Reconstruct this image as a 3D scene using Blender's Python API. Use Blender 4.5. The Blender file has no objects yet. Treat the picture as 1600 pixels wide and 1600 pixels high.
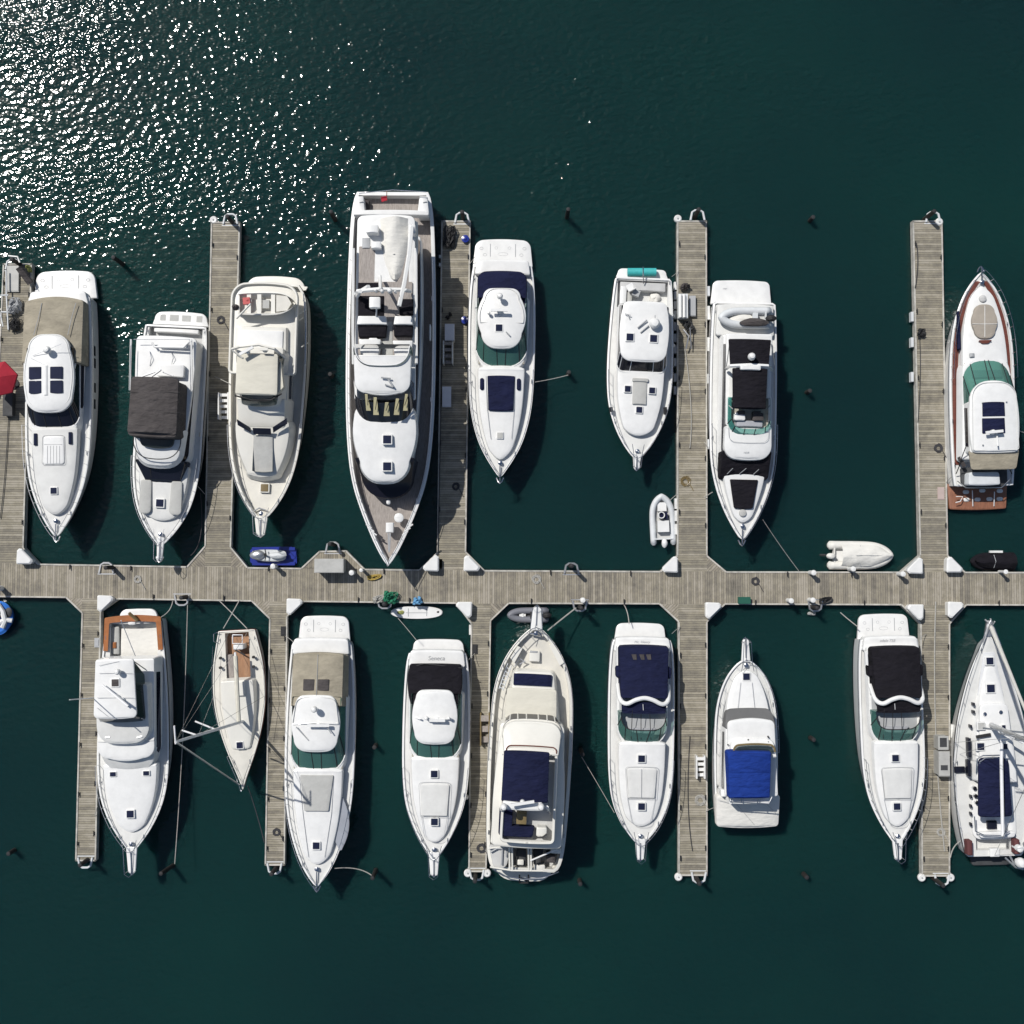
import bpy, bmesh, math, random
from mathutils import Vector, Matrix
R = math.radians
random.seed(7)
scn = bpy.context.scene
col = scn.collection
# ---------------------------------------------------------------- camera
H = 72.0; F = 1800.0; PITCH = R(2.0)
cd = bpy.data.cameras.new('camera'); cam = bpy.data.objects.new('camera', cd); col.objects.link(cam)
cam.location = (0, 0, H); cam.rotation_euler = (PITCH, 0, 0)
cd.sensor_width = 36; cd.lens = 36*F/1600; cd.clip_start = 1; cd.clip_end = 2000
scn.camera = cam
scn.render.resolution_x = 1024; scn.render.resolution_y = 1024
# ---------------------------------------------------------------- world, sun, exposure
w = bpy.data.worlds.new('World'); scn.world = w; w.use_nodes = True
nt = w.node_tree; bg = nt.nodes['Background']
sky = nt.nodes.new('ShaderNodeTexSky'); sky.sky_type = 'NISHITA'; sky.sun_disc = False
sky.sun_elevation = R(53); sky.sun_rotation = R(315)
nt.links.new(sky.outputs[0], bg.inputs[0]); bg.inputs[1].default_value = 0.075
ld = bpy.data.lights.new('sun', 'SUN'); ld.energy = 4.25; ld.angle = R(0.5); ld.color = (1, .965, .91)
sun = bpy.data.objects.new('sun', ld); col.objects.link(sun)
ZEN = R(37); SD = Vector((-.70*math.sin(ZEN), .714*math.sin(ZEN), math.cos(ZEN)))
sun.rotation_euler = SD.to_track_quat('Z', 'Y').to_euler(); sun.location = (-40, 40, 60)
scn.view_settings.view_transform = 'Standard'; scn.view_settings.look = 'None'
scn.view_settings.exposure = 0.0; scn.view_settings.gamma = 1

# ---------------------------------------------------------------- picture <-> place
def P(px, py, z):
    x = (px-800)/F; y = -(py-800)/F
    c, s = math.cos(PITCH), math.sin(PITCH)
    dy = y*c + s; dz = y*s - c
    t = (z-H)/dz
    return Vector((x*t, dy*t, z))
def mpp(z): return (H-z)/F          # metres per photo pixel at height z

# ---------------------------------------------------------------- materials
MATS = {}
def newmat(name):
    m = bpy.data.materials.new(name); m.use_nodes = True
    return m, m.node_tree, m.node_tree.nodes['Principled BSDF']
def mat(name, rgb, rough=.4, metal=0, var=.08, scale=1.3, bump=0, bscale=30, coat=0, stretch=None, dirt=None, spec=.5, bdist=.05):
    if name in MATS: return MATS[name]
    m, t, b = newmat(name)
    tc = t.nodes.new('ShaderNodeTexCoord'); mp = t.nodes.new('ShaderNodeMapping')
    if stretch: mp.inputs['Scale'].default_value = stretch
    t.links.new(tc.outputs['Object'], mp.inputs[0])
    n = t.nodes.new('ShaderNodeTexNoise'); n.inputs['Scale'].default_value = scale; n.inputs['Detail'].default_value = 6
    n.inputs['Roughness'].default_value = .65
    t.links.new(mp.outputs[0], n.inputs['Vector'])
    cr = t.nodes.new('ShaderNodeValToRGB')
    d = dirt or tuple(c*(1-var*1.6) for c in rgb)
    cr.color_ramp.elements[0].position = .3; cr.color_ramp.elements[0].color = (*d, 1)
    cr.color_ramp.elements[1].position = .62; cr.color_ramp.elements[1].color = (*rgb, 1)
    t.links.new(n.outputs['Fac'], cr.inputs[0]); t.links.new(cr.outputs[0], b.inputs['Base Color'])
    b.inputs['Roughness'].default_value = rough; b.inputs['Metallic'].default_value = metal
    b.inputs['Specular IOR Level'].default_value = spec
    if coat: b.inputs['Coat Weight'].default_value = coat
    if bump:
        n2 = t.nodes.new('ShaderNodeTexNoise'); n2.inputs['Scale'].default_value = bscale; n2.inputs['Detail'].default_value = 4
        t.links.new(mp.outputs[0], n2.inputs['Vector'])
        bp = t.nodes.new('ShaderNodeBump'); bp.inputs['Strength'].default_value = min(1, bump); bp.inputs['Distance'].default_value = bdist
        t.links.new(n2.outputs['Fac'], bp.inputs['Height']); t.links.new(bp.outputs[0], b.inputs['Normal'])
    MATS[name] = m; return m
WH = mat('gelcoat_white', (.735,.735,.72), .28, var=.06, scale=2.0, coat=.3)
WD = mat('gelcoat_deck', (.625,.625,.605), .55, var=.07, scale=1.7, bump=.15, bscale=60)
CR = mat('gelcoat_cream', (.69,.675,.62), .32, var=.05, scale=.9, coat=.2)
CD = mat('deck_cream', (.62,.60,.54), .55, var=.07, scale=1.5, bump=.15, bscale=60)
GD = mat('nonslip_grey', (.50,.50,.49), .7, var=.07, scale=2, bump=.2, bscale=80)
GM = mat('seam_grey', (.36,.37,.38), .6)
PAD = mat('pad_grey', (.43,.43,.41), .8, var=.08, scale=2, bump=.3, bscale=5)
BEI = mat('canvas_beige', (.33,.295,.225), .9, var=.2, scale=.8, bump=1, bscale=1.7, bdist=.08, stretch=(1,1.9,1))
CREC = mat('canvas_cream', (.60,.575,.49), .85, var=.06, scale=.8, bump=1, bscale=1.7, bdist=.035, stretch=(1,1.9,1))
GRC = mat('canvas_grey', (.075,.067,.066), .9, spec=.25, var=.2, scale=1.2, bump=1, bscale=1.7, bdist=.16, stretch=(1,1.9,1))
NAV = mat('canvas_navy', (.009,.012,.042), .9, spec=.2, var=.2, scale=1.2, bump=1, bscale=1.7, bdist=.16, stretch=(1,1.9,1))
BLU = mat('canvas_blue', (.008,.035,.22), .9, spec=.25, var=.15, scale=1.2, bump=1, bscale=1.7, bdist=.16, stretch=(1,1.9,1))
BLK = mat('canvas_black', (.010,.009,.013), .9, spec=.2, var=.25, scale=1.2, bump=1, bscale=1.7, bdist=.16, stretch=(1,1.9,1))
DG = mat('glass_dark', (.012,.013,.022), .06, var=.2, scale=.6)
TG = mat('hatch_glass', (.016,.02,.045), .08, var=.2, scale=.6)
RUB = mat('rubber_black', (.018,.018,.02), .7, var=.3)
PIL = mat('pile_creosote', (.022,.018,.016), .75, var=.4, scale=4, bump=.5, bscale=10)
ST = mat('stainless', (.62,.63,.65), .22, metal=1)
STW = mat('painted_tube', (.75,.75,.75), .35)
TK = mat('teak_weathered', (.34,.305,.28), .75, var=.25, scale=3, stretch=(6,1,1), bump=.3, bscale=12)
TKW = mat('teak_warm', (.34,.185,.10), .6, var=.22, scale=3, stretch=(5,1,1), bump=.3, bscale=12)
VAR = mat('varnished_wood', (.36,.135,.045), .25, var=.2, scale=2, coat=.6)
MAH = mat('mahogany', (.16,.05,.035), .4, var=.25, scale=3, stretch=(1,5,1))
BOT = mat('antifouling', (.015,.02,.045), .7)
REDP = mat('red_plastic', (.45,.03,.03), .4)
REDC = mat('red_canvas', (.36,.012,.03), .85, var=.12, bump=.4, bscale=3)
GRN = mat('net_green', (.02,.22,.12), .8, var=.4, scale=6)
TURQ = mat('turquoise_vinyl', (.05,.42,.42), .5, var=.12, scale=4)
FEND = mat('fender_white', (.72,.72,.70), .4, var=.12, scale=3)
ROPE = mat('rope_pale', (.40,.39,.36), .9, var=.2, scale=9)
ROPD = mat('rope_dark', (.05,.05,.055), .9, var=.2, scale=9)
YEL = mat('rope_yellow', (.42,.30,.07), .9, var=.3, scale=9)
HYP = mat('hypalon_grey', (.36,.37,.40), .6, var=.1, scale=2)
HYL = mat('hypalon_light', (.60,.62,.63), .55, var=.08, scale=2)
CVW = mat('cover_white', (.68,.665,.62), .8, var=.06, bump=1, bscale=1.7, bdist=.06, stretch=(1,1.9,1))
JBL = mat('jetski_blue', (.015,.03,.25), .25, coat=.5, var=.15)
SKB = mat('bright_blue', (.03,.16,.55), .3, coat=.4, var=.15)
LBL = mat('light_blue', (.14,.36,.60), .6, var=.25, scale=4)
STRAW = mat('shade_screen_cream', (.55,.50,.30), .8, var=.1)
BRN = mat('brown_hatch', (.20,.15,.07), .3, var=.15)
ALU = mat('aluminium', (.55,.56,.57), .35, metal=.8, var=.08)
BOXG = mat('box_grey', (.42,.42,.40), .6, var=.12, scale=2)
YG = mat('moss_yellow', (.30,.32,.10), .9, var=.3, scale=5)
INT = mat('interior_beige', (.38,.36,.31), .8, var=.15, scale=2)
INTD = mat('interior_dark', (.05,.052,.055), .7, var=.3, scale=2)
WEED = mat('weed_ochre', (.05,.055,.02), .9, var=.4, scale=3)

def glass_mat(name, tint, refl, alpha):
    m, t, b = newmat(name)
    t.nodes.remove(b); out = t.nodes['Material Output']
    tr = t.nodes.new('ShaderNodeBsdfTransparent'); tr.inputs[0].default_value = (*tint, 1)
    gl = t.nodes.new('ShaderNodeBsdfGlossy'); gl.inputs['Roughness'].default_value = .05
    df = t.nodes.new('ShaderNodeBsdfDiffuse'); df.inputs[0].default_value = (*refl, 1)
    m1 = t.nodes.new('ShaderNodeMixShader'); m1.inputs[0].default_value = alpha
    t.links.new(tr.outputs[0], m1.inputs[1]); t.links.new(df.outputs[0], m1.inputs[2])
    fr = t.nodes.new('ShaderNodeFresnel'); fr.inputs[0].default_value = 1.5
    m2 = t.nodes.new('ShaderNodeMixShader'); t.links.new(fr.outputs[0], m2.inputs[0])
    t.links.new(m1.outputs[0], m2.inputs[1]); t.links.new(gl.outputs[0], m2.inputs[2])
    t.links.new(m2.outputs[0], out.inputs[0]); return m
GT = glass_mat('glass_teal', (.42,.68,.60), (.10,.25,.21), .5)
GTL = glass_mat('glass_aqua', (.40,.78,.70), (.10,.40,.34), .45)
GS = glass_mat('glass_smoke', (.25,.30,.30), (.05,.065,.065), .35)

def plank_mat(name, ax, wid=.145, rot=0, base=(.228,.206,.168)):
    m, t, b = newmat(name); L = t.links
    tc = t.nodes.new('ShaderNodeTexCoord'); mp = t.nodes.new('ShaderNodeMapping')
    mp.inputs['Rotation'].default_value = (0, 0, rot)
    L.new(tc.outputs['Object'], mp.inputs[0])
    sp = t.nodes.new('ShaderNodeSeparateXYZ'); L.new(mp.outputs[0], sp.inputs[0])
    def mth(op, a, bb=None):
        n = t.nodes.new('ShaderNodeMath'); n.operation = op
        for i, x in enumerate((a, bb)):
            if x is None: continue
            if isinstance(x, (int, float)): n.inputs[i].default_value = x
            else: L.new(x, n.inputs[i])
        return n.outputs[0]
    q = mth('DIVIDE', sp.outputs[ax], wid)
    fl = mth('FLOOR', q); fr = mth('FRACT', q)
    wn = t.nodes.new('ShaderNodeTexWhiteNoise'); wn.noise_dimensions = '1D'; L.new(fl, wn.inputs['W'])
    g = t.nodes.new('ShaderNodeTexNoise'); g.inputs['Detail'].default_value = 8; g.inputs['Roughness'].default_value = .7
    gm = t.nodes.new('ShaderNodeMapping'); L.new(mp.outputs[0], gm.inputs[0])
    gm.inputs['Scale'].default_value = (14, 1.6, 1) if ax == 0 else (1.6, 14, 1)
    L.new(gm.outputs[0], g.inputs['Vector']); g.inputs['Scale'].default_value = 1.6
    st = t.nodes.new('ShaderNodeTexNoise'); st.inputs['Scale'].default_value = .6; st.inputs['Detail'].default_value = 5
    L.new(mp.outputs[0], st.inputs['Vector'])
    v = mth('ADD', mth('MULTIPLY', wn.outputs[0], .36), mth('MULTIPLY', g.outputs['Fac'], .62))
    v = mth('ADD', v, mth('MULTIPLY', st.outputs['Fac'], .62))
    cr = t.nodes.new('ShaderNodeValToRGB')
    e = cr.color_ramp.elements
    e[0].position = .34; e[0].color = (*[c*.42 for c in base], 1)
    e[1].position = 1.15 if False else 1.0; e[1].color = (*[min(1, c*1.5) for c in base], 1)
    k = e.new(.62); k.color = (*[c*.86 for c in base], 1)
    k = e.new(.80); k.color = (base[0]*1.13, base[1]*1.12, base[2]*1.04, 1)
    st2 = t.nodes.new('ShaderNodeTexNoise'); st2.inputs['Scale'].default_value = 2.6; st2.inputs['Detail'].default_value = 6; st2.inputs['Roughness'].default_value = .7
    L.new(mp.outputs[0], st2.inputs['Vector'])
    v = mth('ADD', v, mth('MULTIPLY', mth('SUBTRACT', st2.outputs['Fac'], .5), .8))
    L.new(v, cr.inputs[0])
    gap = mth('LESS_THAN', fr, .09)
    mx = t.nodes.new('ShaderNodeMix'); mx.data_type = 'RGBA'
    L.new(gap, mx.inputs[0]); L.new(cr.outputs[0], mx.inputs[6]); mx.inputs[7].default_value = (.03,.027,.024,1)
    L.new(mx.outputs[2], b.inputs['Base Color']); b.inputs['Roughness'].default_value = .85
    bp = t.nodes.new('ShaderNodeBump'); bp.inputs['Strength'].default_value = .5; bp.inputs['Distance'].default_value = .02
    L.new(mth('SUBTRACT', g.outputs['Fac'], gap), bp.inputs['Height']); L.new(bp.outputs[0], b.inputs['Normal'])
    return m
PKX = plank_mat('planks_across_walkway', 0)
PKY = plank_mat('planks_across_pier', 1, base=(.222,.202,.163))
PKD = plank_mat('planks_diagonal', 0, rot=R(45), base=(.222,.200,.165))
PKE = plank_mat('planks_diagonal_other', 0, rot=R(-45), base=(.222,.200,.165))
EDGE = mat('edge_timber', (.52,.50,.45), .8, var=.3, scale=1.2, stretch=(2,2,1), bump=.3)
FLT = mat('float_dark', (.03,.03,.032), .8)

# ---------------------------------------------------------------- mesh helpers
def link(name, verts, faces, m, parent=None, smooth=True, org=None, mi=None, ang=34):
    me = bpy.data.meshes.new(name)
    o_ = org if org is not None else Vector((0, 0, 0))
    bm = bmesh.new()
    vs = [bm.verts.new((v[0]-o_[0], v[1]-o_[1], v[2]-o_[2])) for v in verts]
    for k, f in enumerate(faces):
        if len(set(f)) < 3: continue
        try: fc = bm.faces.new([vs[i] for i in f])
        except ValueError: continue
        if mi: fc.material_index = mi[k]
    bmesh.ops.remove_doubles(bm, verts=bm.verts, dist=.0008)
    bmesh.ops.dissolve_degenerate(bm, edges=bm.edges, dist=.0004)
    bmesh.ops.recalc_face_normals(bm, faces=bm.faces)
    if smooth:
        for f in bm.faces: f.smooth = True
        for e in bm.edges:
            if len(e.link_faces) == 2 and e.calc_face_angle(0) > R(ang): e.smooth = False
    bm.to_mesh(me); bm.free()
    for mm in (m if isinstance(m, (list, tuple)) else [m]): me.materials.append(mm)
    o = bpy.data.objects.new(name, me); col.objects.link(o)
    if parent is not None: o.parent = parent
    return o
def tag(o, label=None, cat=None, group=None, kind=None):
    if label: o['label'] = label
    if cat: o['category'] = cat
    if group: o['group'] = group
    if kind: o['kind'] = kind
    return o
def empty(name, loc, label, cat, group=None):
    o = bpy.data.objects.new(name, None); col.objects.link(o); o.location = loc; o.empty_display_size = .3
    return tag(o, label, cat, group)
class MB:
    """collects simple solids (world coordinates) for one mesh"""
    def __init__(s): s.v = []; s.f = []
    def prism(s, pts, z0, z1, top=None):
        n = len(pts); b = len(s.v); top = top or pts
        s.v += [Vector((p[0], p[1], z0)) for p in pts] + [Vector((p[0], p[1], z1)) for p in top]
        s.f += [list(range(b, b+n)), list(range(b+n, b+2*n))]
        for i in range(n): j = (i+1) % n; s.f.append([b+i, b+j, b+n+j, b+n+i])
        return s
    def box(s, c, d, rz=0):
        x, y, z = d[0]/2, d[1]/2, d[2]/2; cr, sr = math.cos(rz), math.sin(rz)
        s.prism([(c[0]+a*cr-b_*sr, c[1]+a*sr+b_*cr) for a, b_ in ((-x,-y),(x,-y),(x,y),(-x,y))], c[2]-z, c[2]+z); return s
    def tube(s, pts, r, n=7, closed=False, r1=None):
        pts = [Vector(p) for p in pts]; b = len(s.v); m = len(pts)
        for i, p in enumerate(pts):
            a = pts[i-1] if (i or closed) else pts[0]; c = pts[(i+1) % m] if (i < m-1 or closed) else pts[-1]
            t = (c-a)
            if t.length < 1e-9: t = Vector((0,0,1))
            t.normalize(); u = t.cross(Vector((0,0,1)))
            if u.length < .05: u = t.cross(Vector((0,1,0)))
            u.normalize(); v_ = t.cross(u); rr = r if r1 is None else r+(r1-r)*i/(m-1)
            for k in range(n):
                q = 2*math.pi*k/n; s.v.append(p + u*math.cos(q)*rr + v_*math.sin(q)*rr)
        for i in range(m if closed else m-1):
            for k in range(n):
                k2 = (k+1) % n; i2 = (i+1) % m
                s.f.append([b+i*n+k, b+i*n+k2, b+i2*n+k2, b+i2*n+k])
        if not closed: s.f += [list(range(b, b+n)), list(range(b+(m-1)*n, b+m*n))]
        return s
    def lathe(s, c, prof, n=20):
        b = len(s.v)
        for r, z in prof:
            for k in range(n):
                q = 2*math.pi*k/n; s.v.append(Vector((c[0]+r*math.cos(q), c[1]+r*math.sin(q), c[2]+z)))
        for i in range(len(prof)-1):
            for k in range(n):
                k2 = (k+1) % n; s.f.append([b+i*n+k, b+i*n+k2, b+(i+1)*n+k2, b+(i+1)*n+k])
        s.f += [list(range(b, b+n)), list(range(b+(len(prof)-1)*n, b+len(prof)*n))]
        return s
    def blob(s, c, rx, ry, rz, seed=0, amp=.2, n=14, rot=0):
        b = len(s.v); rnd = random.Random(seed); ph = [rnd.uniform(0, 6.3) for _ in range(6)]
        for i in range(n//2+1):
            th = math.pi*i/(n//2)
            for k in range(n):
                q = 2*math.pi*k/n
                f = 1+amp*(math.sin(2*q+ph[0])*math.sin(th*2+ph[1])+math.sin(3*q+ph[2]+th*3)*.6+math.sin(5*q+ph[3])*.3*math.sin(th))
                x = rx*f*math.sin(th)*math.cos(q); y = ry*f*math.sin(th)*math.sin(q)
                s.v.append(Vector((c[0]+x*math.cos(rot)-y*math.sin(rot), c[1]+x*math.sin(rot)+y*math.cos(rot), c[2]+rz*f*math.cos(th))))
        for i in range(n//2):
            for k in range(n):
                k2 = (k+1) % n; s.f.append([b+i*n+k, b+i*n+k2, b+(i+1)*n+k2, b+(i+1)*n+k])
        return s
    def build(s, name, m, parent=None, smooth=True, ang=34):
        org = parent_world(parent)
        return link(name, s.v, s.f, m, parent, smooth, org, ang=ang)
    def thing(s, name, m, label, cat, group=None, loc=None, smooth=True):
        if loc is None:
            n = len(s.v); loc = sum(s.v, Vector())/n; loc.z = min(v.z for v in s.v)
        o = link(name, s.v, s.f, m, None, smooth, loc); o.location = loc
        return tag(o, label, cat, group)
def parent_world(p):
    if p is None: return Vector((0,0,0))
    l = p.location.copy()
    while p.parent: p = p.parent; l += p.location
    return l
def chaikin(p, n=2):
    for _ in range(n):
        q = [p[0]]
        for a, b in zip(p, p[1:]):
            q += [(a[0]*.75+b[0]*.25, a[1]*.75+b[1]*.25), (a[0]*.25+b[0]*.75, a[1]*.25+b[1]*.75)]
        q.append(p[-1]); p = q
    return p
def resample(p, n):
    d = [0]
    for a, b in zip(p, p[1:]): d.append(d[-1]+math.hypot(*(b[i]-a[i] for i in range(2))))
    out = []; j = 0
    for i in range(n):
        t = d[-1]*i/(n-1)
        while j < len(d)-2 and d[j+1] < t: j += 1
        k = 0 if d[j+1] == d[j] else (t-d[j])/(d[j+1]-d[j])
        out.append(tuple(p[j][q]+(p[j+1][q]-p[j][q])*k for q in range(len(p[0]))))
    return out
def shp(v0, v1, w0, w1, r0=None, r1=None, b0=0, b1=0, wm=None):
    if r0 is None: r0 = min(w0*.3, (v1-v0)*.2)
    if r1 is None: r1 = min(w1*.3, (v1-v0)*.2)
    r0 = min(r0, w0*.98); r1 = min(r1, w1*.98)
    def end(v, w, r, b, sg):
        o = [(v-sg*b*(1-(i/6*(w-r)/w)**2), i/6*(w-r)) for i in range(7)]
        vc = o[-1][0]
        for i in range(1, 8):
            q = math.pi/2*i/7
            o.append((vc+sg*r*(1-math.cos(q)), w-r+r*math.sin(q)))
        return o
    a = end(v0, w0, r0, b0, 1); c = end(v1, w1, r1, b1, -1)[::-1]
    mid = []
    va, vb = a[-1][0], c[0][0]
    for i in range(1, 8):
        t = i/8; wl = w0+(w1-w0)*t
        if wm is not None: wl += (wm-(w0+w1)/2)*4*t*(1-t)
        mid.append((va+(vb-va)*t, wl))
    return a+mid+c
def inset(o, r):
    n = len(o); out = []; mid = (o[0][0]+o[-1][0])/2
    for i in range(n):
        a = o[max(i-1, 0)]; b = o[min(i+1, n-1)]
        ds, dw = b[0]-a[0], b[1]-a[1]; L = math.hypot(ds, dw) or 1
        if i == 0: ns, nw = (1 if o[-1][0] > o[0][0] else -1), 0
        elif i == n-1: ns, nw = (-1 if o[-1][0] > o[0][0] else 1), 0
        else:
            sg = 1 if o[-1][0] > o[0][0] else -1
            ns, nw = sg*dw/L, -sg*ds/L
        out.append((o[i][0]+ns*r, max(0, o[i][1]+nw*r)))
    # keep monotone ends
    return out

# ---------------------------------------------------------------- boat
class Boat:
    def __init__(s, name, label, cat, crop, stern, bow, zs, zb, group=None):
        s.c = crop; s.zs, s.zb = zs, zb
        A = s.p(*stern, zs); B = s.p(*bow, zb)
        s.A = A; s.vs, s.vb = stern[1], bow[1]
        s.org = (A+B)/2; s.org.z = 0
        s.d = (B-A); s.d.z = 0; s.len = s.d.length; s.d.normalize()
        s.n = Vector((-s.d.y, s.d.x, 0))
        if s.n.x < 0: s.n = -s.n
        s.o = empty(name, s.org, label, cat, group); s.par = s.o
    zlift = 0
    def zm(s, z): return z+s.zlift*min(1, max(0, (z-3.7)/.6))
    def p(s, u, v, z): z = s.zm(z); return P(s.c[0]+u/s.c[2], s.c[1]+v/s.c[2], z)
    def S(s, v, z): return (s.p(0, v, z).y-s.org.y)/s.d.y
    def W(s, px, z): return px/s.c[2]*mpp(s.zm(z))
    def CU(s, cu, v, z):
        q = s.p(cu, v, z); ss = s.S(v, z)
        return (q.x-(s.org.x+s.d.x*ss))/s.n.x
    def L(s, a, b, z): return s.org+s.d*a+s.n*b+Vector((0, 0, s.zm(z)))
    def quad(s, name, uvz, m, t=.04):
        q = [s.p(*x) for x in uvz]; n = (q[1]-q[0]).cross(q[2]-q[0]).normalized()*t; n = n if n.z > 0 else -n
        return s.mk(name, q+[x+n for x in q], [[0,1,2,3],[4,5,6,7],[0,1,5,4],[1,2,6,5],[2,3,7,6],[3,0,4,7]], m, smooth=False)
    def zd(s, v):          # sheer height at row v
        t = min(1, max(0, (v-s.vs)/(s.vb-s.vs))); return s.zs+(s.zb-s.zs)*(t**1.5)
    def zds(s, a):
        t = min(1, max(0, (a+s.len/2)/s.len)); return s.zs+(s.zb-s.zs)*(t**1.5)
    def mk(s, name, v, f, m, parent=None, mi=None, smooth=True, ang=34):
        par = parent or s.par; pw = parent_world(par)
        return link(name, v, f, m, par, smooth, pw, mi, ang)
    def hull(s, prof, m=None, deck=None, boot=BOT, cockpit=None, flare=1, over=.9, coam=.13, side=None, bul=.10, floor=None, rub=RUB, stripe=None):
        """prof: [(row, half width px)] stern -> bow, half widths of the deck edge"""
        m = m or WH; deck = deck or WD
        pts = []
        for v, hw in prof:
            z = s.zd(v); pts.append((s.S(v, z), s.W(hw, z)))
        pts = [(pts[0][0], 0)]+pts+([(pts[-1][0]+.02, 0)] if pts[-1][1] > 0 else [])
        # round the plan outline but keep the transom
        body = chaikin(pts[1:], 2) if len(pts) > 3 else pts[1:]
        o = [pts[0]]+body
        o = resample(o, 60); s.out = o
        a0, a1 = o[0][0], o[-1][0]; Ln = a1-a0
        def ring(k, z_or, keel=False):
            rr = []
            for a, w_ in o:
                t = max(0, (a-a0)/Ln)
                w2 = w_*(1-k*(.035+.44*t**3*flare)); a2 = a-k*over*t**5+k*.05*(1-t)**8
                zt = s.zds(a); z = zt+(z_or-zt)*k if not keel else z_or
                rr.append((a2, w2, z))
            return rr
        zt0 = ring(0, 0)
        top = [(a, w_, s.zds(a)) for a, w_ in o]
        def lev(k):
            return ring(k, 0.0)
        keel = [(a*.94-over*.3, w_*.35, -.55) for a, w_, z in ring(1, 0)]
        rings = [keel, [(a, w_*.985, -.12) for a, w_, z in lev(1)], [(a, w_, z+.10) for a, w_, z in lev(1)], lev(.72), lev(.4), lev(.13), top]
        ins = inset(o, coam)
        rings.append([(a, w_, s.zds(a)+.015) for a, w_ in inset(o, .025)])
        rings.append([(a, w_, s.zds(a)+.015) for a, w_ in inset(o, coam-.02)])
        rings.append([(a, w_, s.zds(a)-bul) for a, w_ in ins])
        v, f, mi = [], [], []
        N = len(o)
        for r in rings:
            v += [s.L(a, w_, z) for a, w_, z in r]+[s.L(a, -w_, z) for a, w_, z in r]
        for j in range(len(rings)-1):
            for h in (0, N):
                for i in range(N-1):
                    b = j*2*N+h; c = (j+1)*2*N+h
                    f.append([b+i, b+i+1, c+i+1, c+i]); mi.append(1 if j < 2 else (2 if (stripe and j == 3) else 0))
        hl = s.mk('hull', v, f, [m, boot, stripe or m], mi=mi)
        # rub rail
        mb = MB(); q = [(a, w_+.012, s.zds(a)-.16) for a, w_, z in lev(.1)]
        side_r = [s.L(*x) for x in q]; side_l = [s.L(a, -w_, z) for a, w_, z in q]
        mb.tube(side_r+side_l[::-1][1:], .035, 6); o1 = mb.build('rub_rail', rub, s.par)
        # deck
        def wa(a):
            for (x0, w0), (x1, w1) in zip(ins, ins[1:]):
                if (x0-a)*(x1-a) <= 0 and x1 != x0: return max(w1, w0) if abs(x1-x0) < .01 else w0+(w1-w0)*(a-x0)/(x1-x0)
            return 0
        b0, b1 = ins[0][0], ins[-1][0]
        rows = [b0+(b1-b0)*(1-math.cos(math.pi*i/46))/2 for i in range(47)]; cks = []
        for ck in (cockpit or []):
            x0, x1 = sorted((s.S(ck[0], s.zs), s.S(ck[1], s.zs))); cks.append((x0, x1, s.W(ck[2], s.zs), ck[3], ck[4] if len(ck) > 4 else GD))
            rows += [x0, x1]
        rows = sorted(rows); v, f = [], []
        for a in rows:
            hw = wa(a) if b0 < a < b1 else (wa(b0+.002) if a <= b0 else 0)
            cw = hw*.8
            for c in cks:
                if c[0]-.01 <= a <= c[1]+.01: cw = min(c[2], hw*.96)
            z = s.zds(a)-bul
            for x in (-hw, -cw, -cw*.5, 0, cw*.5, cw, hw):
                v.append(s.L(a, x, z+.05*(1-(x/hw)**2 if hw > .01 else 0)))
        def inck(i):
            mdl = (rows[i]+rows[i+1])/2
            return any(c[0] < mdl < c[1] for c in cks)
        for i in range(len(rows)-1):
            for k in range(6):
                if inck(i) and 1 <= k <= 4: continue
                f.append([i*7+k, i*7+k+1, (i+1)*7+k+1, (i+1)*7+k])
        s.mk('deck', v, f, deck)
        for c in cks:
            rr = [i for i, a in enumerate(rows) if c[0]-.005 <= a <= c[1]+.005]
            vv, ff = [], []
            for i in rr:
                z = v[i*7+1].z-s.org.z*0
                for k in (1, 5):
                    q = v[i*7+k]; vv += [q.copy(), Vector((q.x, q.y, c[3]))]
            n = len(rr)
            for i in range(n-1):
                b = i*4
                ff += [[b, b+1, b+5, b+4], [b+2, b+3, b+7, b+6]]
            ff += [[0, 1, 3, 2], [(n-1)*4, (n-1)*4+1, (n-1)*4+3, (n-1)*4+2]]
            s.mk('cockpit_liner', vv, ff, m)
            vv = []; ff = []
            for i in rr:
                for k in (1, 5):
                    q = v[i*7+k]; vv.append(Vector((q.x, q.y, c[3]+.003)))
            for i in range(n-1): ff.append([i*2, i*2+1, i*2+3, i*2+2])
            s.mk('cockpit_sole', vv, ff, c[4])
        return hl
    def hw(s, a):
        o = s.out
        for (x0, w0), (x1, w1) in zip(o[1:], o[2:]):
            if (x0-a)*(x1-a) <= 0 and x1 != x0: return w0+(w1-w0)*(a-x0)/(x1-x0)
        return 0
    def hs(s, v0, v1, ins_, z, f=1.0, e0=.15, e1=.15, n=34):
        """outline following the hull between two rows: list of (s,w) metres"""
        a0, a1 = s.S(v0, z), s.S(v1, z); out = [(a0, 0)]
        for i in range(n+1):
            t = i/n; tt = (1-math.cos(math.pi*t))/2; a = a0+(a1-a0)*tt
            w_ = max(0.02, s.hw(a)*f-ins_)
            k0 = min(1, tt/e0) if e0 else 1; k1 = min(1, (1-tt)/e1) if e1 else 1
            k = math.sqrt(max(0, 1-(1-k0)**2))*math.sqrt(max(0, 1-(1-k1)**2))
            out.append((a, w_*k))
        out.append((a1, 0)); return ('m', out)
    def conv(s, sh, zf):
        if isinstance(sh, tuple) and sh[0] == 'm': return [(a, w_, zf(None, a)) for a, w_ in sh[1]]
        return [(s.S(v, zf(v, None)), s.W(w_, zf(v, None)), zf(v, None)) for v, w_ in sh]
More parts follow.
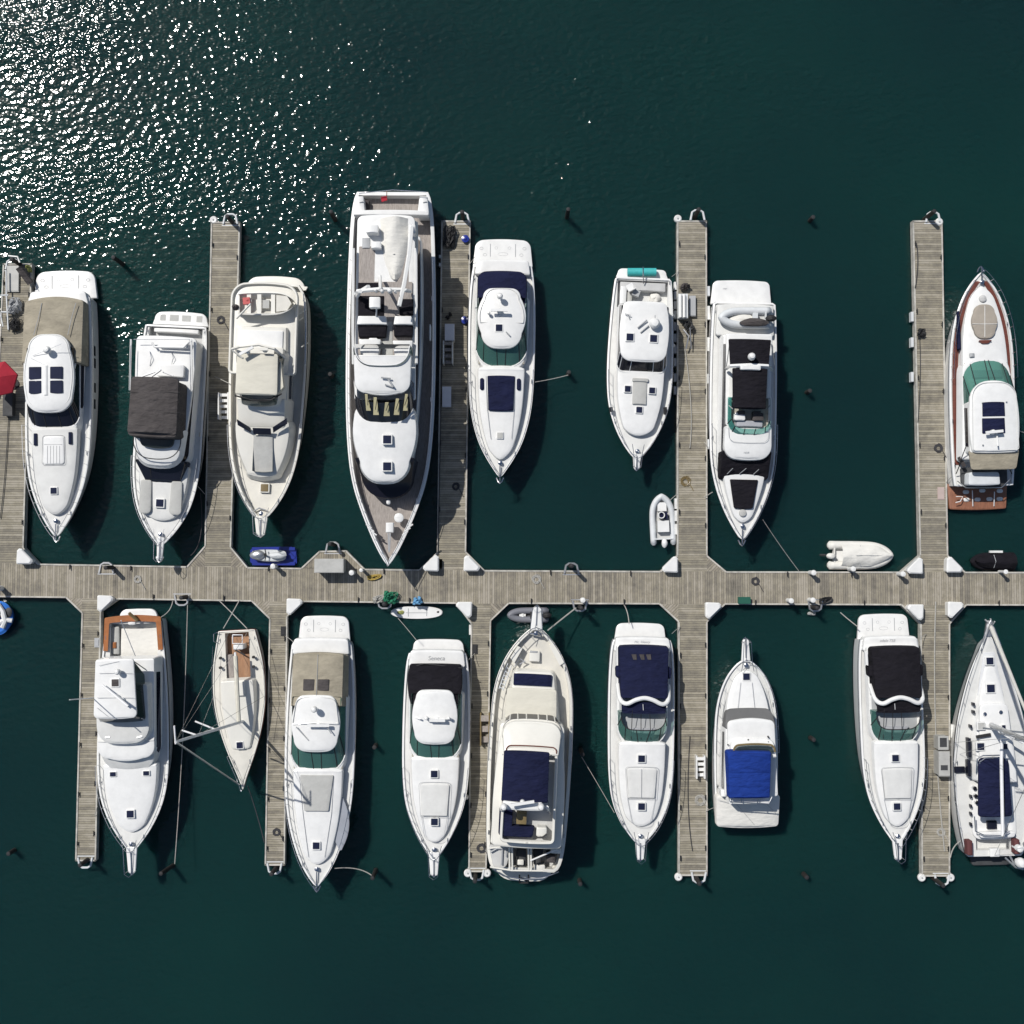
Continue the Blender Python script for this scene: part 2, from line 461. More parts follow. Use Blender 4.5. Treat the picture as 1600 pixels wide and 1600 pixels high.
    def zfun(s, z, sh):
        if not isinstance(z, (tuple, list)):
            return lambda v, a: z
        if isinstance(sh, tuple):
            a0 = sh[1][0][0]; a1 = sh[1][-1][0]
            return lambda v, a: z[0]+(z[1]-z[0])*(a-a0)/(a1-a0)
        v0 = sh[0][0]; v1 = sh[-1][0]
        return lambda v, a: z[0]+(z[1]-z[0])*(v-v0)/(v1-v0)
    def slab(s, name, sh, z0, z1, m, r=.04, crown=.03, cu=None, off=0, taper=0, parent=None, capbot=False, cv=None, top_only=False):
        zf = s.zfun(z1, sh); top = s.conv(sh, zf)
        if cu is not None:
            vm = cv if cv is not None else (sh[0][0]+sh[-1][0])/2
            zm = zf(vm, None); off = s.CU(cu, vm, zm)
        zb = s.zfun(z0, sh)
        def z0at(t, i):
            if isinstance(z0, (tuple, list)):
                a0, a1 = top[0][0], top[-1][0]; return z0[0]+(z0[1]-z0[0])*(t[0]-a0)/(a1-a0)
            return z0
        o2 = [(a, w_) for a, w_, z in top]; zz = [t[2] for t in top]
        r = min(r, max(.004, (min(zz)-max(z0at(t, 0) for t in top))*.6)) if not top_only else r
        bo = inset(o2, -taper) if taper else o2
        rings = [[(bo[i][0], bo[i][1], z0at(top[i], i)) for i in range(len(top))],
                 [(o2[i][0], o2[i][1], zz[i]-r) for i in range(len(top))]]
        i1 = inset(o2, r*.3); i2 = inset(o2, r)
        rings.append([(i1[i][0], i1[i][1], zz[i]-r*.3) for i in range(len(top))])
        rings.append([(i2[i][0], i2[i][1], zz[i]) for i in range(len(top))])
        return s.loft(name, rings, m, crown, off, parent, capbot)
    def loft(s, name, rings, m, crown=0, off=0, parent=None, capbot=False, cap=True, mi_=None):
        n = max(len(r) for r in rings); rings = [r if len(r) == n else resample(r, n) for r in rings]
        v, f = [], []
        for rg in rings:
            v += [s.L(a, off+w_, z) for a, w_, z in rg]+[s.L(a, off-w_, z) for a, w_, z in rg]
        for j in range(len(rings)-1):
            for h in (0, n):
                for i in range(n-1):
                    b = j*2*n+h; c = (j+1)*2*n+h; f.append([b+i, b+i+1, c+i+1, c+i])
        def docap(rg, cr):
            b = len(v); C = 8; wm = max(w_ for a, w_, z in rg) or 1
            for i, (a, w_, z) in enumerate(rg):
                for k in range(C+1):
                    x = -1+2*k/C; zz = z
                    if cr: zz = z+cr*max(0, 1-(abs(x)**2.2))*min(1, (w_/wm)**1.0)
                    v.append(s.L(a, off+w_*x, zz))
            for i in range(n-1):
                for k in range(C): f.append([b+i*(C+1)+k, b+i*(C+1)+k+1, b+(i+1)*(C+1)+k+1, b+(i+1)*(C+1)+k])
        if cap: docap(rings[-1], crown)
        if capbot: docap(rings[0], 0)
        return s.mk(name, v, f, m, parent)
    def frus(s, name, sa, za, sb, zb, m, parent=None, offa=0, cap=False):
        A = s.conv(sa, s.zfun(za, sa)); B = s.conv(sb, s.zfun(zb, sb))
        return s.loft(name, [A, B], m, 0, offa, parent, cap=cap)
    def mullions(s, name, sa, za, sb, zb, idx, m, r=.03, both=True):
        A = s.conv(sa, s.zfun(za, sa)); B = s.conv(sb, s.zfun(zb, sb))
        for i in idx:
            for sg in ((1, -1) if both and A[i][1] > .01 else (1,)):
                MB().tube([s.L(A[i][0], sg*(A[i][1]+.01), A[i][2]), s.L(B[i][0], sg*(B[i][1]+.01), B[i][2])], r, 5).build(name, m, s.par)
    def ringtube(s, name, sh, z, m, r=.02, i0=0, i1=None, parent=None, rows=None, off=0):
        A = s.conv(sh, s.zfun(z, sh)); A = A[i0:i1]
        if rows: A = [q for q in A if min(rows) <= q[0] <= max(rows)]
        pts = [s.L(a, off+w_, z_) for a, w_, z_ in A]
        q2 = [s.L(a, off-w_, z_) for a, w_, z_ in A]
        if A[0][1] < .02: pts = q2[::-1]+pts[1:]
        elif A[-1][1] < .02: pts = pts+q2[::-1][1:]
        else: MBx = MB().tube(pts, r, 6).tube(q2, r, 6); return MBx.build(name, m, parent or s.par)
        return MB().tube(pts, r, 6).build(name, m, parent or s.par)
    def line(s, name, pts, r, m, parent=None, n=6):
        return MB().tube([s.p(*q) for q in pts], r, n).build(name, m, parent or s.par)
    def lines(s, name, lst, r, m, parent=None):
        if name not in ('moulding', 'pad_seam', 'cover_seam', 'canvas_seam', 'side_ladder'):
            for pts in lst: MB().tube([s.p(*q) for q in pts], r, 5).build(name, m, parent or s.par)
            return
        mb = MB()
        for pts in lst: mb.tube([s.p(*q) for q in pts], r, 5)
        return mb.build(name, m, parent or s.par)
    def poly(s, name, uv, z0, z1, m, parent=None, smooth=False):
        pts = [s.p(u, v, z1) for u, v in uv]
        return MB().prism(pts, z0, z1).build(name, m, parent or s.par, smooth)
    def hatch(s, u, v, hw, z, m=None, fr=None, hh=None, t=.07):
        m = m or TG; fr = fr or WH; hh = hh or hw; off = s.CU(u, v, z)
        k = 1.28
        f = s.slab('hatch', shp(v-hh*k, v+hh*k, hw*k, hw*k, 3, 3), z-.1, z+t, fr, r=.02, crown=0, off=off)
        zz = z+t
        b = s.slab('hatch_glass', shp(v-hh, v+hh, hw, hw, 2, 2), zz-.01, zz+.02, m, r=.008, crown=.01, off=off)
        mw = b.matrix_world.copy(); b.parent = f
        return f
    def dome(s, u, v, rpx, z, m=None, h=.35, name='radar_dome'):
        c = s.p(u, v, z); r = s.W(rpx, z)
        return MB().lathe(c, [(r*.5, -h*.8), (r*.55, -h*.2), (r*.95, -h*.1), (r, h*.15), (r*.92, h*.5), (r*.6, h*.8), (.01, h*.9)], 20).build(name, m or WH, s.par)
    def scanner(s, u, v, wpx, z, ang=0, m=None):
        c = s.p(u, v, z); r = s.W(wpx, z); mb = MB()
        mb.lathe(c-Vector((0,0,.35)), [(.16, 0), (.15, .22), (.08, .3)], 12)
        mb.box(c, (2*r, .16, .12), ang); return mb.build('open_array_radar', m or WH, s.par)
    def rail(s, v0, v1, h=.55, ins_=.1, r=.018, n=10, name='bow_rail'):
        """steel rail round the bow from row v0 to the stem"""
        z = 1; a0, a1 = s.S(v0, s.zd(v0)), s.S(v1, s.zd(v1)); o = [q for q in s.out[1:] if q[0] >= min(a0, a1)]
        o = [(a, max(0, w_-ins_)) for a, w_ in o]
        if not o: return
        def zz(a): return s.zds(a)+h
        R_ = [s.L(a, w_, zz(a)) for a, w_ in o]; L_ = [s.L(a, -w_, zz(a)) for a, w_ in o]
        mb = MB(); mb.tube(R_+L_[::-1], r, 6)
        rs = resample(o, n)
        for a, w_ in rs:
            for sg in (1, -1): mb.tube([s.L(a, sg*w_, zz(a)), s.L(a, sg*(w_-.02), s.zds(a))], r*.8, 5)
        return mb.build(name, ST, s.par)
    def cleats(s, rows, m=None, ins_=.13):
        for v in rows:
            a = s.S(v, s.zd(v))
            for sg in (1, -1):
                w_ = s.hw(a)-ins_
                MB().tube([s.L(a-.13, sg*w_, s.zds(a)+.09), s.L(a+.13, sg*w_, s.zds(a)+.09)], .022, 6).tube([s.L(a, sg*w_, s.zds(a)), s.L(a, sg*w_, s.zds(a)+.09)], .03, 6).build('cleat', m or ST, s.par)
    def pulpit(s, v0, v1, hwpx, z, m=None):
        """bowsprit platform from v0 (inboard) to v1 (tip), with anchor"""
        m = m or WH; lo, hi = min(v0, v1), max(v0, v1)
        sp = s.slab('bow_pulpit', shp(lo, hi, hwpx*(1.15 if v0 < v1 else .8), hwpx*(.8 if v0 < v1 else 1.15), hwpx*.5, hwpx*.5), z-.12, z+.03, m, r=.03, crown=.02, capbot=True)
        s.anchor(v0+(v1-v0)*.2, v1, z+.06)
        s.windlass(v0+(v1-v0)*-.12, z)
        mb = MB(); a0, a1 = s.S(v0, z), s.S(v1, z); w_ = s.W(hwpx, z); dd = 1 if a1 > a0 else -1
        mb.tube([s.L(a0-.5*dd, w_*1.6, z+.5), s.L(a0, w_*1.2, z+.55), s.L(a1-.1*dd, w_*.9, z+.6), s.L(a1+.08*dd, 0, z+.6), s.L(a1-.1*dd, -w_*.9, z+.6), s.L(a0, -w_*1.2, z+.55), s.L(a0-.5*dd, -w_*1.6, z+.5)], .02, 6)
        for q in ((a0, 1.1), (a1-.15*dd, .8)):
            for sg in (1, -1): mb.tube([s.L(q[0], sg*w_*q[1], z), s.L(q[0], sg*w_*q[1], z+.56)], .014, 5)
        mb.build('pulpit_rail', ST, s.par)
    def windlass(s, v, z):
        c = s.L(s.S(v, z), 0, z)
        MB().lathe(c, [(.13, 0), (.14, .08), (.07, .12), (.09, .2), (.02, .22)], 12).build('windlass', ST, s.par)
    def anchor(s, v0, v1, z, fl=.22):
        a0, a1 = s.S(v0, z), s.S(v1, z); dd = 1 if a1 > a0 else -1
        mb = MB(); mb.tube([s.L(a0, 0, z+.02), s.L(a1, 0, z+.02)], .045, 6)
        a = a1
        mb.tube([s.L(a-.25*dd, fl, z-.12), s.L(a, fl*.5, z-.1), s.L(a+.1*dd, 0, z-.05), s.L(a, -fl*.5, z-.1), s.L(a-.25*dd, -fl, z-.12)], .05, 6)
        return mb.build('anchor', ST, s.par)
    def text(s, body, u, v, wpx, z, flip=False):
        cu = bpy.data.curves.new('t', 'FONT'); cu.body = body; cu.align_x = 'CENTER'; cu.align_y = 'CENTER'; cu.extrude = .004
        cu.shear = .2
        o = bpy.data.objects.new('t', cu); col.objects.link(o); bpy.context.view_layer.update()
        dg = bpy.context.evaluated_depsgraph_get(); me = bpy.data.meshes.new_from_object(o.evaluated_get(dg))
        wid = max(v_.co.x for v_ in me.vertices)-min(v_.co.x for v_ in me.vertices); k = s.W(wpx, z)*2/wid
        bpy.data.objects.remove(o)
        ctr = s.p(u, v, z)-s.org; ang = 0
        me.transform(Matrix.Translation(ctr) @ Matrix.Rotation(ang, 4, 'Z') @ Matrix.Scale(k, 4))
        me.materials.append(GM); ob = bpy.data.objects.new('name_lettering', me); col.objects.link(ob); ob.parent = s.par
        return ob
    def fenders(s, lst, h=.7):
        """lst of (row, side): white fenders hanging from the side"""
        for v, sg in lst:
            a = s.S(v, .6); w_ = s.hw(a)*.97+.1
            c = s.L(a, sg*w_, .35)
            MB().lathe(c, [(.02, 0), (.09, .05), (.12, .16), (.12, .52), (.09, .63), (.02, .68)], 12).tube([c+Vector((0,0,.66)), s.L(a, sg*(s.hw(a)-.05), s.zds(a)+.05)], .012, 5).build('fender', FEND, s.par)
    def portlights(s, lst, w_=.35, h=.13, z=.95):
        for v, sg in lst:
            a = s.S(v, z); zt = s.zds(a); k = (zt-z)/zt; t = (a+s.len/2)/s.len
            ww = s.hw(a)*(1-k*(.035+.44*t**3))+.004
            mb = MB(); p0 = s.L(a, sg*ww, z); mb.box(p0, (.05, w_*2, h*2), math.atan2(s.d.y, s.d.x)-math.pi/2); mb.build('portlight', DG, s.par)
    def platform(s, v0, v1, hwpx, z=.45, rin=None, m=None, b=8, marks=True, cen=None, ends='stern'):
        m = m or WH; lo, hi = min(v0, v1), max(v0, v1); up = v0 < v1   # v0 is the outboard end
        r = rin or hwpx*.3
        sh = shp(lo, hi, hwpx*(.94 if up else 1), hwpx*(1 if up else .94), r if up else 3, 3 if up else r, b if up else 0, 0 if up else b)
        pf = s.slab('swim_platform', sh, z-.22, z, m, r=.05, crown=.015, capbot=True, off=0)
        if marks:
            mb = MB(); L_ = hi-lo; vm = lo+L_*.45; zz = z+.012
            for x in (-.42, .42):
                a0, a1 = s.S(lo+L_*.12, zz), s.S(lo+L_*.62, zz); w_ = s.W(hwpx, zz)*x
                mb.tube([s.L(a0, w_, zz), s.L(a1, w_, zz)], .022, 5)
            wq = s.W(hwpx, zz)
            for cx, cv, rx in ((0, .52, .17), (-.72, .3, .06), (-.6, .55, .06), (.72, .3, .06), (.62, .55, .06), (-.22, .28, .05), (.22, .28, .05)):
                a = s.S(lo+L_*cv, zz)
                mb.tube([s.L(a+math.sin(q*math.pi/6)*.1*(1 if rx > .1 else .8), wq*cx+math.cos(q*math.pi/6)*wq*rx, zz) for q in range(12)], .010, 4, closed=True)
            mb.build('deck_fittings', GM, pf if False else s.par)
        return pf

# ================================================================ water
def make_water():
    m, t, b = newmat('sea_water'); L = t.links
    b.inputs['Roughness'].default_value = WROUGH; b.inputs['IOR'].default_value = 1.33
    b.inputs['Subsurface Weight'].default_value = 1; b.inputs['Subsurface Scale'].default_value = 1.0; b.inputs['Subsurface Radius'].default_value = (.8, 2.3, 2.4)
    tc = t.nodes.new('ShaderNodeTexCoord')
    def noise(sc, det=2, stretch=(1, 1, 1), rot=0, rough=.5):
        mp = t.nodes.new('ShaderNodeMapping'); mp.inputs['Scale'].default_value = stretch; mp.inputs['Rotation'].default_value = (0, 0, rot)
        L.new(tc.outputs['Object'], mp.inputs[0])
        n = t.nodes.new('ShaderNodeTexNoise'); n.inputs['Scale'].default_value = sc; n.inputs['Detail'].default_value = det
        n.inputs['Roughness'].default_value = rough
        L.new(mp.outputs[0], n.inputs['Vector']); return n.outputs['Fac']
    def mth(op, a, bb):
        n = t.nodes.new('ShaderNodeMath'); n.operation = op
        for i, x in enumerate((a, bb)):
            if isinstance(x, (int, float)): n.inputs[i].default_value = x
            else: L.new(x, n.inputs[i])
        return n.outputs[0]
    big = noise(.035, 4)
    cr = t.nodes.new('ShaderNodeValToRGB')
    cr.color_ramp.elements[0].position = .35; cr.color_ramp.elements[0].color = WATER_A
    cr.color_ramp.elements[1].position = .65; cr.color_ramp.elements[1].color = WATER_B
    L.new(big, cr.inputs[0]); L.new(cr.outputs[0], b.inputs['Base Color'])
    # ripples: lively out in the open water, calm in the lee of the docks
    sp = t.nodes.new('ShaderNodeSeparateXYZ'); L.new(tc.outputs['Object'], sp.inputs[0])
    def rng(x, a0, a1, b0, b1):
        n = t.nodes.new('ShaderNodeMapRange'); n.interpolation_type = 'SMOOTHSTEP'
        for k, v in zip(('From Min', 'From Max', 'To Min', 'To Max'), (a0, a1, b0, b1)): n.inputs[k].default_value = v
        L.new(x, n.inputs[0]); return n.outputs[0]
    edge = mth('ADD', sp.outputs[1], mth('MULTIPLY', sp.outputs[0], -.22))
    shelter = rng(mth('ADD', edge, mth('MULTIPLY', noise(.12, 2), 9)), 17, 29, CALM, 1.0)
    patch = rng(noise(.075, 2.5, (1, 1.7, 1), R(35)), .36, .64, .45, 1.12)
    h1 = noise(2.1, 0, (1, 1.5, 1), R(-22)); h2 = noise(4.9, 0, (1, 1.35, 1), R(18))
    h = mth('ADD', mth('MULTIPLY', h1, WAVE_A), mth('MULTIPLY', h2, WAVE_B))
    h = mth('MULTIPLY', mth('MULTIPLY', h, patch), shelter)
    bp = t.nodes.new('ShaderNodeBump'); bp.inputs['Strength'].default_value = 1; bp.inputs['Distance'].default_value = 1.0
    L.new(h, bp.inputs['Height']); L.new(bp.outputs[0], b.inputs['Normal'])
    S_ = 400
    q = [(-S_, -S_), (S_, -S_), (S_, S_), (-S_, S_)]
    o = link('sea_water', [(x, y, 0) for x, y in q]+[(x, y, -40) for x, y in q], [[0, 1, 2, 3], [7, 6, 5, 4], [0, 1, 5, 4], [1, 2, 6, 5], [2, 3, 7, 6], [3, 0, 4, 7]], m, smooth=False)
    tag(o, 'dark green harbour water with sun glitter', kind='structure')
WATER_A = (.0048, .0222, .0232, 1); WATER_B = (.0057, .0325, .0285, 1); WAVE_A = .074; WAVE_B = .029; CALM = .5; WROUGH = .08
make_water()

# ================================================================ docks
ZD = .5
def pxy(pts, z=ZD): return [P(x, y, z) for x, y in pts]
def strip(mb, a, b, wd, z0, z1, side=1):
    """board along a-b, its inner face on the line, laid to the outside"""
    a = P(*a, ZD); b = P(*b, ZD); d = (b-a); d.z = 0; d.normalize(); n = Vector((d.y, -d.x, 0))*side; a -= n*-.012; b -= n*-.012; n = n*-wd
    mb.prism([a, b, b+n, a+n], z0, z1)
def pier(name, label, cat, deckpoly, m, edges, corners=(), cleats=(), group=None, extra=None):
    pts = pxy(deckpoly); c = sum(pts, Vector())/len(pts); c.z = 0
    o = empty(name, c, label, cat, group)
    MB().prism(pts, ZD-.06, ZD).build('deck_boards', m, o, False)
    ins = [c+(p-c)*.97 for p in pts]
    MB().prism(ins, -.35, ZD-.065).build('float', FLT, o, False)
    for e in edges:
        mb = MB(); strip(mb, e[0], e[1], .09, .08, ZD+.045, e[2] if len(e) > 2 else 1); mb.build('edge_board', EDGE, o, False)
    for k, (poly, mm) in enumerate(corners):
        q = pxy(poly); MB().prism(q, ZD-.06, ZD-.003).build('corner_deck', mm, o, False)
        cc = sum(q, Vector())/len(q); MB().prism([cc+(p-cc)*.93 for p in q], -.3, ZD-.065).build('float', FLT, o, False)
    for x, y in cleats:
        q = P(x, y, ZD); MB().tube([q+Vector((0, -.16, .12)), q+Vector((0, .16, .12))], .035, 6).tube([q+Vector((0, -.05, 0)), q+Vector((0, -.05, .12))], .035, 6).tube([q+Vector((0, .05, 0)), q+Vector((0, .05, .12))], .035, 6).build('dock_cleat', RUB, o)
    return o
# main walkway: top edge y(x), bottom edge y(x)
TOP = [(-60, 879), (60, 881), (290, 885), (560, 889), (760, 891), (1135, 893), (1430, 893.5), (1660, 894)]
BOTM = [(-60, 932), (103, 934), (250, 938), (393, 939.5), (560, 941), (712, 943), (1030, 944), (1408, 945.5), (1660, 946)]
def yt(x, T=TOP):
    for (a, b), (c, d) in zip(T, T[1:]):
        if a <= x <= c: return b+(d-b)*(x-a)/(c-a)
gaps_top = [(-12, 60), (292, 387), (471, 570), (655, 757), (1032, 1135), (1408, 1508)]
gaps_bot = [(103, 185), (393, 475), (712, 795), (1030, 1133), (1408, 1510)]
def spans(gaps, x0, x1):
    out = []; x = x0
    for a, b in gaps:
        if a > x: out.append((x, a))
        x = b
    out.append((x, x1)); return out
te = [((a, yt(a)), (b, yt(b)), -1) for a, b in spans(gaps_top, -60, 1660)]
be = [((a, yt(a, BOTM)), (b, yt(b, BOTM)), 1) for a, b in spans(gaps_bot, -60, 1660)]
main = pier('walkway_dock', 'long weathered plank walkway running between the two rows of boats', 'dock',
     TOP+BOTM[::-1], PKX, te+be, cleats=[(110, 886), (205, 888), (420, 889), (600, 893), (860, 894), (985, 896), (1230, 897), (1330, 898),
     (240, 932), (350, 934), (560, 937), (640, 938), (830, 939), (975, 940), (1180, 941), (1350, 942), (1560, 942)])

G = 'finger piers branching off the walkway'
def fpier(label, L0, R0, L1, R1, cl=None, cr=None, up=True, pale=EDGE, extra_cleats=()):
    """finger pier: L0,R0 outer end (left,right); L1,R1 at the corner pieces; cl,cr = walkway points of the corners"""
    poly_ = [L0, R0, R1]; T = TOP if up else BOTM
    jr = (R1[0], yt(R1[0], T)); jl = (L1[0], yt(L1[0], T))
    poly_ = [L0, R0, jr, jl]
    s_ = 1 if up else -1
    ed = [(L0, L1, s_), (R0, R1, -s_), (L0, R0, -s_)]
    cor = []
    if cl: cor.append(([L1, jl, (cl, yt(cl, T))], PKE if up else PKD)); ed.append((L1, (cl, yt(cl, T)), s_))
    if cr: cor.append(([R1, jr, (cr, yt(cr, T))], PKD if up else PKE)); ed.append((R1, (cr, yt(cr, T)), -s_))
    n = 5; cs = []
    for i in range(n):
        t = (i+.35)/n; cs += [(L0[0]+(L1[0]-L0[0])*t+3, L0[1]+(L1[1]-L0[1])*t), (R0[0]+(R1[0]-R0[0])*t-3, R0[1]+(R1[1]-R0[1])*(t+.04))]
    return pier('finger_pier', label, 'pier', poly_, PKY, ed, cor, cs, G)
F1 = fpier('finger pier at the left edge carrying the red umbrella', (5, 412), (50, 412), (-14, 850), (37, 856), None, 60)
F2 = fpier('finger pier between the grey-canopied flybridge boat and the cream trawler', (330, 347), (375, 347), (320, 853), (361, 855), 292, 387)
F3 = fpier('finger pier between the large grey-decked motor yacht and the navy-canopied cruiser', (690, 345), (735, 345), (683, 863), (728, 862), 655, 757)
F4 = fpier('finger pier between the small hardtop cruiser and the black-canopied flybridge yacht', (1058, 345), (1104, 345), (1058, 868), (1105, 868), 1032, 1135)
F5 = fpier('finger pier beside the red-striped bow-up cruiser', (1426, 345), (1472, 345), (1437, 868), (1481, 868), 1408, 1508)
G1 = fpier('narrow finger pier left of the cruiser with varnished cockpit rim', (118, 1345), (150, 1345), (128, 958), (158, 955), 103, 185, False)
G2 = fpier('narrow finger pier between the small sailboat and the beige-canopied cruiser', (414, 1352), (445, 1352), (421, 967), (449, 963), 393, 475, False)
G3 = fpier('narrow finger pier beside the cream yacht moored bow to the walkway', (732, 1362), (760, 1362), (736, 975), (767, 970), 712, 795, False)
G4 = fpier('finger pier between the navy-canopied cruiser and the blue-canvas flybridge boat', (1060, 1368), (1105, 1368), (1060, 972), (1105, 972), 1030, 1133, False)
G5 = fpier('finger pier carrying two power boxes beside the large white sailboat', (1440, 1369), (1484, 1369), (1438, 975), (1484, 975), 1408, 1510, False)
# landing with pile on the walkway
ld_ = pier('dock_landing', 'small trapezoid plank landing above the grey storage chest', 'landing',
    [(471, 887.2), (499, 861), (541, 860), (570, 889)], PKX, [((471, 887), (499, 861), -1), ((499, 861), (541, 860), -1), ((541, 860), (570, 889), -1)])

# dock corner wheels (parts of the piers)
def wheel(pr, x, y, r=.24):
    c = P(x, y, ZD-.05)-Vector((0, 0, .14))
    w_ = MB().lathe(c, [(r*.6, 0), (r, .04), (r, .2), (r*.75, .26), (r*.3, .24), (.02, .24)], 18).build('corner_roller', FEND, pr)
    MB().lathe(c+Vector((0, 0, .24)), [(.06, 0), (.05, .05), (.01, .06)], 10).build('hub', GM, w_)
for pr, x, y in ((F2, 334, 344), (F4, 1059, 342), (F5, 1467, 347), (G3, 731, 1364), (G3, 761, 1364), (G4, 1060, 1370), (G5, 1440, 1371), (G5, 1485, 1371)): wheel(pr, x, y)
def bumper(pr, x, y, l=.75, m=FEND):
    c = P(x, y, .42); MB().prism([c+Vector((a, b, 0)) for a, b in ((-.08, -l/2), (.08, -l/2), (.08, l/2), (-.08, l/2))], .12, .5).build('dock_bumper', m, pr, True)
for y in (447, 462, 477, 492, 510, 528, 546, 566, 590, 610): bumper(F4, 1055, y, .5, GM if y > 455 else FEND)
for y in (489, 538): bumper(F4, 1107, y, .85)
for y in (455, 592, 694): bumper(F4, 1107, y, .6, HYL)
for y in (495, 535, 589): bumper(F5, 1425, y, .6, HYL)
for y in (787, 806, 827): bumper(F4, 1056, y, .65)
for y in (405, 410): bumper(F3, 688, y, .5, HYL)
for y in (1142, 1172): bumper(G5, 1487, y, .8)
bumper(G3, 735, 984, .6); bumper(F3, 689, 881, .6)

# pile guides and piles
PG = 'dark creosoted mooring piles'
def make_pile(c, h=1.75):
    o = empty('mooring_pile', c, None, 'piling', PG)
    MB().lathe((c.x, c.y, 0), [(.14, -3), (.145, -.2), (.135, h*.5), (.125, h)], 14).build('post', PIL, o)
    MB().lathe((c.x, c.y, h), [(.133, 0), (.12, .04), (.02, .07)], 14).build('cap', RUB, o)
    return o
proto = None
def pile(x, y, label, h=2.1, lean=0):
    """x,y: photo position of the pile head"""
    global proto
    c = P(x, y, 1.75); c.z = 0
    if proto is None: proto = make_pile(c); o = proto
    else:
        o = proto.copy(); col.objects.link(o)
        for ch in proto.children:
            k = ch.copy(); col.objects.link(k); k.parent = o
        o.location = c
    if lean: o.rotation_euler = (0, R(lean), 0)
    o['label'] = label; return o
piles = [
 (18, 405, 'dark pile at the outer end of the left edge pier above the stored dock gear'),
 (177, 402, 'free-standing dark pile in the glitter above the two left cruisers'),
 (355, 338, 'pile at the outer tip of the pier left of the cream trawler'),
 (517, 331, 'free-standing pile in the water left of the big yacht stern'),
 (722, 331, 'pile at the tip of the pier right of the big yacht'),
 (888, 327, 'free-standing pile above the gap between navy-canopied and turquoise-rolled cruisers'),
 (890, 578, 'pile holding the line from the navy-canopied upper cruiser'),
 (1092, 327, 'pile at the tip of the pier left of the black-canopied yacht'),
 (1277, 332, 'free-standing pile in open water above the empty upper berth'),
 (1460, 330, 'pile at the tip of the pier beside the red-striped cruiser'),
 (512, 581, 'half hidden pile in the gap between cream trawler and big yacht'),
 (515, 850, 'pile above the grey storage chest on the landing'),
 (893, 884, 'pile on the upper walkway edge near the middle of the photo'),
 (165, 887, 'pile on the upper walkway edge below the leftmost cruiser'),
 (283, 934, 'pile with grey cap on the lower walkway edge between varnished cruiser and sailboat'),
 (600, 944, 'pile wrapped in green net on the lower walkway edge'),
 (908, 950, 'pile on the lower walkway edge right of the cream yacht bow'),
 (1277, 950, 'pile on the lower walkway edge below the empty upper berth'),
 (125, 1352, 'pile at the tip of the lower leftmost narrow pier'),
 (424, 1366, 'pile at the tip of the pier right of the small sailboat'),
 (257, 1365, 'leaning free pile below the small sailboat with a long line'),
 (582, 1172, 'free pile in the water between the two hardtop cruisers with green windshields'),
 (582, 1372, 'free pile with a rope loop below the gap between beige and black canopies'),
 (742, 1377, 'pile at the tip of the pier left of the cream yacht'),
 (910, 1179, 'free pile holding the line to the lower navy-canopied cruiser'),
 (908, 1388, 'free pile standing below the cream yacht stern'),
 (1093, 1381, 'pile at the tip of the pier left of the blue-canvas boat'),
 (1474, 1384, 'pile at the tip of the pier beside the large sailboat'),
 (3, 1340, 'pile at the lower left edge of the photo'),
 (1278, 1160, 'low stub pile in the water right of the blue-canvas boat'),
 (1267, 1378, 'low stub pile in open water below and right of the blue-canvas boat'),
 (1272, 607, 'weathered free pile in the empty upper berth right of the black-canopied yacht'),
]
for a in piles:
    o = pile(*a, lean=(-7 if a[0] == 257 else 0))
    if a[0] in (1277, 1272, 1278, 1267, 582, 908) and a[1] not in (1372, 950): o.scale = (1, 1, .45)
    if a[:2] in ((908, 1388), (3, 1340), (890, 578), (512, 581)): o.scale = (1, 1, .5)
    if a[:2] in ((893, 884), (908, 950)): o.scale = (1, 1, 1.25)
def guide(pr, x, y, rot=0, m=HYL, s_=1):
    c = P(x, y, ZD+.05); mb = MB()
    pts = [Vector((-.55, .35, 0)), Vector((-.42, -.28, 0)), Vector((-.2, -.42, 0)), Vector((.2, -.42, 0)), Vector((.42, -.28, 0)), Vector((.55, .35, 0))]
    M_ = Matrix.Rotation(rot, 3, 'Z')
    mb.tube([c+M_ @ (p*s_) for p in pts], .07, 6)
    mb.tube([c+M_ @ Vector((-.55, .35, -.1)), c+M_ @ Vector((.55, .35, -.1))], .06, 6)
    mb.build('pile_guide', m, pr)
for pr, x, y, rt in ((F2, 360, 343, 180), (F3, 722, 341, 180), (F4, 1090, 337, 180), (F5, 1458, 340, 180), (ld_, 520, 856, 180), (main, 893, 889, 180), (F1, 20, 414, 180),
    (main, 166, 888, 180), (main, 284, 937, 0), (main, 601, 942, 0), (main, 906, 946, 0), (main, 1274, 946, 0), (G1, 133, 1347, 0), (G2, 429, 1356, 0), (G3, 745, 1366, 0), (G4, 1092, 1370, 0), (G5, 1472, 1374, 0)):
    guide(pr, x, y, R(rt), m=(ALU if pr in (ld_, main) else HYL), s_=.8)

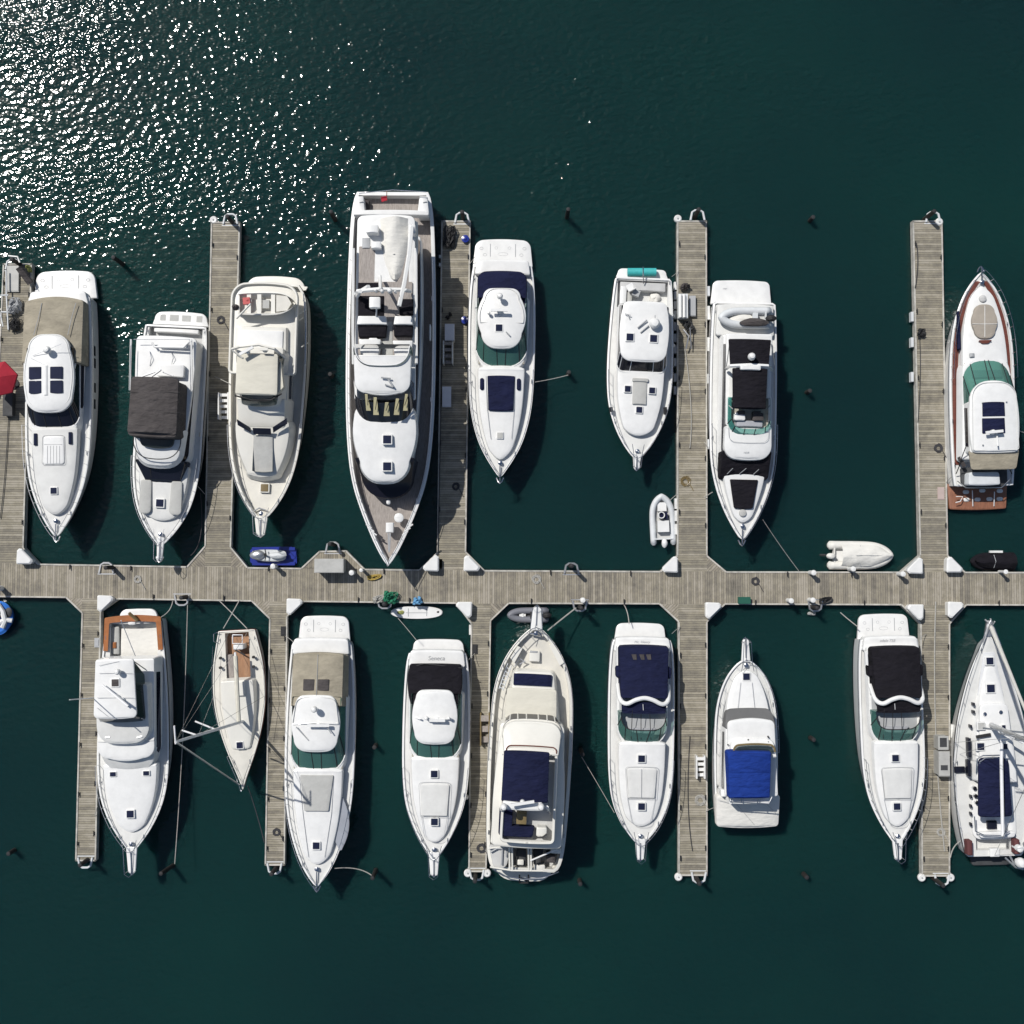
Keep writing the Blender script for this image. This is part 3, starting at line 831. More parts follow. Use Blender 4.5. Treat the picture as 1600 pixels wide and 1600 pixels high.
# triangular dock lockers
def locker(x, y, a, label, sc=1.0):
    """a = direction (deg) the straight corner points to"""
    c = P(x, y, 1.1); c.z = 0
    pts = [(-.62, -.50), (.10, -.50), (.62, -.02), (.62, .22), (.36, .50), (-.30, .50), (-.62, .2)]
    pts = [(-.60, .55), (-.60, -.45), (-.42, -.60), (-.28, -.60), (.56, .22), (.58, .42), (.42, .58), (-.50, .62)]
    o = empty('dock_locker', c+Vector((0, 0, ZD)), label, 'locker', 'white corner lockers on the walkway')
    M_ = Matrix.Rotation(R(a), 3, 'Z')
    q = [M_ @ (Vector((p[0], p[1], 0))*sc)+c for p in pts]; cc = sum(q, Vector())/len(q)
    MB().prism([cc+(p-cc)*.92 for p in q], ZD, .98).build('body', WH, o, False)
    mb = MB(); mb.prism(q, .985, 1.06, [cc+(p-cc)*1.0 for p in q]); mb.prism([cc+(p-cc)*.995 for p in q], 1.062, 1.14, [cc+(p-cc)*.82 for p in q]); mb.build('lid', WH, o, False)
for a in [(38, 869, 90 , 'white corner locker at the left end of the upper walkway edge'), (673, 880, 180, 'white corner locker below the bow of the big yacht'),
    (737, 880, 90 , 'white corner locker right of the pier between big yacht and navy-canopied cruiser'), (1047, 882, 180, 'white corner locker below the small grey inflatable'),
    (1430, 884, 180, 'white corner locker right of the covered white dinghy'), (1492, 882, 90 , 'white corner locker left of the black covered dinghy'),
    (164, 943, 0, 'white corner locker above the varnished-rim cockpit'), (460, 948, 0, 'white corner locker above the beige-canopied cruiser stern'),
    (725, 953, -90, 'white corner locker right of the white paddleboard'), (1115, 954, 0, 'white corner locker above the blue-canvas boat'),
    (1431, 957, -90, 'white corner locker right of the black-canopied lower cruiser stern'), (1494, 953, 0, 'white corner locker above the large sailboat bow')]: locker(*a, sc=.82)
print('structure ok')

# ================================================================ boats
def W2(s): return s
# ---- common sport cruiser pieces
def cabin_glass(b, v_aft, v_front, hwb, vt_aft, vt_front, hwt, zb, zt, g, rb, rt, bb, bt, mul=(9, 12), flip=False, mm=None, dash=True):
    """curved windscreen: glass band from base outline to roof outline (the bow is at larger v unless flip)"""
    if not flip:
        sa = shp(v_aft, v_front, hwb, hwb, 6, rb, 0, bb); sb = shp(vt_aft, vt_front, hwt, hwt, 6, rt, 0, bt)
    else:
        sa = shp(v_front, v_aft, hwb, hwb, rb, 6, bb, 0); sb = shp(vt_front, vt_aft, hwt, hwt, rt, 6, bt, 0)
    b.frus('windshield', sa, zb, sb, zt, g)
    n = len(sa); idx = [n-1-i for i in mul] if not flip else list(mul)
    b.mullions('windshield_frame', sa, zb, sb, zt, idx, mm or RUB, .028)
    b.ringtube('windshield_base', sa, zb+.02, WH, .05)
    if dash:
        lo, hi = (v_aft, v_front) if not flip else (v_front, v_aft); L_ = hi-lo
        f = (lambda t: lo+L_*t) if not flip else (lambda t: hi-L_*t)
        x = sorted((f(0), f(.98))); b.slab('saloon_sole', shp(x[0], x[1], hwb*.9, hwb*.9, 5, 5), zb-.3, zb-.02, INT, r=.01)
        x = sorted((f(.62), f(.80))); b.slab('dashboard', shp(x[0], x[1], hwb*.6, hwb*.6, 6, 6, 0 if flip else -3), zb-.2, zb+.3, HYP, taper=.1)
        for sx in (-.42, .3):
            x = sorted((f(.36), f(.48))); b.slab('helm_seat', shp(x[0], x[1], hwb*.17, hwb*.17, 4, 4), zb-.2, zb+.55, GRC, off=b.W(hwb*sx, zb))

def seam(b, sh, z, m=GM, r=.012, **k): return b.ringtube('moulding', sh, z, m, r, **k)

# ---- U1 white express cruiser, beige cockpit cover
K1 = (0, 390, 3.138)
b = Boat('motor_cruiser', 'white hardtop cruiser with beige cockpit cover and four-pane sunroof, beside the red umbrella', 'boat', K1, (290, 225), (275, 1408), 1.5, 2.0)
b.hull([(225, 150), (330, 157), (600, 163), (850, 163), (1000, 157), (1120, 142), (1220, 112), (1310, 72), (1370, 36), (1408, 8)], rub=ST)
b.platform(112, 240, 156, .5, b=10)
b.slab('aft_moulding', shp(205, 270, 140, 150, 20, 10, 6), 1.0, 1.75, WH, r=.1)
b.slab('cockpit_cover', shp(252, 560, 148, 150, 20, 6, 24), 1.5, (2.3, 2.75), BEI, r=.15, crown=.28, cu=None)
b.lines('cover_seam', [[(205, 262, 2.62), (190, 330, 2.75), (165, 420, 2.9)], [(372, 262, 2.62), (352, 330, 2.75), (332, 420, 2.9)]], .02, GM)
b.slab('deckhouse', shp(470, 905, 128, 112, 20, 70, 4, 24), 1.6, 2.25, WH, r=.12, taper=.12, crown=.06)
cabin_glass(b, 480, 868, 124, 480, 770, 112, 2.2, 3.0, DG, 70, 60, 14, 16, mul=(4, 9, 12), dash=False)
rf = b.slab('hardtop', shp(418, 788, 105, 118, 75, 85, 6, 12, 126), 2.95, 3.15, WH, r=.09, crown=.16)
seam(b, shp(424, 770, 96, 108, 70, 78, 6, 10, 116), 3.16, WD, .03)
for du, w_ in ((-37, 34), (72, 34)):
    cu = 172 if du < 0 else 276
    for v0, v1 in ((574, 634), (642, 702)):
        o_ = b.slab('sunroof_pane', shp(v0, v1, 31, 31, 4, 4, 0, 4 if v0 > 600 else 0), 3.15, 3.315, TG, r=.01, crown=.0, cu=cu)
b.slab('sunroof_rib', shp(566, 715, 10, 10, 3, 3), 3.2, 3.34, WH, cu=224)
b.dome(232, 492, 19, 3.62, h=.3); b.lines('antenna', [[(160, 520, 3.3), (300, 462, 3.9)], [(150, 530, 3.3), (240, 575, 3.3)]], .018, STW)
b.frus('side_window', shp(520, 800, 132, 128, 10, 40), 1.75, shp(520, 790, 127, 122, 10, 40), 2.15, DG)
for sg in (1, -1):
    b.lines('cabin_arch', [[(b_u, v, z) for b_u, v, z in (((415 if sg > 0 else 118), 480, 2.1), ((385 if sg > 0 else 118), 500, 2.3), ((358 if sg > 0 else 122), 600, 2.9))]], .07, WH)
tr = b.slab('foredeck_trunk', b.hs(858, 1300, .22, 2.3, .82, .05, .13), 1.8, (2.3, 2.2), WD, r=.14, crown=.10)
b.slab('sun_pad', shp(915, 1052, 50, 52, 12, 14), 2.2, 2.40, WH, r=.03, crown=.02, cu=262)
seam(b, shp(912, 1056, 54, 56, 12, 14), 2.40, off=0)
b.lines('pad_seam', [[(262-30+x*15, 962, 2.43), (262-30+x*15, 1048, 2.43)] for x in range(5)]+[[(215, 955, 2.43), (305, 955, 2.43)]], .008, GM)
for cu, v in ((172, 929), (343, 925)): b.slab('skylight', shp(v-30, v+30, 9, 9, 4, 4), 2.2, 2.42, TG, cu=cu)
b.hatch(265, 1182, 15, 2.30); b.rail(840, 1405, .6, .06); b.windlass(1330, 1.98); b.anchor(1345, 1425, 2.05); b.cleats([300, 1000, 1290]); b.portlights([(500, 1), (560, 1), (680, 1), (760, 1)], .3, .12)

# ---- U2 flybridge, grey canvas
b = Boat('flybridge_yacht', 'white flybridge motor yacht under a charcoal canvas box, right of the beige-covered cruiser', 'boat', K1, (862, 372), (786, 1452), 1.4, 1.9)
b.hull([(372, 150), (450, 160), (700, 164), (900, 166), (1050, 168), (1180, 155), (1280, 128), (1360, 85), (1410, 48), (1452, 10)], cockpit=[(378, 460, 132, .8, GD)])
b.platform(312, 372, 138, .45, rin=36, marks=False, b=8)
for x in (-88, -32, 28, 92): b.slab('platform_grate', shp(322, 352, 14 if abs(x) > 50 else 22, 14 if abs(x) > 50 else 22, 3, 3), .44, .465, PAD, off=b.W(x, .46), r=.005, crown=0)
b.slab('cockpit_bench', shp(385, 408, 110, 110, 6, 6), .8, 1.25, WH)
b.slab('deckhouse', shp(440, 1045, 136, 125, 20, 60, 0, 18), 1.4, 2.3, WH, r=.1, taper=.08)
b.frus('side_window', shp(470, 1040, 134, 122, 10, 60, 0, 16), 2.28, shp(470, 1020, 130, 112, 10, 55, 0, 10), 2.95, DG)
b.slab('windscreen_panel', shp(1030, 1132, 122, 88, 8, 8, -14, 12), 1.9, (2.9, 2.15), DG, r=.03, taper=.05)
b.lines('windscreen_post', [[(735, 1052, 2.86), (742, 1125, 2.25)], [(845, 1052, 2.86), (838, 1125, 2.25)]], .03, RUB)
fl = b.slab('flybridge_deck', shp(428, 1000, 150, 118, 26, 70, 6, 30, 142), 2.9, 3.1, WH, r=.08, crown=.02, capbot=True)
b.slab('fly_fairing', shp(880, 1040, 122, 112, 6, 80, 0, 22), 3.0, (3.75, 3.35), WH, r=.2, taper=.12, crown=.05)
seam(b, shp(870, 1005, 116, 116, 4, 85, 0, 22), 3.72, RUB, .03, i0=12)
b.slab('fly_screen', shp(905, 960, 88, 82, 10, 30, 0, 14), 3.5, 3.85, GS, r=.05)
b.slab('bimini_top', shp(628, 903, 118, 122, 16, 14, 4, 4), 4.7, 4.85, GRC, r=.07, crown=.20, capbot=True)
b.slab('canvas_enclosure', shp(640, 915, 116, 120, 16, 18, 2, 5), 3.1, 4.75, GRC, r=.02, taper=.05)
b.lines('canvas_seam', [[(642, 700, 4.93), (762, 700, 5.04), (884, 700, 4.93)], [(640, 800, 4.93), (762, 800, 5.04), (884, 800, 4.93)]], .012, RUB)
b.slab('deck_locker', shp(560, 622, 66, 66, 8, 8), 3.1, 3.5, WH, cu=835)
b.lines('grab_rail', [[(735, 500, 3.15), (742, 530, 3.3), (735, 570, 3.15)], [(840, 500, 3.15), (850, 530, 3.3), (838, 575, 3.15)], [(642, 470, 3.6), (634, 690, 3.6)], [(655, 440, 3.6), (930, 440, 3.6), (936, 690, 3.6)]], .02, ST)
b.slab('davit', shp(455, 478, 75, 75, 6, 6), 3.1, 3.4, WH, cu=850)
b.lines('davit_arm', [[(760, 478, 3.5), (900, 480, 3.6), (925, 455, 3.4)], [(745, 455, 3.4), (760, 480, 3.4)]], .07, WH)
b.lines('side_screen', [[(642, 440, 3.35), (636, 690, 3.35)], [(938, 440, 3.35), (942, 690, 3.35)]], .06, WH)
b.lines('fly_gear', [[(720, 640, 3.8), (790, 590, 4.2)], [(800, 600, 4), (850, 620, 4)], [(690, 625, 4), (760, 600, 4)]], .05, STW)
b.slab('foredeck_trunk', b.hs(1050, 1330, .42, 2.1, .95, .05, .13), 1.6, (2.15, 2.0), WD, r=.1, crown=.06)
for cu in (712, 862): b.slab('sun_pad', shp(1132, 1298, 27, 30, 12, 22, 0, 0), 2.1, 2.24, PAD, cu=cu, r=.04)
b.hatch(785, 1243, 18, 2.16); b.rail(1000, 1452, .55, .08); b.pulpit(1410, 1525, 16, 1.92); b.cleats([400, 900, 1320])

# ---- U3 cream trawler yacht
K2 = (320, 270, 2.54)
b = Boat('trawler_yacht', 'cream pilothouse motor yacht with hardtop canopy and open tender across its upper deck', 'boat', K2, (262, 440), (224, 1372), 1.9, 2.3)
b.hull([(440, 110), (480, 140), (560, 150), (760, 155), (950, 149), (1080, 142), (1180, 124), (1260, 96), (1320, 62), (1355, 36), (1372, 18)], CR, CD, flare=.8, coam=.16, bul=.45)
b.slab('swim_platform', shp(420, 452, 118, 126, 50, 4, 10), .2, .5, CR, capbot=True)
b.slab('saloon', shp(560, 925, 100, 100, 10, 10), 1.4, 3.2, CR, r=.06)
b.frus('side_window', shp(600, 900, 101.5, 101.5, 10, 10), 2.2, shp(600, 900, 101.5, 101.5, 10, 10), 2.75, DG)
b.slab('boat_deck', shp(448, 800, 134, 134, 60, 14, 14), 3.2, 3.35, CR, capbot=True, r=.05)
b.ringtube('deck_coaming', shp(452, 796, 130, 130, 58, 12, 14), 3.5, CR, .08)
for x0, y0 in ((150, 590), (345, 590), (365, 690), (356, 560)):
    b.lines('deck_post', [[(x0+45, y0-15, 1.9), (x0+20, y0, 3.2)]], .04, CR)
b.slab('skylight_base', shp(612, 705, 100, 102, 4, 4), 3.3, 3.75, CR, r=.04, taper=.1, cu=222)
b.slab('skylight', shp(625, 695, 88, 88, 3, 3), 3.7, 3.85, WH, cu=222)
b.slab('pilothouse_aft', shp(690, 720, 92, 92, 8, 8), 3.3, 4.2, CR)
b.slab('wheelhouse', shp(715, 905, 92, 74, 6, 12, 0, 8), 3.2, (3.9, 3.9), CR, r=.06, taper=.3)
b.frus('wheelhouse_window', shp(720, 918, 96, 70, 6, 10, 0, 10), 3.9, shp(725, 890, 88, 66, 6, 10, 0, 8), 4.7, GS)
b.slab('hardtop', shp(716, 880, 82, 84, 10, 8, -4, 2), 4.7, 4.85, CREC, r=.05, crown=.07, capbot=True)
b.poly('side_flap', [(275, 705), (300, 745), (312, 850), (285, 878), (276, 870)], 4.0, 4.55, CREC)
b.lines('wheelhouse_frame', [[(120, 884, 4.66), (190, 902, 4.6), (262, 902, 4.6), (305, 876, 4.6)]], .05, RUB)
mb = MB()
b.lines('radar_arch', [[(108, 700, 4.2), (140, 690, 5.0), (215, 682, 5.1), (275, 698, 5.0), (318, 735, 4.2)]], .09, CR)
b.scanner(165, 706, 30, 5.4, .5, WH); b.scanner(235, 700, 16, 5.3, 0, CR)
b.lines('boom', [[(110, 705, 5.2), (150, 735, 4.9)], [(126, 578, 4.2), (182, 520, 4.9)]], .06, CR)
b.slab('house_front', shp(895, 1010, 96, 92, 6, 20, 0, 8), 2.0, (3.55, 2.95), CR, r=.08, taper=.25, crown=.06)
b.slab('trunk_cabin', shp(985, 1195, 108, 62, 14, 16, 0, 14, 98), 1.9, (2.95, 2.5), CR, r=.1, taper=.2, crown=.1)
for uv in ([(128, 978), (182, 1012), (184, 1030), (132, 1000)], [(190, 1012), (262, 1014), (264, 1038), (194, 1036)], [(270, 1010), (325, 974), (328, 996), (272, 1032)]):
    b.quad('front_window', [(x, y, 3.42 if y < 1018 else 3.22) for x, y in uv], DG)
b.slab('foredeck_pad', shp(1042, 1185, 38, 40, 3, 3, 0, 4), 2.9, (3.02, 2.66), PAD, r=.02, cu=231)
b.hatch(238, 1250, 15, 1.95, BRN, CR)
b.slab('deck_box', shp(1040, 1072, 14, 14, 3, 3), 1.8, 2.4, CR, cu=150)
# tender across the boat deck belongs to itself (built below)
b.rail(1000, 1372, .55, .05); b.pulpit(1362, 1440, 22, 2.34, CR); b.cleats([500, 1000, 1300]); b.lines('deck_chain', [[(190, 1345, 2.0), (215, 1330, 2.1), (245, 1340, 2.0)]], .05, GM)
b.lines('side_rail', [[(392, 480, 2.7), (400, 620, 2.7), (398, 760, 2.7)]], .03, ST)
U3 = b

# ---- U4 the big motor yacht
b = Boat('motor_yacht', 'largest yacht, long white hull with grey teak decks and tender on its upper deck', 'yacht', K2, (745, 76), (727, 1560), 2.1, 3.1)
SIDE = mat('deck_grey', (.23,.22,.24), .7, var=.15)
b.hull([(76, 146), (120, 158), (200, 168), (420, 176), (700, 180), (950, 177), (1120, 166), (1240, 146), (1340, 112), (1430, 75), (1500, 42), (1545, 14), (1560, 4)], deck=TK, coam=.24, bul=.65, flare=.7, over=1.6, rub=RUB)
b.zlift = .9
for sg in (-1, 1):
    o_ = b.slab('aft_wing', shp(92, 168, 17, 24, 6, 6), 1.6, 2.75, WH, off=sg*b.W(128, 2.6), r=.08)
    b.line('wing_slot', [(617-3 if sg < 0 else 866, 118, 2.8), (628 if sg < 0 else 880, 114, 2.8)], .03, GM)
b.slab('aft_arch', shp(150, 168, 150, 152, 10, 6, 4), 2.4, 3.0, WH, capbot=True)
b.slab('main_house', shp(250, 1235, 122, 92, 14, 84, 0, 22, 126), 2.2, 3.3, WH, r=.05, taper=.05)
b.frus('house_window', shp(260, 1215, 121, 94, 14, 84, 0, 26, 122), 3.2, shp(260, 1190, 116, 96, 14, 80, 0, 22, 120), 4.35, DG)
b.slab('boat_deck', shp(172, 900, 116, 122, 26, 8, 8, 0, 120), 4.35, 4.6, WH, r=.06, capbot=True)
b.slab('boat_deck_teak', shp(292, 480, 100, 100, 3, 3), 4.595, 4.625, TK, r=.008, crown=0, off=b.W(-8, 4.6))
for sg in (-1, 1):
    b.lines('boat_deck_bulwark', [[(590 if sg < 0 else 838, 300, 4.95), (588 if sg < 0 else 840, 600, 4.95), (590 if sg < 0 else 840, 760, 4.95)]], .09, WH)
b.slab('house_roof_front', shp(895, 1208, 122, 98, 60, 84, -20, 22, 124), 4.2, (4.75, 4.3), WH, r=.16, taper=.08, crown=.16)
b.slab('front_window_band', shp(1130, 1270, 118, 102, 5, 90, 0, 22), 2.6, (4.4, 3.3), mat('window_black', (.012,.012,.02), .25, spec=.3), r=.05)
# raised pilothouse windshield with covers
sa = shp(830, 972, 118, 116, 8, 80, 0, 22); sb = shp(820, 888, 116, 112, 8, 40, 0, 26)
b.frus('windshield', sa, 4.75, sb, 5.75, DG)
b.slab('brow', shp(722, 858, 116, 112, 5, 46, 0, 26), 5.6, (6.0, 5.8), WH, r=.1, crown=.10)
for i, (u0, v0, u1, v1, wd_) in enumerate(((640, 872, 650, 945, 9), (676, 885, 680, 962, 11), (722, 905, 722, 966, 12), (764, 890, 761, 962, 11), (800, 872, 796, 945, 9))):
    b.quad('shade_screen', [(u0-wd_*.5, v0+6, 5.92), (u0+wd_*.6, v0+6, 5.92), (u1+wd_, v1-2, 5.42), (u1-wd_, v1-2, 5.42)], STRAW)
    b.line('wiper', [(u0+8, v0+10, 6.02), (u1-3, v1-22, 5.75)], .02, RUB)
# flybridge cockpit
b.slab('recess_shade', shp(436, 472, 48, 48, 3, 3), 4.72, 4.80, BLK, cu=655)  # flat black slab painting the darkness of a flybridge recess
b.slab('fly_sole', shp(432, 740, 108, 108, 5, 40, 0, 12), 4.6, 4.72, TK, r=.02)
for cu, v0, v1, hw_ in ((660, 488, 570, 52), (800, 500, 565, 28)): b.slab('recess_shade', shp(v0, v1, hw_, hw_, 3, 3), 4.72, 4.80, BLK, cu=cu)  # more recess darkness put in as black slabs on the sole
b.slab('sofa_back', shp(568, 602, 56, 60, 5, 3), 4.7, 5.35, WH, cu=663); b.slab('sofa_back', shp(568, 602, 34, 38, 5, 3), 4.7, 5.35, WH, cu=787)
b.slab('sofa', shp(602, 652, 58, 54, 3, 3), 4.7, 5.15, BLK, cu=664); b.slab('sofa', shp(602, 648, 38, 36, 3, 3), 4.7, 5.15, BLK, cu=787)
b.slab('console', shp(660, 735, 44, 36, 4, 22, 0, 6), 4.7, 5.4, WH, cu=654); b.slab('console', shp(665, 730, 40, 34, 4, 22, 0, 4), 4.7, 5.4, WH, cu=785)
b.slab('walk_mat', shp(590, 735, 20, 22, 2, 2), 4.7, 4.78, PAD, cu=725)
b.slab('table', shp(655, 668, 18, 18, 6, 6), 4.7, 5.2, WH, cu=668)
b.frus('fly_screen', shp(700, 778, 120, 118, 4, 70, 0, 16), 5.55, shp(680, 752, 112, 108, 4, 66, 0, 12), 6.15, GS)
b.ringtube('fly_screen_rail', shp(680, 752, 112, 108, 4, 66, 0, 12), 6.16, STW, .03, i0=14)
b.lines('radar_arch', [[(600, 478, 5.0), (606, 470, 6.2), (690, 462, 6.5), (780, 464, 6.2), (815, 470, 5.0)]], .12, WH)
b.lines('arch_brace', [[(600, 482, 5.2), (650, 452, 6.4)], [(605, 490, 5.6), (618, 470, 6.4)]], .13, WH)
for u, v, r_ in ((735, 470, 11), (705, 472, 8), (757, 474, 6), (680, 470, 7), (800, 468, 7)): b.dome(u, v, r_, 6.7, h=.35, name='satellite_dome')
b.slab('satellite_box', shp(492, 536, 22, 22, 4, 4), 6.2, 6.5, WH, cu=674); b.line('mast_pole', [(682, 536, 6.2), (680, 572, 5.3)], .05, STW)
b.line('mast_pole', [(695, 410, 5.2), (697, 465, 6.9)], .10, WH)
b.slab('deck_box', shp(206, 238, 24, 24, 3, 3), 4.6, 5.3, WH, cu=664); b.slab('deck_box', shp(272, 300, 19, 20, 3, 3), 4.6, 5.1, WH, cu=680)
b.slab('deck_grate', shp(258, 300, 16, 16, 2, 2), 4.6, 4.68, GM, cu=640)
b.lines('crane', [[(822, 215, 5.4), (810, 330, 6.2), (792, 440, 6.5), (772, 528, 6.6)]], .13, WH)
b.slab('crane_base', shp(205, 240, 14, 14, 5, 5), 4.6, 5.4, WH, cu=822)
b.lines('roof_ladder', [[(750, 180, 4.8), (765, 186, 4.8), (776, 180, 4.8)]], .05, RUB)
b.lines('horn', [[(700, 812, 6.15), (738, 816, 6.15)], [(715, 840, 6.05), (750, 852, 6.0)], [(728, 820, 6.1), (748, 850, 6.1)]], .05, GM)
for v in (1058, 1165): b.hatch(724, v, 16, 4.86 if v < 1100 else 4.66)
b.slab('side_door', shp(600, 660, 3, 3, 1, 1), 2.6, 3.2, WH, cu=893)
b.slab('foredeck_disc', shp(1350, 1388, 19, 19, 19, 19), 2.9, 2.98, WH, cu=770)
b.slab('windlass_base', shp(1388, 1428, 15, 15, 3, 3), 2.8, 3.25, WH, cu=733); b.slab('anchor_locker', shp(1296, 1316, 8, 8, 7, 7), 2.7, 3.0, WH, cu=728)
b.lines('anchor_chain', [[(736, 1430, 3.3), (733, 1505, 3.35)], [(728, 1430, 3.3), (731, 1505, 3.35)]], .04, GM)
for sg in (1, -1):
    for k in range(3):
        b.lines('fairlead', [[((640+k*10) if sg < 0 else (826-k*10), 1395+k*14, 3.4), ((662+k*10) if sg < 0 else (804-k*10), 1410+k*14, 3.4)]], .05, WH)
b.cleats([130, 500, 900, 1300], ins_=.25); b.rail(330, 1560, .35, .15, .02, 22, 'side_rail')
b.line('ensign_staff', [(722, 72, 3.0), (722, 112, 2.2)], .025, VAR); b.poly('ensign', [(698, 96), (722, 92), (724, 108), (702, 116)], 2.7, 2.74, REDC)
b.lines('stern_rail', [[(612, 82, 3.2), (745, 68, 3.2), (878, 76, 3.2)]], .025, ST)
b.slab('stern_seat', shp(108, 150, 10, 10, 3, 3), 1.6, 1.9, GRC, cu=642)
b.zlift = 0

# ---- U5 navy covers
K3 = (680, 320, 3.478)
b = Boat('motor_cruiser', 'white hardtop cruiser with navy cockpit cover and navy foredeck pad, moored bow down', 'boat', K3, (366, 330), (352, 1480), 1.5, 2.0)
b.hull([(330, 160), (420, 174), (600, 183), (900, 181), (1080, 172), (1200, 150), (1300, 118), (1380, 76), (1440, 36), (1480, 8)], rub=ST)
b.platform(196, 335, 164, .5, b=10); b.slab('aft_moulding', shp(300, 380, 146, 152, 22, 10, 4), 1.0, 1.8, WH, r=.1)
b.slab('cockpit_cover', shp(364, 560, 136, 136, 50, 6, 8), 1.6, (2.35, 2.8), NAV, r=.12, crown=.3)
b.slab('deckhouse', shp(500, 890, 146, 134, 20, 100, 0, 18), 1.6, 2.2, WH, r=.1, taper=.1)
cabin_glass(b, 505, 872, 140, 505, 750, 128, 2.18, 3.05, GT, 110, 90, 10, 14, mul=(4, 9, 12))
b.slab('hardtop', shp(456, 766, 104, 112, 50, 84, 6, 16, 134), 3.0, 3.18, WH, r=.09, crown=.14, capbot=True)
seam(b, shp(462, 640, 92, 118, 60, 4, 6, 0, 116), 3.24, WD, .03)
b.dome(352, 498, 17, 3.75, h=.32); b.scanner(348, 572, 46, 3.75); b.dome(292, 590, 9, 3.5, h=.25, name='gps_dome'); b.hatch(347, 668, 18, 3.26)
b.lines('antenna', [[(385, 690, 3.4), (405, 710, 3.4)]], .04, GM)
for sg in (0, 1): b.lines('cabin_arch', [[((212 if sg else 222)+(288 if sg else 0), 480, 2.0), ((222+(265 if sg else 0)), 560, 2.9)]], .07, WH)
b.slab('foredeck_trunk', b.hs(872, 1385, .22, 2.2, .82, .04, .13), 1.8, (2.34, 2.16), WH, r=.14, crown=.08)
b.slab('sun_pad', shp(930, 1116, 75, 68, 5, 6, 3, 4), 2.3, 2.47, NAV, r=.04)
for cu in (254, 454): b.slab('skylight', shp(942, 1006, 11, 11, 10, 10), 2.2, 2.42, NAV, cu=cu)
b.lines('moulding', [[(276, 930, 2.38), (282, 1100, 2.36), (302, 1272, 2.3)], [(434, 930, 2.38), (430, 1100, 2.36), (414, 1270, 2.3)]], .014, GM)
b.hatch(352, 1253, 15, 2.27, PAD); b.rail(880, 1478, .6, .06); b.windlass(1402, 2.0); b.anchor(1420, 1505, 2.06); b.cleats([400, 960, 1350])

# ---- U6 small hardtop cruiser
b = Boat('sedan_cruiser', 'compact white hardtop cruiser with open cockpit and turquoise roll on its stern', 'boat', K3, (1131, 396), (1096, 1380), 1.2, 1.7)
b.hull([(396, 150), (420, 158), (600, 172), (850, 182), (1020, 176), (1120, 160), (1220, 125), (1300, 82), (1350, 45), (1380, 16)], cockpit=[(412, 560, 138, .65, WD)])
b.platform(350, 398, 142, .42, rin=26, marks=False, b=3)
b.slab('aft_bench', shp(422, 468, 124, 124, 4, 4), .65, 1.1, GD, off=0)
b.slab('side_seat', shp(445, 545, 18, 18, 4, 4), .65, 1.1, WH, cu=1022); b.slab('side_seat', shp(470, 545, 14, 14, 4, 4), .65, .95, PAD, cu=1056)
b.line('ski_pole', [(1130, 335, 1.9), (1132, 428, 1.3)], .035, ST)
b.slab('deckhouse', shp(545, 905, 134, 126, 12, 40, 0, 8), 1.3, 2.1, WH, r=.08, taper=.06)
cabin_glass(b, 550, 908, 134, 550, 832, 128, 2.05, 2.9, DG, 40, 40, 6, 8, mul=(4, 9, 12), mm=WH, dash=False)
b.ringtube('windshield_top_frame', shp(550, 908, 134, 134, 6, 40, 0, 6), 2.1, WH, .05)
b.slab('hardtop', shp(527, 845, 122, 128, 36, 60, 4, 8, 136), 2.9, 3.05, WH, r=.07, crown=.09, capbot=True)
for u, v in ((1058, 722), (1186, 724)): b.hatch(u, v, 19, 3.12)
b.dome(1192, 645, 30, 3.35, h=.35); b.lines('antenna_mount', [[(1100, 668, 3.25), (1150, 625, 3.3)], [(1115, 695, 3.2), (1160, 655, 3.25)]], .05, GM)
b.lines('roof_gear', [[(1030, 592, 3.2), (1062, 600, 3.3)], [(1050, 600, 3.2), (1056, 620, 3.2)], [(1195, 600, 3.5), (1195, 640, 3.4)]], .03, GM)
b.slab('foredeck_trunk', b.hs(880, 1255, .22, 1.9, .82, .05, .13), 1.5, (2.1, 1.95), WH, r=.1, crown=.07)
b.slab('sun_pad', shp(948, 1085, 38, 38, 4, 4), 2.05, 2.2, PAD, cu=1112); b.slab('pad_pillow', shp(942, 962, 44, 44, 6, 6), 2.1, 2.28, PAD, cu=1116)
for u, v in ((1046, 1003), (1178, 1006), (1108, 1114)): b.hatch(u, v, 16, 2.14 if v < 1100 else 2.08)
b.rail(900, 1380, .55, .06); b.pulpit(1350, 1436, 20, 1.72); b.cleats([420, 1180]); b.lines('anchor_ball', [[(955, 1100, 1.8), (958, 1125, 1.8)], [(1250, 1100, 1.8), (1252, 1140, 1.8)]], .12, RUB)
for k, v in enumerate((600, 760)): b.fenders([(v, 1)])
U6 = b

# ---- U7 black canopies
K4 = (1040, 320, 2.758)
b = Boat('flybridge_yacht', 'white flybridge yacht with two black canopies and an inflatable across its stern deck', 'boat', K4, (340, 420), (330, 1442), 1.6, 2.1)
b.hull([(420, 134), (500, 140), (700, 145), (1000, 144), (1120, 139), (1220, 118), (1310, 85), (1370, 55), (1420, 24), (1442, 8)], rub=ST)
b.platform(330, 430, 132, .5, rin=24, marks=False, b=5)
b.text('H987', 255, 362, 9, .53)
b.slab('aft_deck', shp(432, 565, 122, 126, 10, 10, 6), 1.5, 1.9, WD, r=.06)
b.slab('deckhouse', shp(560, 1130, 100, 104, 10, 60, 0, 14), 1.7, 2.4, WH, r=.08, taper=.12)
b.frus('side_window', shp(600, 1100, 100, 102, 6, 50, 0, 10), 2.35, shp(600, 1080, 96, 92, 6, 45, 0, 8), 3.1, DG)
b.slab('fly_deck', shp(555, 960, 100, 96, 8, 20, 0, 0), 3.1, 3.25, WH, r=.06, capbot=True)
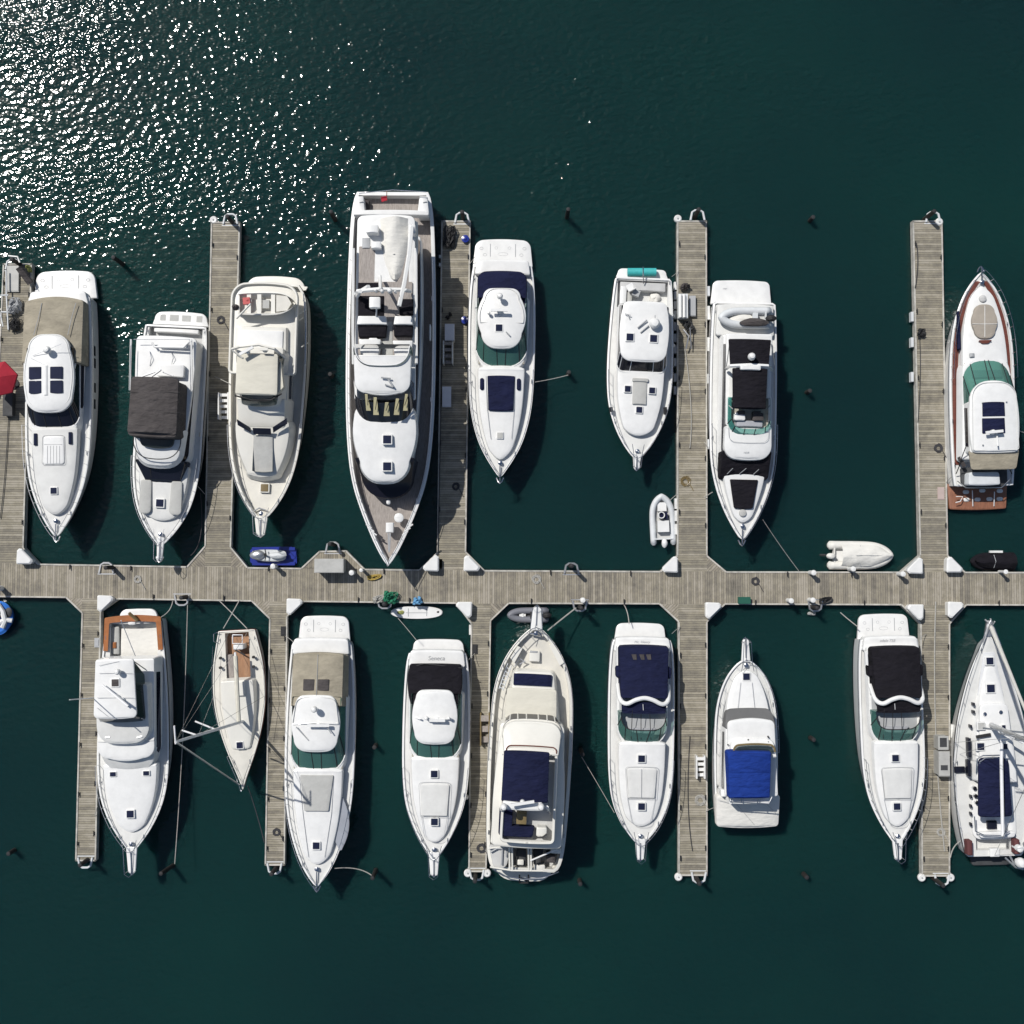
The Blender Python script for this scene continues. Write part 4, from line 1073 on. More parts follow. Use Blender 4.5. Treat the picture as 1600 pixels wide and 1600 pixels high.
b.slab('fly_sole', shp(700, 985, 84, 84, 5, 60), 3.25, 3.3, WD, r=.01)
b.slab('front_screen_cover', shp(1060, 1178, 106, 104, 6, 10, -14, 8), 1.9, (3.15, 2.3), BLK, r=.05, taper=.06)
b.lines('wiper', [[(318, 1160, 2.6), (348, 1135, 2.9)], [(378, 1162, 2.6), (402, 1140, 2.9)], [(265, 1160, 2.6), (290, 1135, 2.9)]], .02, GM)
b.slab('brow', shp(955, 1088, 102, 104, 6, 60, 0, 14), 3.0, (3.5, 3.3), WH, r=.12, crown=.1)
seam(b, shp(950, 1020, 88, 86, 6, 30, 0, 6), 3.56, i0=14)
cabin_glass(b, 830, 988, 94, 830, 960, 84, 3.45, 4.0, GTL, 62, 50, 8, 6, mul=(4, 9, 12))
b.text('NOR', 348, 1068, 12, 3.46)
for a_, (v0, v1, w0, w1) in enumerate(((580, 690, 92, 84), (705, 878, 76, 72))):
    b.slab('canopy', shp(v0, v1, w0, w1, 5, 5, 2, 3), 4.55, 4.66, BLK, r=.05, crown=.14, capbot=True, cu=363)
b.lines('radar_arch', [[(262, 706, 3.6), (280, 694, 4.7), (362, 690, 4.85), (440, 694, 4.7), (458, 712, 3.6)]], .11, WH)
b.slab('arch_box', shp(692, 712, 44, 44, 5, 5), 4.7, 4.95, WH, cu=367); b.dome(370, 655, 17, 5.1, h=.42)
b.lines('canopy_post', [[(275, 600, 4.5), (262, 700, 3.3)], [(455, 600, 4.5), (470, 690, 3.3)], [(290, 880, 4.5), (268, 860, 3.4)], [(438, 880, 4.5), (452, 860, 3.4)]], .025, ST)
for x in (320, 400): b.slab('helm_seat', shp(895, 930, 22, 24, 8, 8), 3.3, 3.95, WH if x < 350 else GRC, cu=x)
b.slab('foredeck_trunk', b.hs(1100, 1370, .22, 2.3, .82, .05, .13), 1.9, (2.5, 2.25), WH, r=.14, crown=.08)
b.slab('sun_pad', shp(1184, 1308, 60, 42, 4, 10, 0, 3), 2.4, (2.56, 2.48), BLK, r=.04, cu=337)
b.slab('deck_hatch', shp(1312, 1344, 16, 16, 16, 16), 2.2, 2.42, PAD, cu=333)
b.rail(940, 1440, .6, .05); b.windlass(1385, 2.12); b.anchor(1400, 1462, 2.15); b.cleats([460, 1000, 1300])
U7 = b

# ---- U8 bow-up with mahogany stripes
K5 = (1400, 320, 2.665)
b = Boat('sport_yacht', 'white bow-up yacht with red-brown deck stripes, beige oval pad and teak stern platform', 'boat', K5, (366, 1170), (355, 282), 1.5, 2.1)
b.hull([(1170, 122), (1120, 128), (1000, 133), (800, 137), (620, 134), (500, 119), (400, 88), (340, 56), (300, 24), (282, 6)], rub=ST, coam=.14, boot=BOT)
b.platform(1266, 1160, 126, .5, rin=8, m=mat('teak_oiled', (.27,.115,.065), .5, var=.25, scale=3, stretch=(5,1,1)), marks=False, b=5)
for i, (u, v) in enumerate(((292, 1195), (360, 1190), (433, 1193), (294, 1227), (340, 1227), (390, 1226), (433, 1226))):
    b.slab('platform_plate', shp(v-8, v+8, 13, 13, 8, 8), .5, .56, FEND, cu=u, r=.02)
b.lines('platform_rail', [[(250, 1215, .9), (278, 1215, .9), (268, 1235, .9), (248, 1240, .9)], [(318, 1190, .9), (320, 1255, .6)], [(410, 1195, .9), (408, 1255, .6)]], .03, STW)
for sg in (1, -1):
    o = [q for q in b.out if q[1] > .05]; pts = []; 
    rng = [q for q in o if b.S(1080, 1.6) < q[0] < b.S(318, 2.0)]
    vv = []; ff = []
    for a, w_ in rng:
        z = b.zds(a)-.03
        vv += [b.L(a, sg*(w_-.20), z), b.L(a, sg*max(.02, (w_-.52)), z+.01), b.L(a, sg*(w_-.20), z-.06), b.L(a, sg*max(.02, (w_-.52)), z-.05)]
    for i in range(len(rng)-1):
        q = i*4; ff += [[q, q+1, q+5, q+4], [q+2, q+3, q+7, q+6], [q, q+2, q+6, q+4], [q+1, q+3, q+7, q+5]]
    b.mk('side_deck_stripe', vv, ff, MAH)
b.slab('foredeck_trunk', b.hs(335, 760, .22, 2.2, .82, .13, .05), 1.8, (2.15, 2.4), WH, r=.16, crown=.12)
b.slab('sun_pad', shp(418, 553, 44, 44, 34, 34, 4, 4, 54), 2.35, 2.52, mat('pad_taupe', (.34,.30,.25), .85, var=.1, bump=.4, bscale=4), r=.04, cu=370)
b.lines('pad_seam', [[(318, 496, 2.55), (422, 496, 2.55)], [(370, 420, 2.55), (370, 551, 2.55)]], .018, FEND)
b.slab('deck_hatch', shp(375, 405, 15, 15, 15, 15), 2.2, 2.36, GD, cu=363); b.slab('skylight', shp(616, 634, 10, 10, 3, 3), 2.4, 2.5, GM, cu=318)
b.slab('moon_panel', shp(560, 578, 26, 22, 6, 14, -8, 0), 2.42, 2.52, MAH, cu=372)
b.slab('deckhouse', shp(640, 1060, 100, 112, 60, 10, 8), 1.7, 2.4, WH, r=.1, taper=.1)
b.slab('deckhouse_side', shp(815, 1030, 101, 101, 10, 8), 2.3, 3.16, WH, r=.03)
b.frus('side_window', shp(840, 1010, 102.5, 102.5, 10, 8), 2.55, shp(840, 1010, 102.5, 102.5, 10, 8), 3.0, DG)
cabin_glass(b, 830, 652, 100, 830, 758, 98, 2.35, 3.2, GT, 90, 80, 14, 26, mul=(4, 9, 12), flip=True)
b.slab('hardtop', shp(752, 1030, 100, 98, 84, 20, 22, 4, 106), 3.15, 3.35, WH, r=.1, crown=.12, capbot=True)
b.slab('sunroof_pane', shp(822, 880, 46, 47, 4, 2, 2), 3.35, 3.49, NAV, cu=407, r=.01); b.slab('sunroof_pane', shp(888, 952, 47, 48, 2, 4), 3.35, 3.48, NAV, cu=407, r=.01)
b.scanner(410, 945, 36, 3.85, .1); b.line('antenna_post', [(418, 935, 3.4), (425, 1005, 3.8)], .05, WH)
seam(b, shp(740, 1022, 92, 96, 60, 12), 3.42, WD, .02); b.lines('roof_dot', [[(360, 822, 3.5), (360, 826, 3.5)], [(460, 818, 3.5), (460, 822, 3.5)], [(362, 998, 3.5), (362, 1002, 3.5)]], .05, GM)
b.slab('aft_canopy', shp(1022, 1100, 104, 96, 6, 14, 0, 4), 3.0, (3.15, 3.0), BEI, r=.05, crown=.06, capbot=True)
b.slab('cockpit_well', shp(1095, 1175, 96, 96, 4, 30, 0, 8), 1.4, 1.62, INTD, r=.03); b.slab('aft_screen', shp(1112, 1165, 64, 66, 12, 8, 0, 3), 1.5, 2.3, HYL, r=.05, cu=368)
b.lines('canopy_post', [[(275, 1060, 3.0), (250, 1120, 1.7)], [(455, 1060, 3.0), (482, 1120, 1.7)], [(262, 1085, 2.0), (290, 1010, 3.2)]], .03, RUB)
b.lines('cockpit_rail', [[(255, 1150, 1.9), (290, 1178, 1.9), (440, 1178, 1.9), (478, 1140, 1.9)]], .03, ST)
b.lines('side_pad', [[(262, 1050, 2.1), (285, 1090, 2.1)], [(450, 1045, 2.2), (462, 1085, 2.2)]], .12, GRC)
b.slab('sail_bag', shp(440, 600, 4, 7, 3, 3), 1.9, 2.15, NAV, cu=263)
b.rail(740, 284, .6, .05); b.windlass(322, 2.12); b.anchor(315, 262, 2.16); b.cleats([500, 900, 1080])
U8 = b
# ---- L1 varnished rim
K6 = (90, 920, 3.334)
b = Boat('convertible_yacht', 'white yacht with varnished wooden cockpit rim and offset white hardtop, long bowsprit down', 'boat', K6, (394, 160), (386, 1362), 1.4, 2.2)
b.hull([(160, 146), (230, 150), (400, 168), (600, 180), (850, 187), (1000, 182), (1110, 162), (1210, 122), (1290, 75), (1340, 36), (1362, 22)], cockpit=[(182, 372, 124, .7, WD)], coam=.12)
b.platform(108, 165, 104, .45, rin=40, marks=False, b=4)
vv = []; ff = []
rim = shp(148, 345, 146, 156, 8, 2, 12); inn = shp(176, 344, 122, 132, 8, 2, 6)
A = b.conv(rim, b.zfun(1.5, rim)); B_ = b.conv(inn, b.zfun(1.52, inn))
A = A[:-14]; B_ = B_[:-14]; n = len(A)
for sg in (1, -1):
    for q in A: vv.append(b.L(q[0], sg*q[1], 1.52))
    for q in B_: vv.append(b.L(q[0], sg*q[1], 1.53))
    for q in A: vv.append(b.L(q[0], sg*q[1], 1.44))
for h in (0, 3*n):
    for i in range(n-1): ff += [[h+i, h+i+1, h+n+i+1, h+n+i], [h+i, h+i+1, h+2*n+i+1, h+2*n+i]]
b.mk('cockpit_rim', vv, ff, VAR)
b.slab('cockpit_cover', shp(205, 370, 92, 100, 4, 4, -4, 0), .7, .95, CVW, r=.03, cu=425)
b.slab('side_locker', shp(195, 340, 20, 20, 4, 4), .7, 1.1, BOXG, cu=300); b.slab('red_locker', shp(275, 308, 10, 10, 2, 2), 1.1, 1.2, VAR, cu=295)
b.slab('bait_tank', shp(168, 188, 20, 20, 10, 10), .75, 1.45, WH, cu=385); b.line('fender_board', [(372, 126, 2.0), (415, 165, 1.7)], .10, BRN)
b.slab('deckhouse', shp(365, 860, 152, 148, 10, 60, 0, 40), 1.5, 3.0, WH, r=.1, taper=.06)
b.slab('house_front', shp(780, 935, 150, 140, 4, 100, 0, 22), 1.6, (3.05, 2.35), WD, r=.16, taper=.05, crown=.12)
b.frus('side_window', shp(430, 860, 154.5, 153, 10, 60, 0, 30), 2.0, shp(430, 850, 152, 150, 10, 60, 0, 30), 2.65, DG)
b.slab('flybridge', shp(500, 795, 136, 138, 10, 90, 0, 16), 2.95, (3.75, 3.45), WD, r=.12, crown=.05, taper=.08)
seam(b, shp(500, 792, 138, 140, 10, 92, 0, 18), 3.15, WH, .05, i0=12)
b.lines('clamp_light', [[(250, 775, 3.5), (272, 772, 3.5)], [(415, 775, 3.5), (442, 768, 3.5)]], .06, WH)
b.slab('fly_seat', shp(560, 640, 60, 60, 8, 8), 3.6, 4.0, GRC)
b.zlift = -.8
top = b.slab('hardtop', shp(368, 672, 100, 112, 14, 26, 4, 8), 5.5, 5.63, WH, r=.06, crown=.08, capbot=True)
b.hatch(302, 490, 18, 5.70, GRC); b.dome(314, 432, 16, 6.0, h=.3); b.line('antenna', [(235, 502, 5.9), (368, 612, 6.4)], .07, STW); b.scanner(330, 580, 40, 5.95, -.75)
b.lines('roof_rail', [[(215, 440, 5.75), (390, 440, 5.75)], [(205, 568, 5.75), (395, 568, 5.75)], [(215, 400, 5.75), (320, 378, 5.75)], [(205, 620, 5.75), (262, 665, 5.75)]], .011, GM)
mb = MB()
for sg in (1, -1):
    for v, vb in ((380, 430), (520, 560), (650, 700)):
        mb.tube([b.L(b.S(v, 5.5), sg*b.W(98, 5.5), 5.5), b.L(b.S(vb, 3.4), sg*b.W(120, 3.4), 3.2)], .035, 6)
mb.build('hardtop_leg', ST, b.par)
b.frus('side_curtain', shp(440, 690, 116, 122, 14, 26, 0, 8), 3.5, shp(372, 668, 98, 110, 14, 26, 4, 8), 5.5, GS)
b.line('outrigger', [(190, 568, 5.4), (62, 578, 9.0)], .03, STW); b.line('outrigger', [(405, 350, 5.4), (330, 165, 8.2)], .025, STW)
b.zlift = 0
b.slab('foredeck_trunk', b.hs(900, 1270, .45, 2.2, .96, .04, .13), 1.8, (2.35, 2.25), WH, r=.14, crown=.08)
for u, v in ((290, 964), (463, 963)): b.hatch(u, v, 15, 2.38, hh=11)
b.hatch(380, 1174, 18, 2.38); b.pulpit(1345, 1482, 24, 2.22); b.rail(900, 1362, .5, .06); b.cleats([250, 1000, 1290])
L1 = b

# ---- L2 small sailboat
b = Boat('sailboat', 'small cream sailboat with teak cockpit, its mast leaning out over the water', 'sailboat', K6, (932, 216), (965, 1045), 1.05, 1.3)
b.hull([(216, 94), (260, 104), (400, 132), (560, 136), (660, 124), (760, 102), (860, 70), (950, 34), (1010, 12), (1045, 3)], CR, CD, coam=.08, bul=.06, cockpit=[(228, 482, 62, .5, TKW)], flare=1.2, over=.8, rub=MAH)
b.slab('cabin_trunk', shp(478, 830, 84, 50, 10, 20, 0, 8, 80), 1.0, (1.65, 1.35), CR, r=.06, taper=.12, crown=.05)
b.slab('companion_slide', shp(485, 560, 26, 24, 4, 4), 1.6, 1.78, CR, cu=952)
b.slab('cockpit_seat', shp(340, 480, 20, 20, 3, 3), .5, .85, TK, off=b.W(-44, .9)); b.slab('cockpit_seat', shp(340, 480, 18, 18, 3, 3), .5, .85, TKW, off=b.W(42, .9))
b.lines('wheel_pedestal', [[(912, 240, 1.6), (962, 240, 1.6), (962, 285, 1.6), (912, 285, 1.6), (912, 240, 1.6)]], .04, STW)
b.slab('pedestal', shp(290, 318, 26, 26, 6, 6), .5, 1.5, WH, cu=940)
b.lines('tiller_line', [[(925, 318, 1.4), (975, 345, 1.4)]], .05, RUB)
mast0 = b.p(965, 690, 1.5)
topp = b.p(615, 798, 12.4)
mb = MB(); mb.tube([mast0, topp], .10, 10, r1=.075); mb.build('mast', STW, b.par)
mv = topp-mast0
for mu, eu, ev in ((735, 648, 737), (830, 716, 690)):
    t = min((abs((lambda q: (b.p(mu, 0, q.z).x-q.x))(mast0+mv*(k/200))), k/200) for k in range(201))[1]
    c = mast0+mv*t; e = b.p(eu, ev, c.z)
    MB().tube([c, e], .05, 6).build('spreader', STW, b.par)
MB().tube([topp+Vector((0, -.1, .0)), topp+Vector((-.05, .85, .1))], .05, 6).build('masthead', STW, b.par)
MB().tube([topp, b.p(945, 1020, 1.4)], .055, 7).build('furled_forestay', ALU, b.par)
for q in ((812, 560), (1076, 560), (890, 232), (985, 232)):
    MB().tube([topp if q[1] < 300 else mast0+mv*.7, b.p(*q, 1.15)], .012, 5).build('shroud', ST, b.par)
bo = MB().tube([mast0+Vector((0, .1, .9)), b.p(925, 330, 2.3)], .07, 8).build('boom', STW, b.par)
MB().tube([mast0+Vector((0, .15, 1.05)), b.p(926, 350, 2.45)], .13, 8).build('sail_bundle', CREC, b.par)
b.hatch(950, 815, 16, 1.38); b.rail(860, 1040, .55, .03, .016, 4); b.cleats([260, 900]); b.line('stern_ladder', [(835, 225, 1.3), (812, 235, 1.2), (812, 275, 1.0), (832, 280, 1.2)], .025, ST)
b.lines('lifeline', [[(808, 300, 1.7), (802, 450, 1.7), (806, 600, 1.7), (845, 760, 1.7)], [(1040, 300, 1.7), (1072, 420, 1.7), (1080, 560, 1.7), (1050, 760, 1.7)]], .012, ST)
for u, v in ((850, 360), (1022, 355), (850, 410), (1022, 405), (880, 480), (1015, 490)):
    MB().lathe(b.p(u, v, 1.2), [(.09, 0), (.07, .1), (.09, .16), (.02, .17)], 10).build('winch', RUB, b.par)

# ---- L3 beige canvas
K7 = (400, 920, 3.267)
def cruiser_common(b, hullp, plat, arch=None): pass
b = Boat('motor_cruiser', 'white hardtop cruiser with beige aft canopy holding two dark windows, right of the small sailboat', 'boat', K7, (335, 272), (310, 1520), 1.5, 2.1)
b.hull([(272, 150), (340, 158), (500, 170), (800, 178), (1000, 174), (1120, 164), (1240, 142), (1360, 104), (1440, 66), (1490, 32), (1520, 8)], rub=ST)
b.platform(143, 268, 132, .5, b=6); b.slab('aft_moulding', shp(255, 335, 140, 144, 20, 10, 4), 1.0, 1.8, WH, r=.1)
b.slab('aft_canopy', shp(336, 600, 128, 130, 10, 6, 10), 2.0, (2.55, 3.1), BEI, r=.06, crown=.22)
b.slab('canopy_skirt', shp(340, 600, 142, 142, 10, 6, 8), 1.6, (1.8, 1.95), BEI, r=.03)
b.frus('canopy_side', shp(340, 600, 142, 142, 10, 6, 8), (1.8, 1.95), shp(336, 600, 128, 130, 10, 6, 10), (2.5, 3.05), BEI)
for cu in (269, 343): b.slab('canopy_window', shp(462, 520, 28, 28, 3, 3), 2.9, (3.07, 3.16), GRC, cu=cu, r=.01)
b.line('canopy_seam', [(316, 335, 2.80), (308, 545, 3.25)], .015, GM)
b.slab('deckhouse', shp(545, 945, 142, 134, 20, 100, 0, 20), 1.6, 2.2, WH, r=.1, taper=.1)
cabin_glass(b, 550, 925, 138, 550, 800, 122, 2.18, 3.15, GT, 110, 84, 12, 14, mul=(4, 9, 12))
b.slab('hardtop', shp(548, 822, 104, 112, 44, 66, 6, 14, 124), 3.1, 3.28, WH, r=.09, crown=.14, capbot=True)
seam(b, shp(560, 690, 104, 116, 40, 4, 4, 0), 3.34, WD, .025)
b.dome(298, 615, 17, 3.9, h=.35); b.scanner(318, 698, 56, 3.75); b.lines('antenna', [[(362, 705, 3.6), (385, 740, 3.6)], [(205, 705, 3.5), (270, 775, 3.4)]], .035, GM)
b.lines('radar_arch', [[(186, 690, 3.35), (300, 684, 3.6), (412, 690, 3.35), (440, 640, 2.6)]], .05, WH)
b.slab('foredeck_trunk', b.hs(905, 1410, .22, 2.2, .82, .04, .13), 1.8, (2.35, 2.2), WH, r=.14, crown=.08)
b.slab('sun_pad', shp(952, 1136, 84, 62, 4, 8), 2.3, 2.47, PAD, r=.03, cu=309)
b.lines('moulding', [[(222, 960, 2.38), (240, 1150, 2.35), (268, 1370, 2.28)], [(398, 960, 2.38), (385, 1150, 2.35), (350, 1370, 2.28)]], .014, GM)
b.hatch(308, 1312, 17, 2.32); b.rail(950, 1518, .6, .06); b.windlass(1430, 2.1); b.anchor(1445, 1540, 2.15); b.cleats([320, 1000, 1400])
b.slab('lens_slab', shp(1062, 1335, 14, 10, 14, 10, 0, 0, 44), 1.97, 2.05, mat('lens_grey', (.30,.32,.36), .5), cu=432, r=.02)  # thin grey lens-shaped slab on the right side deck
L3 = b

# ---- L4 black canvas
b = Boat('motor_cruiser', 'white hardtop cruiser with wrinkled black cockpit cover, below the paddleboard', 'boat', K7, (925, 330), (910, 1372), 1.5, 2.0)
b.hull([(330, 146), (400, 160), (600, 170), (850, 172), (1000, 165), (1110, 148), (1210, 112), (1290, 72), (1345, 36), (1372, 18)], rub=ST)
b.platform(262, 345, 136, .5, rin=36, marks=False, b=5); b.slab('aft_moulding', shp(315, 400, 138, 144, 22, 10, 4), 1.0, 1.8, WH, r=.1)
b.text('Seneca', 920, 355, 42, 1.86)
b.slab('cockpit_cover', shp(388, 590, 130, 122, 8, 6, 3, 0, 138), 1.9, (2.5, 2.9), BLK, r=.06, crown=.16, cu=912)
b.slab('deckhouse', shp(530, 885, 138, 130, 20, 100, 0, 14), 1.6, 2.2, WH, r=.1, taper=.1)
cabin_glass(b, 535, 870, 132, 535, 765, 118, 2.18, 3.0, GT, 108, 84, 8, 12, mul=(4, 9, 12))
b.slab('hardtop', shp(520, 785, 98, 104, 40, 60, 5, 12, 116), 2.95, 3.13, WH, r=.09, crown=.13, capbot=True)
b.scanner(925, 672, 40, 3.6); b.lines('roof_gear', [[(815, 655, 3.4), (840, 665, 3.5)], [(860, 660, 3.5), (1000, 665, 3.4)]], .05, WH); b.dome(870, 660, 10, 3.6, h=.25); b.dome(985, 660, 8, 3.5, h=.2, name='gps_dome')
b.lines('cover_frame', [[(790, 400, 2.4), (860, 382, 2.7), (1055, 405, 2.5)], [(1050, 400, 2.2), (1045, 560, 2.3), (1010, 660, 2.9)]], .03, RUB)
b.slab('foredeck_trunk', b.hs(845, 1300, .22, 2.1, .82, .04, .13), 1.8, (2.3, 2.12), WH, r=.14, crown=.07)
seam(b, shp(990, 1165, 80, 70, 16, 4, 3), 2.4); seam(b, shp(1155, 1285, 66, 52, 4, 40, 0, 4), 2.31)
b.slab('sun_pad', shp(998, 1160, 74, 64, 12, 4, 3), 2.25, 2.39, WD, r=.03); b.hatch(910, 946, 17, 2.38); b.hatch(911, 1190, 17, 2.32)
b.rail(900, 1372, .6, .06); b.pulpit(1345, 1465, 24, 2.05); b.cleats([370, 1050, 1280])
b.fenders([(1060, 1)])
L4 = b

# ---- L5 cream yacht bow up
K8 = (720, 920, 3.267)
b = Boat('flybridge_yacht', 'cream flybridge yacht moored bow up, navy canvas roof, twin white domes and cluttered cockpit', 'yacht', K8, (325, 1442), (385, 196), 2.0, 2.8)
b.hull([(1442, 150), (1420, 178), (1340, 196), (1200, 205), (900, 213), (650, 210), (520, 202), (420, 178), (330, 138), (260, 88), (215, 44), (196, 18)], CR, CD, coam=.22, bul=.4, flare=.9, cockpit=[(1335, 1432, 165, 1.0, GD)])
b.slab('swim_platform', shp(1425, 1480, 170, 150, 6, 90, 0, 14), .25, .5, CR, capbot=True)
b.lines('stern_rail', [[(160, 1430, 1.3), (220, 1466, 1.3), (320, 1484, 1.3), (420, 1476, 1.3), (500, 1445, 1.3)]], .04, ST)
b.lines('platform_rail', [[(300, 1462, 1.5), (300, 1500, .8), (345, 1500, .8), (345, 1462, 1.5)], [(305, 1475, 1.0), (340, 1492, 1.0)]], .05, RUB)
b.slab('foredeck_trunk', shp(425, 720, 104, 138, 26, 10, 4, 0), 2.1, (3.0, 3.2), CR, r=.12, taper=.15, crown=.05)
b.slab('skylight_cover', shp(437, 496, 97, 97, 4, 4, 2, -3), 3.0, 3.16, NAV, cu=367, r=.02)
b.slab('sun_pad', shp(512, 668, 126, 132, 12, 6, 3, -20), 3.0, (3.22, 3.34), CREC, r=.04, cu=360)
b.frus('windshield', shp(642, 760, 138, 140, 50, 8, 4), 3.3, shp(676, 770, 148, 150, 60, 8, 14), 4.25, DG)
b.mullions('windshield_frame', shp(642, 760, 138, 140, 50, 8, 4), 3.3, shp(676, 770, 148, 150, 60, 8, 14), 4.25, (2, 5, 8), CR, .04)
b.slab('deckhouse', shp(690, 1312, 166, 184, 30, 16, 4, 6), 2.3, 4.0, CR, r=.1)
b.frus('side_window', shp(730, 1250, 168, 187, 20, 10), 2.9, shp(730, 1250, 168, 187, 20, 10), 3.6, DG)
b.slab('house_roof', shp(676, 1318, 152, 176, 60, 20, 16, 8, 180), 4.0, 4.2, CR, r=.08, crown=.03, capbot=True)
b.slab('fly_brow', shp(690, 850, 148, 140, 66, 10, 14, 0), 4.1, (4.4, 5.1), CR, r=.1, crown=.08, taper=.05)
b.ringtube('fly_coaming', shp(812, 1290, 128, 132, 30, 20, 5, 5), 4.95, CR, .09); b.frus('fly_coaming_wall', shp(812, 1290, 130, 134, 30, 20, 5, 5), 4.2, shp(812, 1290, 128, 132, 30, 20, 5, 5), 4.95, CR)
b.slab('fly_sole', shp(818, 1284, 124, 128, 28, 18, 4, 4), 4.2, 4.3, GD, r=.01)
seam(b, shp(806, 860, 128, 128, 24, 4, 4), 5.06, MAH, .035, i1=16)
b.slab('canopy', shp(832, 1090, 116, 118, 10, 6, 3, 0), 6.0, 6.12, NAV, r=.05, crown=.2, capbot=True, cu=331)
b.lines('canopy_post', [[(215, 845, 6.0), (215, 850, 4.9)], [(450, 845, 6.0), (462, 850, 4.9)], [(212, 1080, 6.0), (210, 1100, 4.9)], [(445, 1080, 6.0), (455, 1150, 4.9)]], .03, ST)
b.slab('radar_arch', shp(1088, 1132, 100, 104, 8, 10, -3, 3), 6.0, 6.3, WH, r=.08, cu=315, capbot=True)
for u in (220, 410): b.dome(u, 1112, 18, 6.55, h=.42)
b.scanner(315, 1095, 60, 6.75, .15)
for u in (208, 440): b.line('arch_leg', [(u, 1115, 6.1), (u+(0 if u < 300 else 8), 1130, 4.9)], .1, WH)
b.slab('settee', shp(1130, 1270, 34, 34, 8, 22), 4.3, 4.85, NAV, cu=228); b.slab('settee', shp(1215, 1270, 78, 74, 6, 16), 4.3, 4.85, NAV, cu=295)
b.slab('fly_table', shp(1145, 1205, 26, 26, 3, 3), 4.3, 5.0, BRN, cu=310); b.slab('deck_chair', shp(1215, 1262, 26, 26, 8, 8), 4.3, 5.1, CR, cu=412)
b.lines('chair_arm', [[(372, 1270, 5.15), (415, 1270, 5.2), (438, 1252, 5.2)]], .05, RUB)
b.slab('cockpit_roof_frame', shp(1318, 1432, 58, 40, 8, 40, 0, 4), 2.0, 2.35, GD, cu=200, r=.04)
for x0 in (248, 262, 345, 358): b.line('hatch_frame', [(x0, 1318, 2.6), (x0+2, 1438, 2.5)], .06, CR)
b.lines('hatch_frame', [[(140, 1325, 2.6), (255, 1312, 2.6), (460, 1322, 2.6)], [(150, 1420, 2.5), (260, 1438, 2.5), (420, 1440, 2.5)]], .06, CR)
b.slab('cockpit_table', shp(1332, 1420, 24, 24, 4, 4), 1.1, 1.9, INTD, cu=308); b.slab('cockpit_stool', shp(1385, 1412, 16, 16, 5, 5), 1.1, 2.1, CR, cu=305)
b.line('boat_hook', [(355, 1388, 2.9), (490, 1330, 3.0)], .05, STW)
b.slab('gas_grill', shp(1325, 1365, 24, 24, 8, 8), 1.2, 2.3, RUB, cu=395); b.slab('deck_chair', shp(1368, 1405, 18, 18, 5, 5), 1.2, 2.1, INTD, cu=390); b.slab('cockpit_cushion', shp(1405, 1435, 28, 28, 8, 8), 1.2, 2.0, CVW, cu=402)
b.slab('winch_box', shp(1355, 1390, 22, 22, 6, 6), 1.2, 2.4, GRC, cu=460); b.slab('side_locker', shp(1318, 1345, 26, 26, 8, 8), 1.9, 2.5, CR, cu=485)
b.lines('cockpit_gear', [[(150, 1345, 2.55), (185, 1325, 2.6), (232, 1328, 2.6), (232, 1368, 2.5)], [(212, 1328, 2.5), (208, 1410, 2.5)]], .05, GM)
b.slab('deck_hatch', shp(318, 372, 27, 27, 5, 5, ), 2.3, 2.6, CR, cu=376); b.slab('hatch_glass', shp(317, 328, 20, 20, 2, 2), 2.58, 2.64, GM, cu=373)
b.poly('deck_box', [(252, 352), (290, 292), (315, 305), (272, 380)], 2.3, 2.9, CR); b.poly('deck_box', [(452, 290), (478, 275), (530, 375), (505, 392)], 2.3, 2.75, CR)
b.lines('stowed_hose', [[(275, 395, 2.7), (300, 350, 2.7), (320, 370, 2.7), (300, 385, 2.7), (330, 368, 2.7), (305, 362, 2.7)]], .035, HYP)
b.lines('side_ladder', [[(195, 510, 2.9), (240, 380, 2.9)], [(215, 520, 2.9), (258, 392, 2.9)]]+[[(197+i*7, 500-i*20, 2.9), (217+i*7, 512-i*20, 2.9)] for i in range(6)], .03, HYL)
b.lines('bow_cleat', [[(355, 228, 2.8), (410, 240, 2.8)], [(395, 220, 3.0), (412, 240, 3.0)]], .07, ST)
b.rail(900, 200, .7, .05, .022, 14); b.pulpit(212, 92, 26, 2.85, WH); b.cleats([400, 700, 1250])
L5 = b

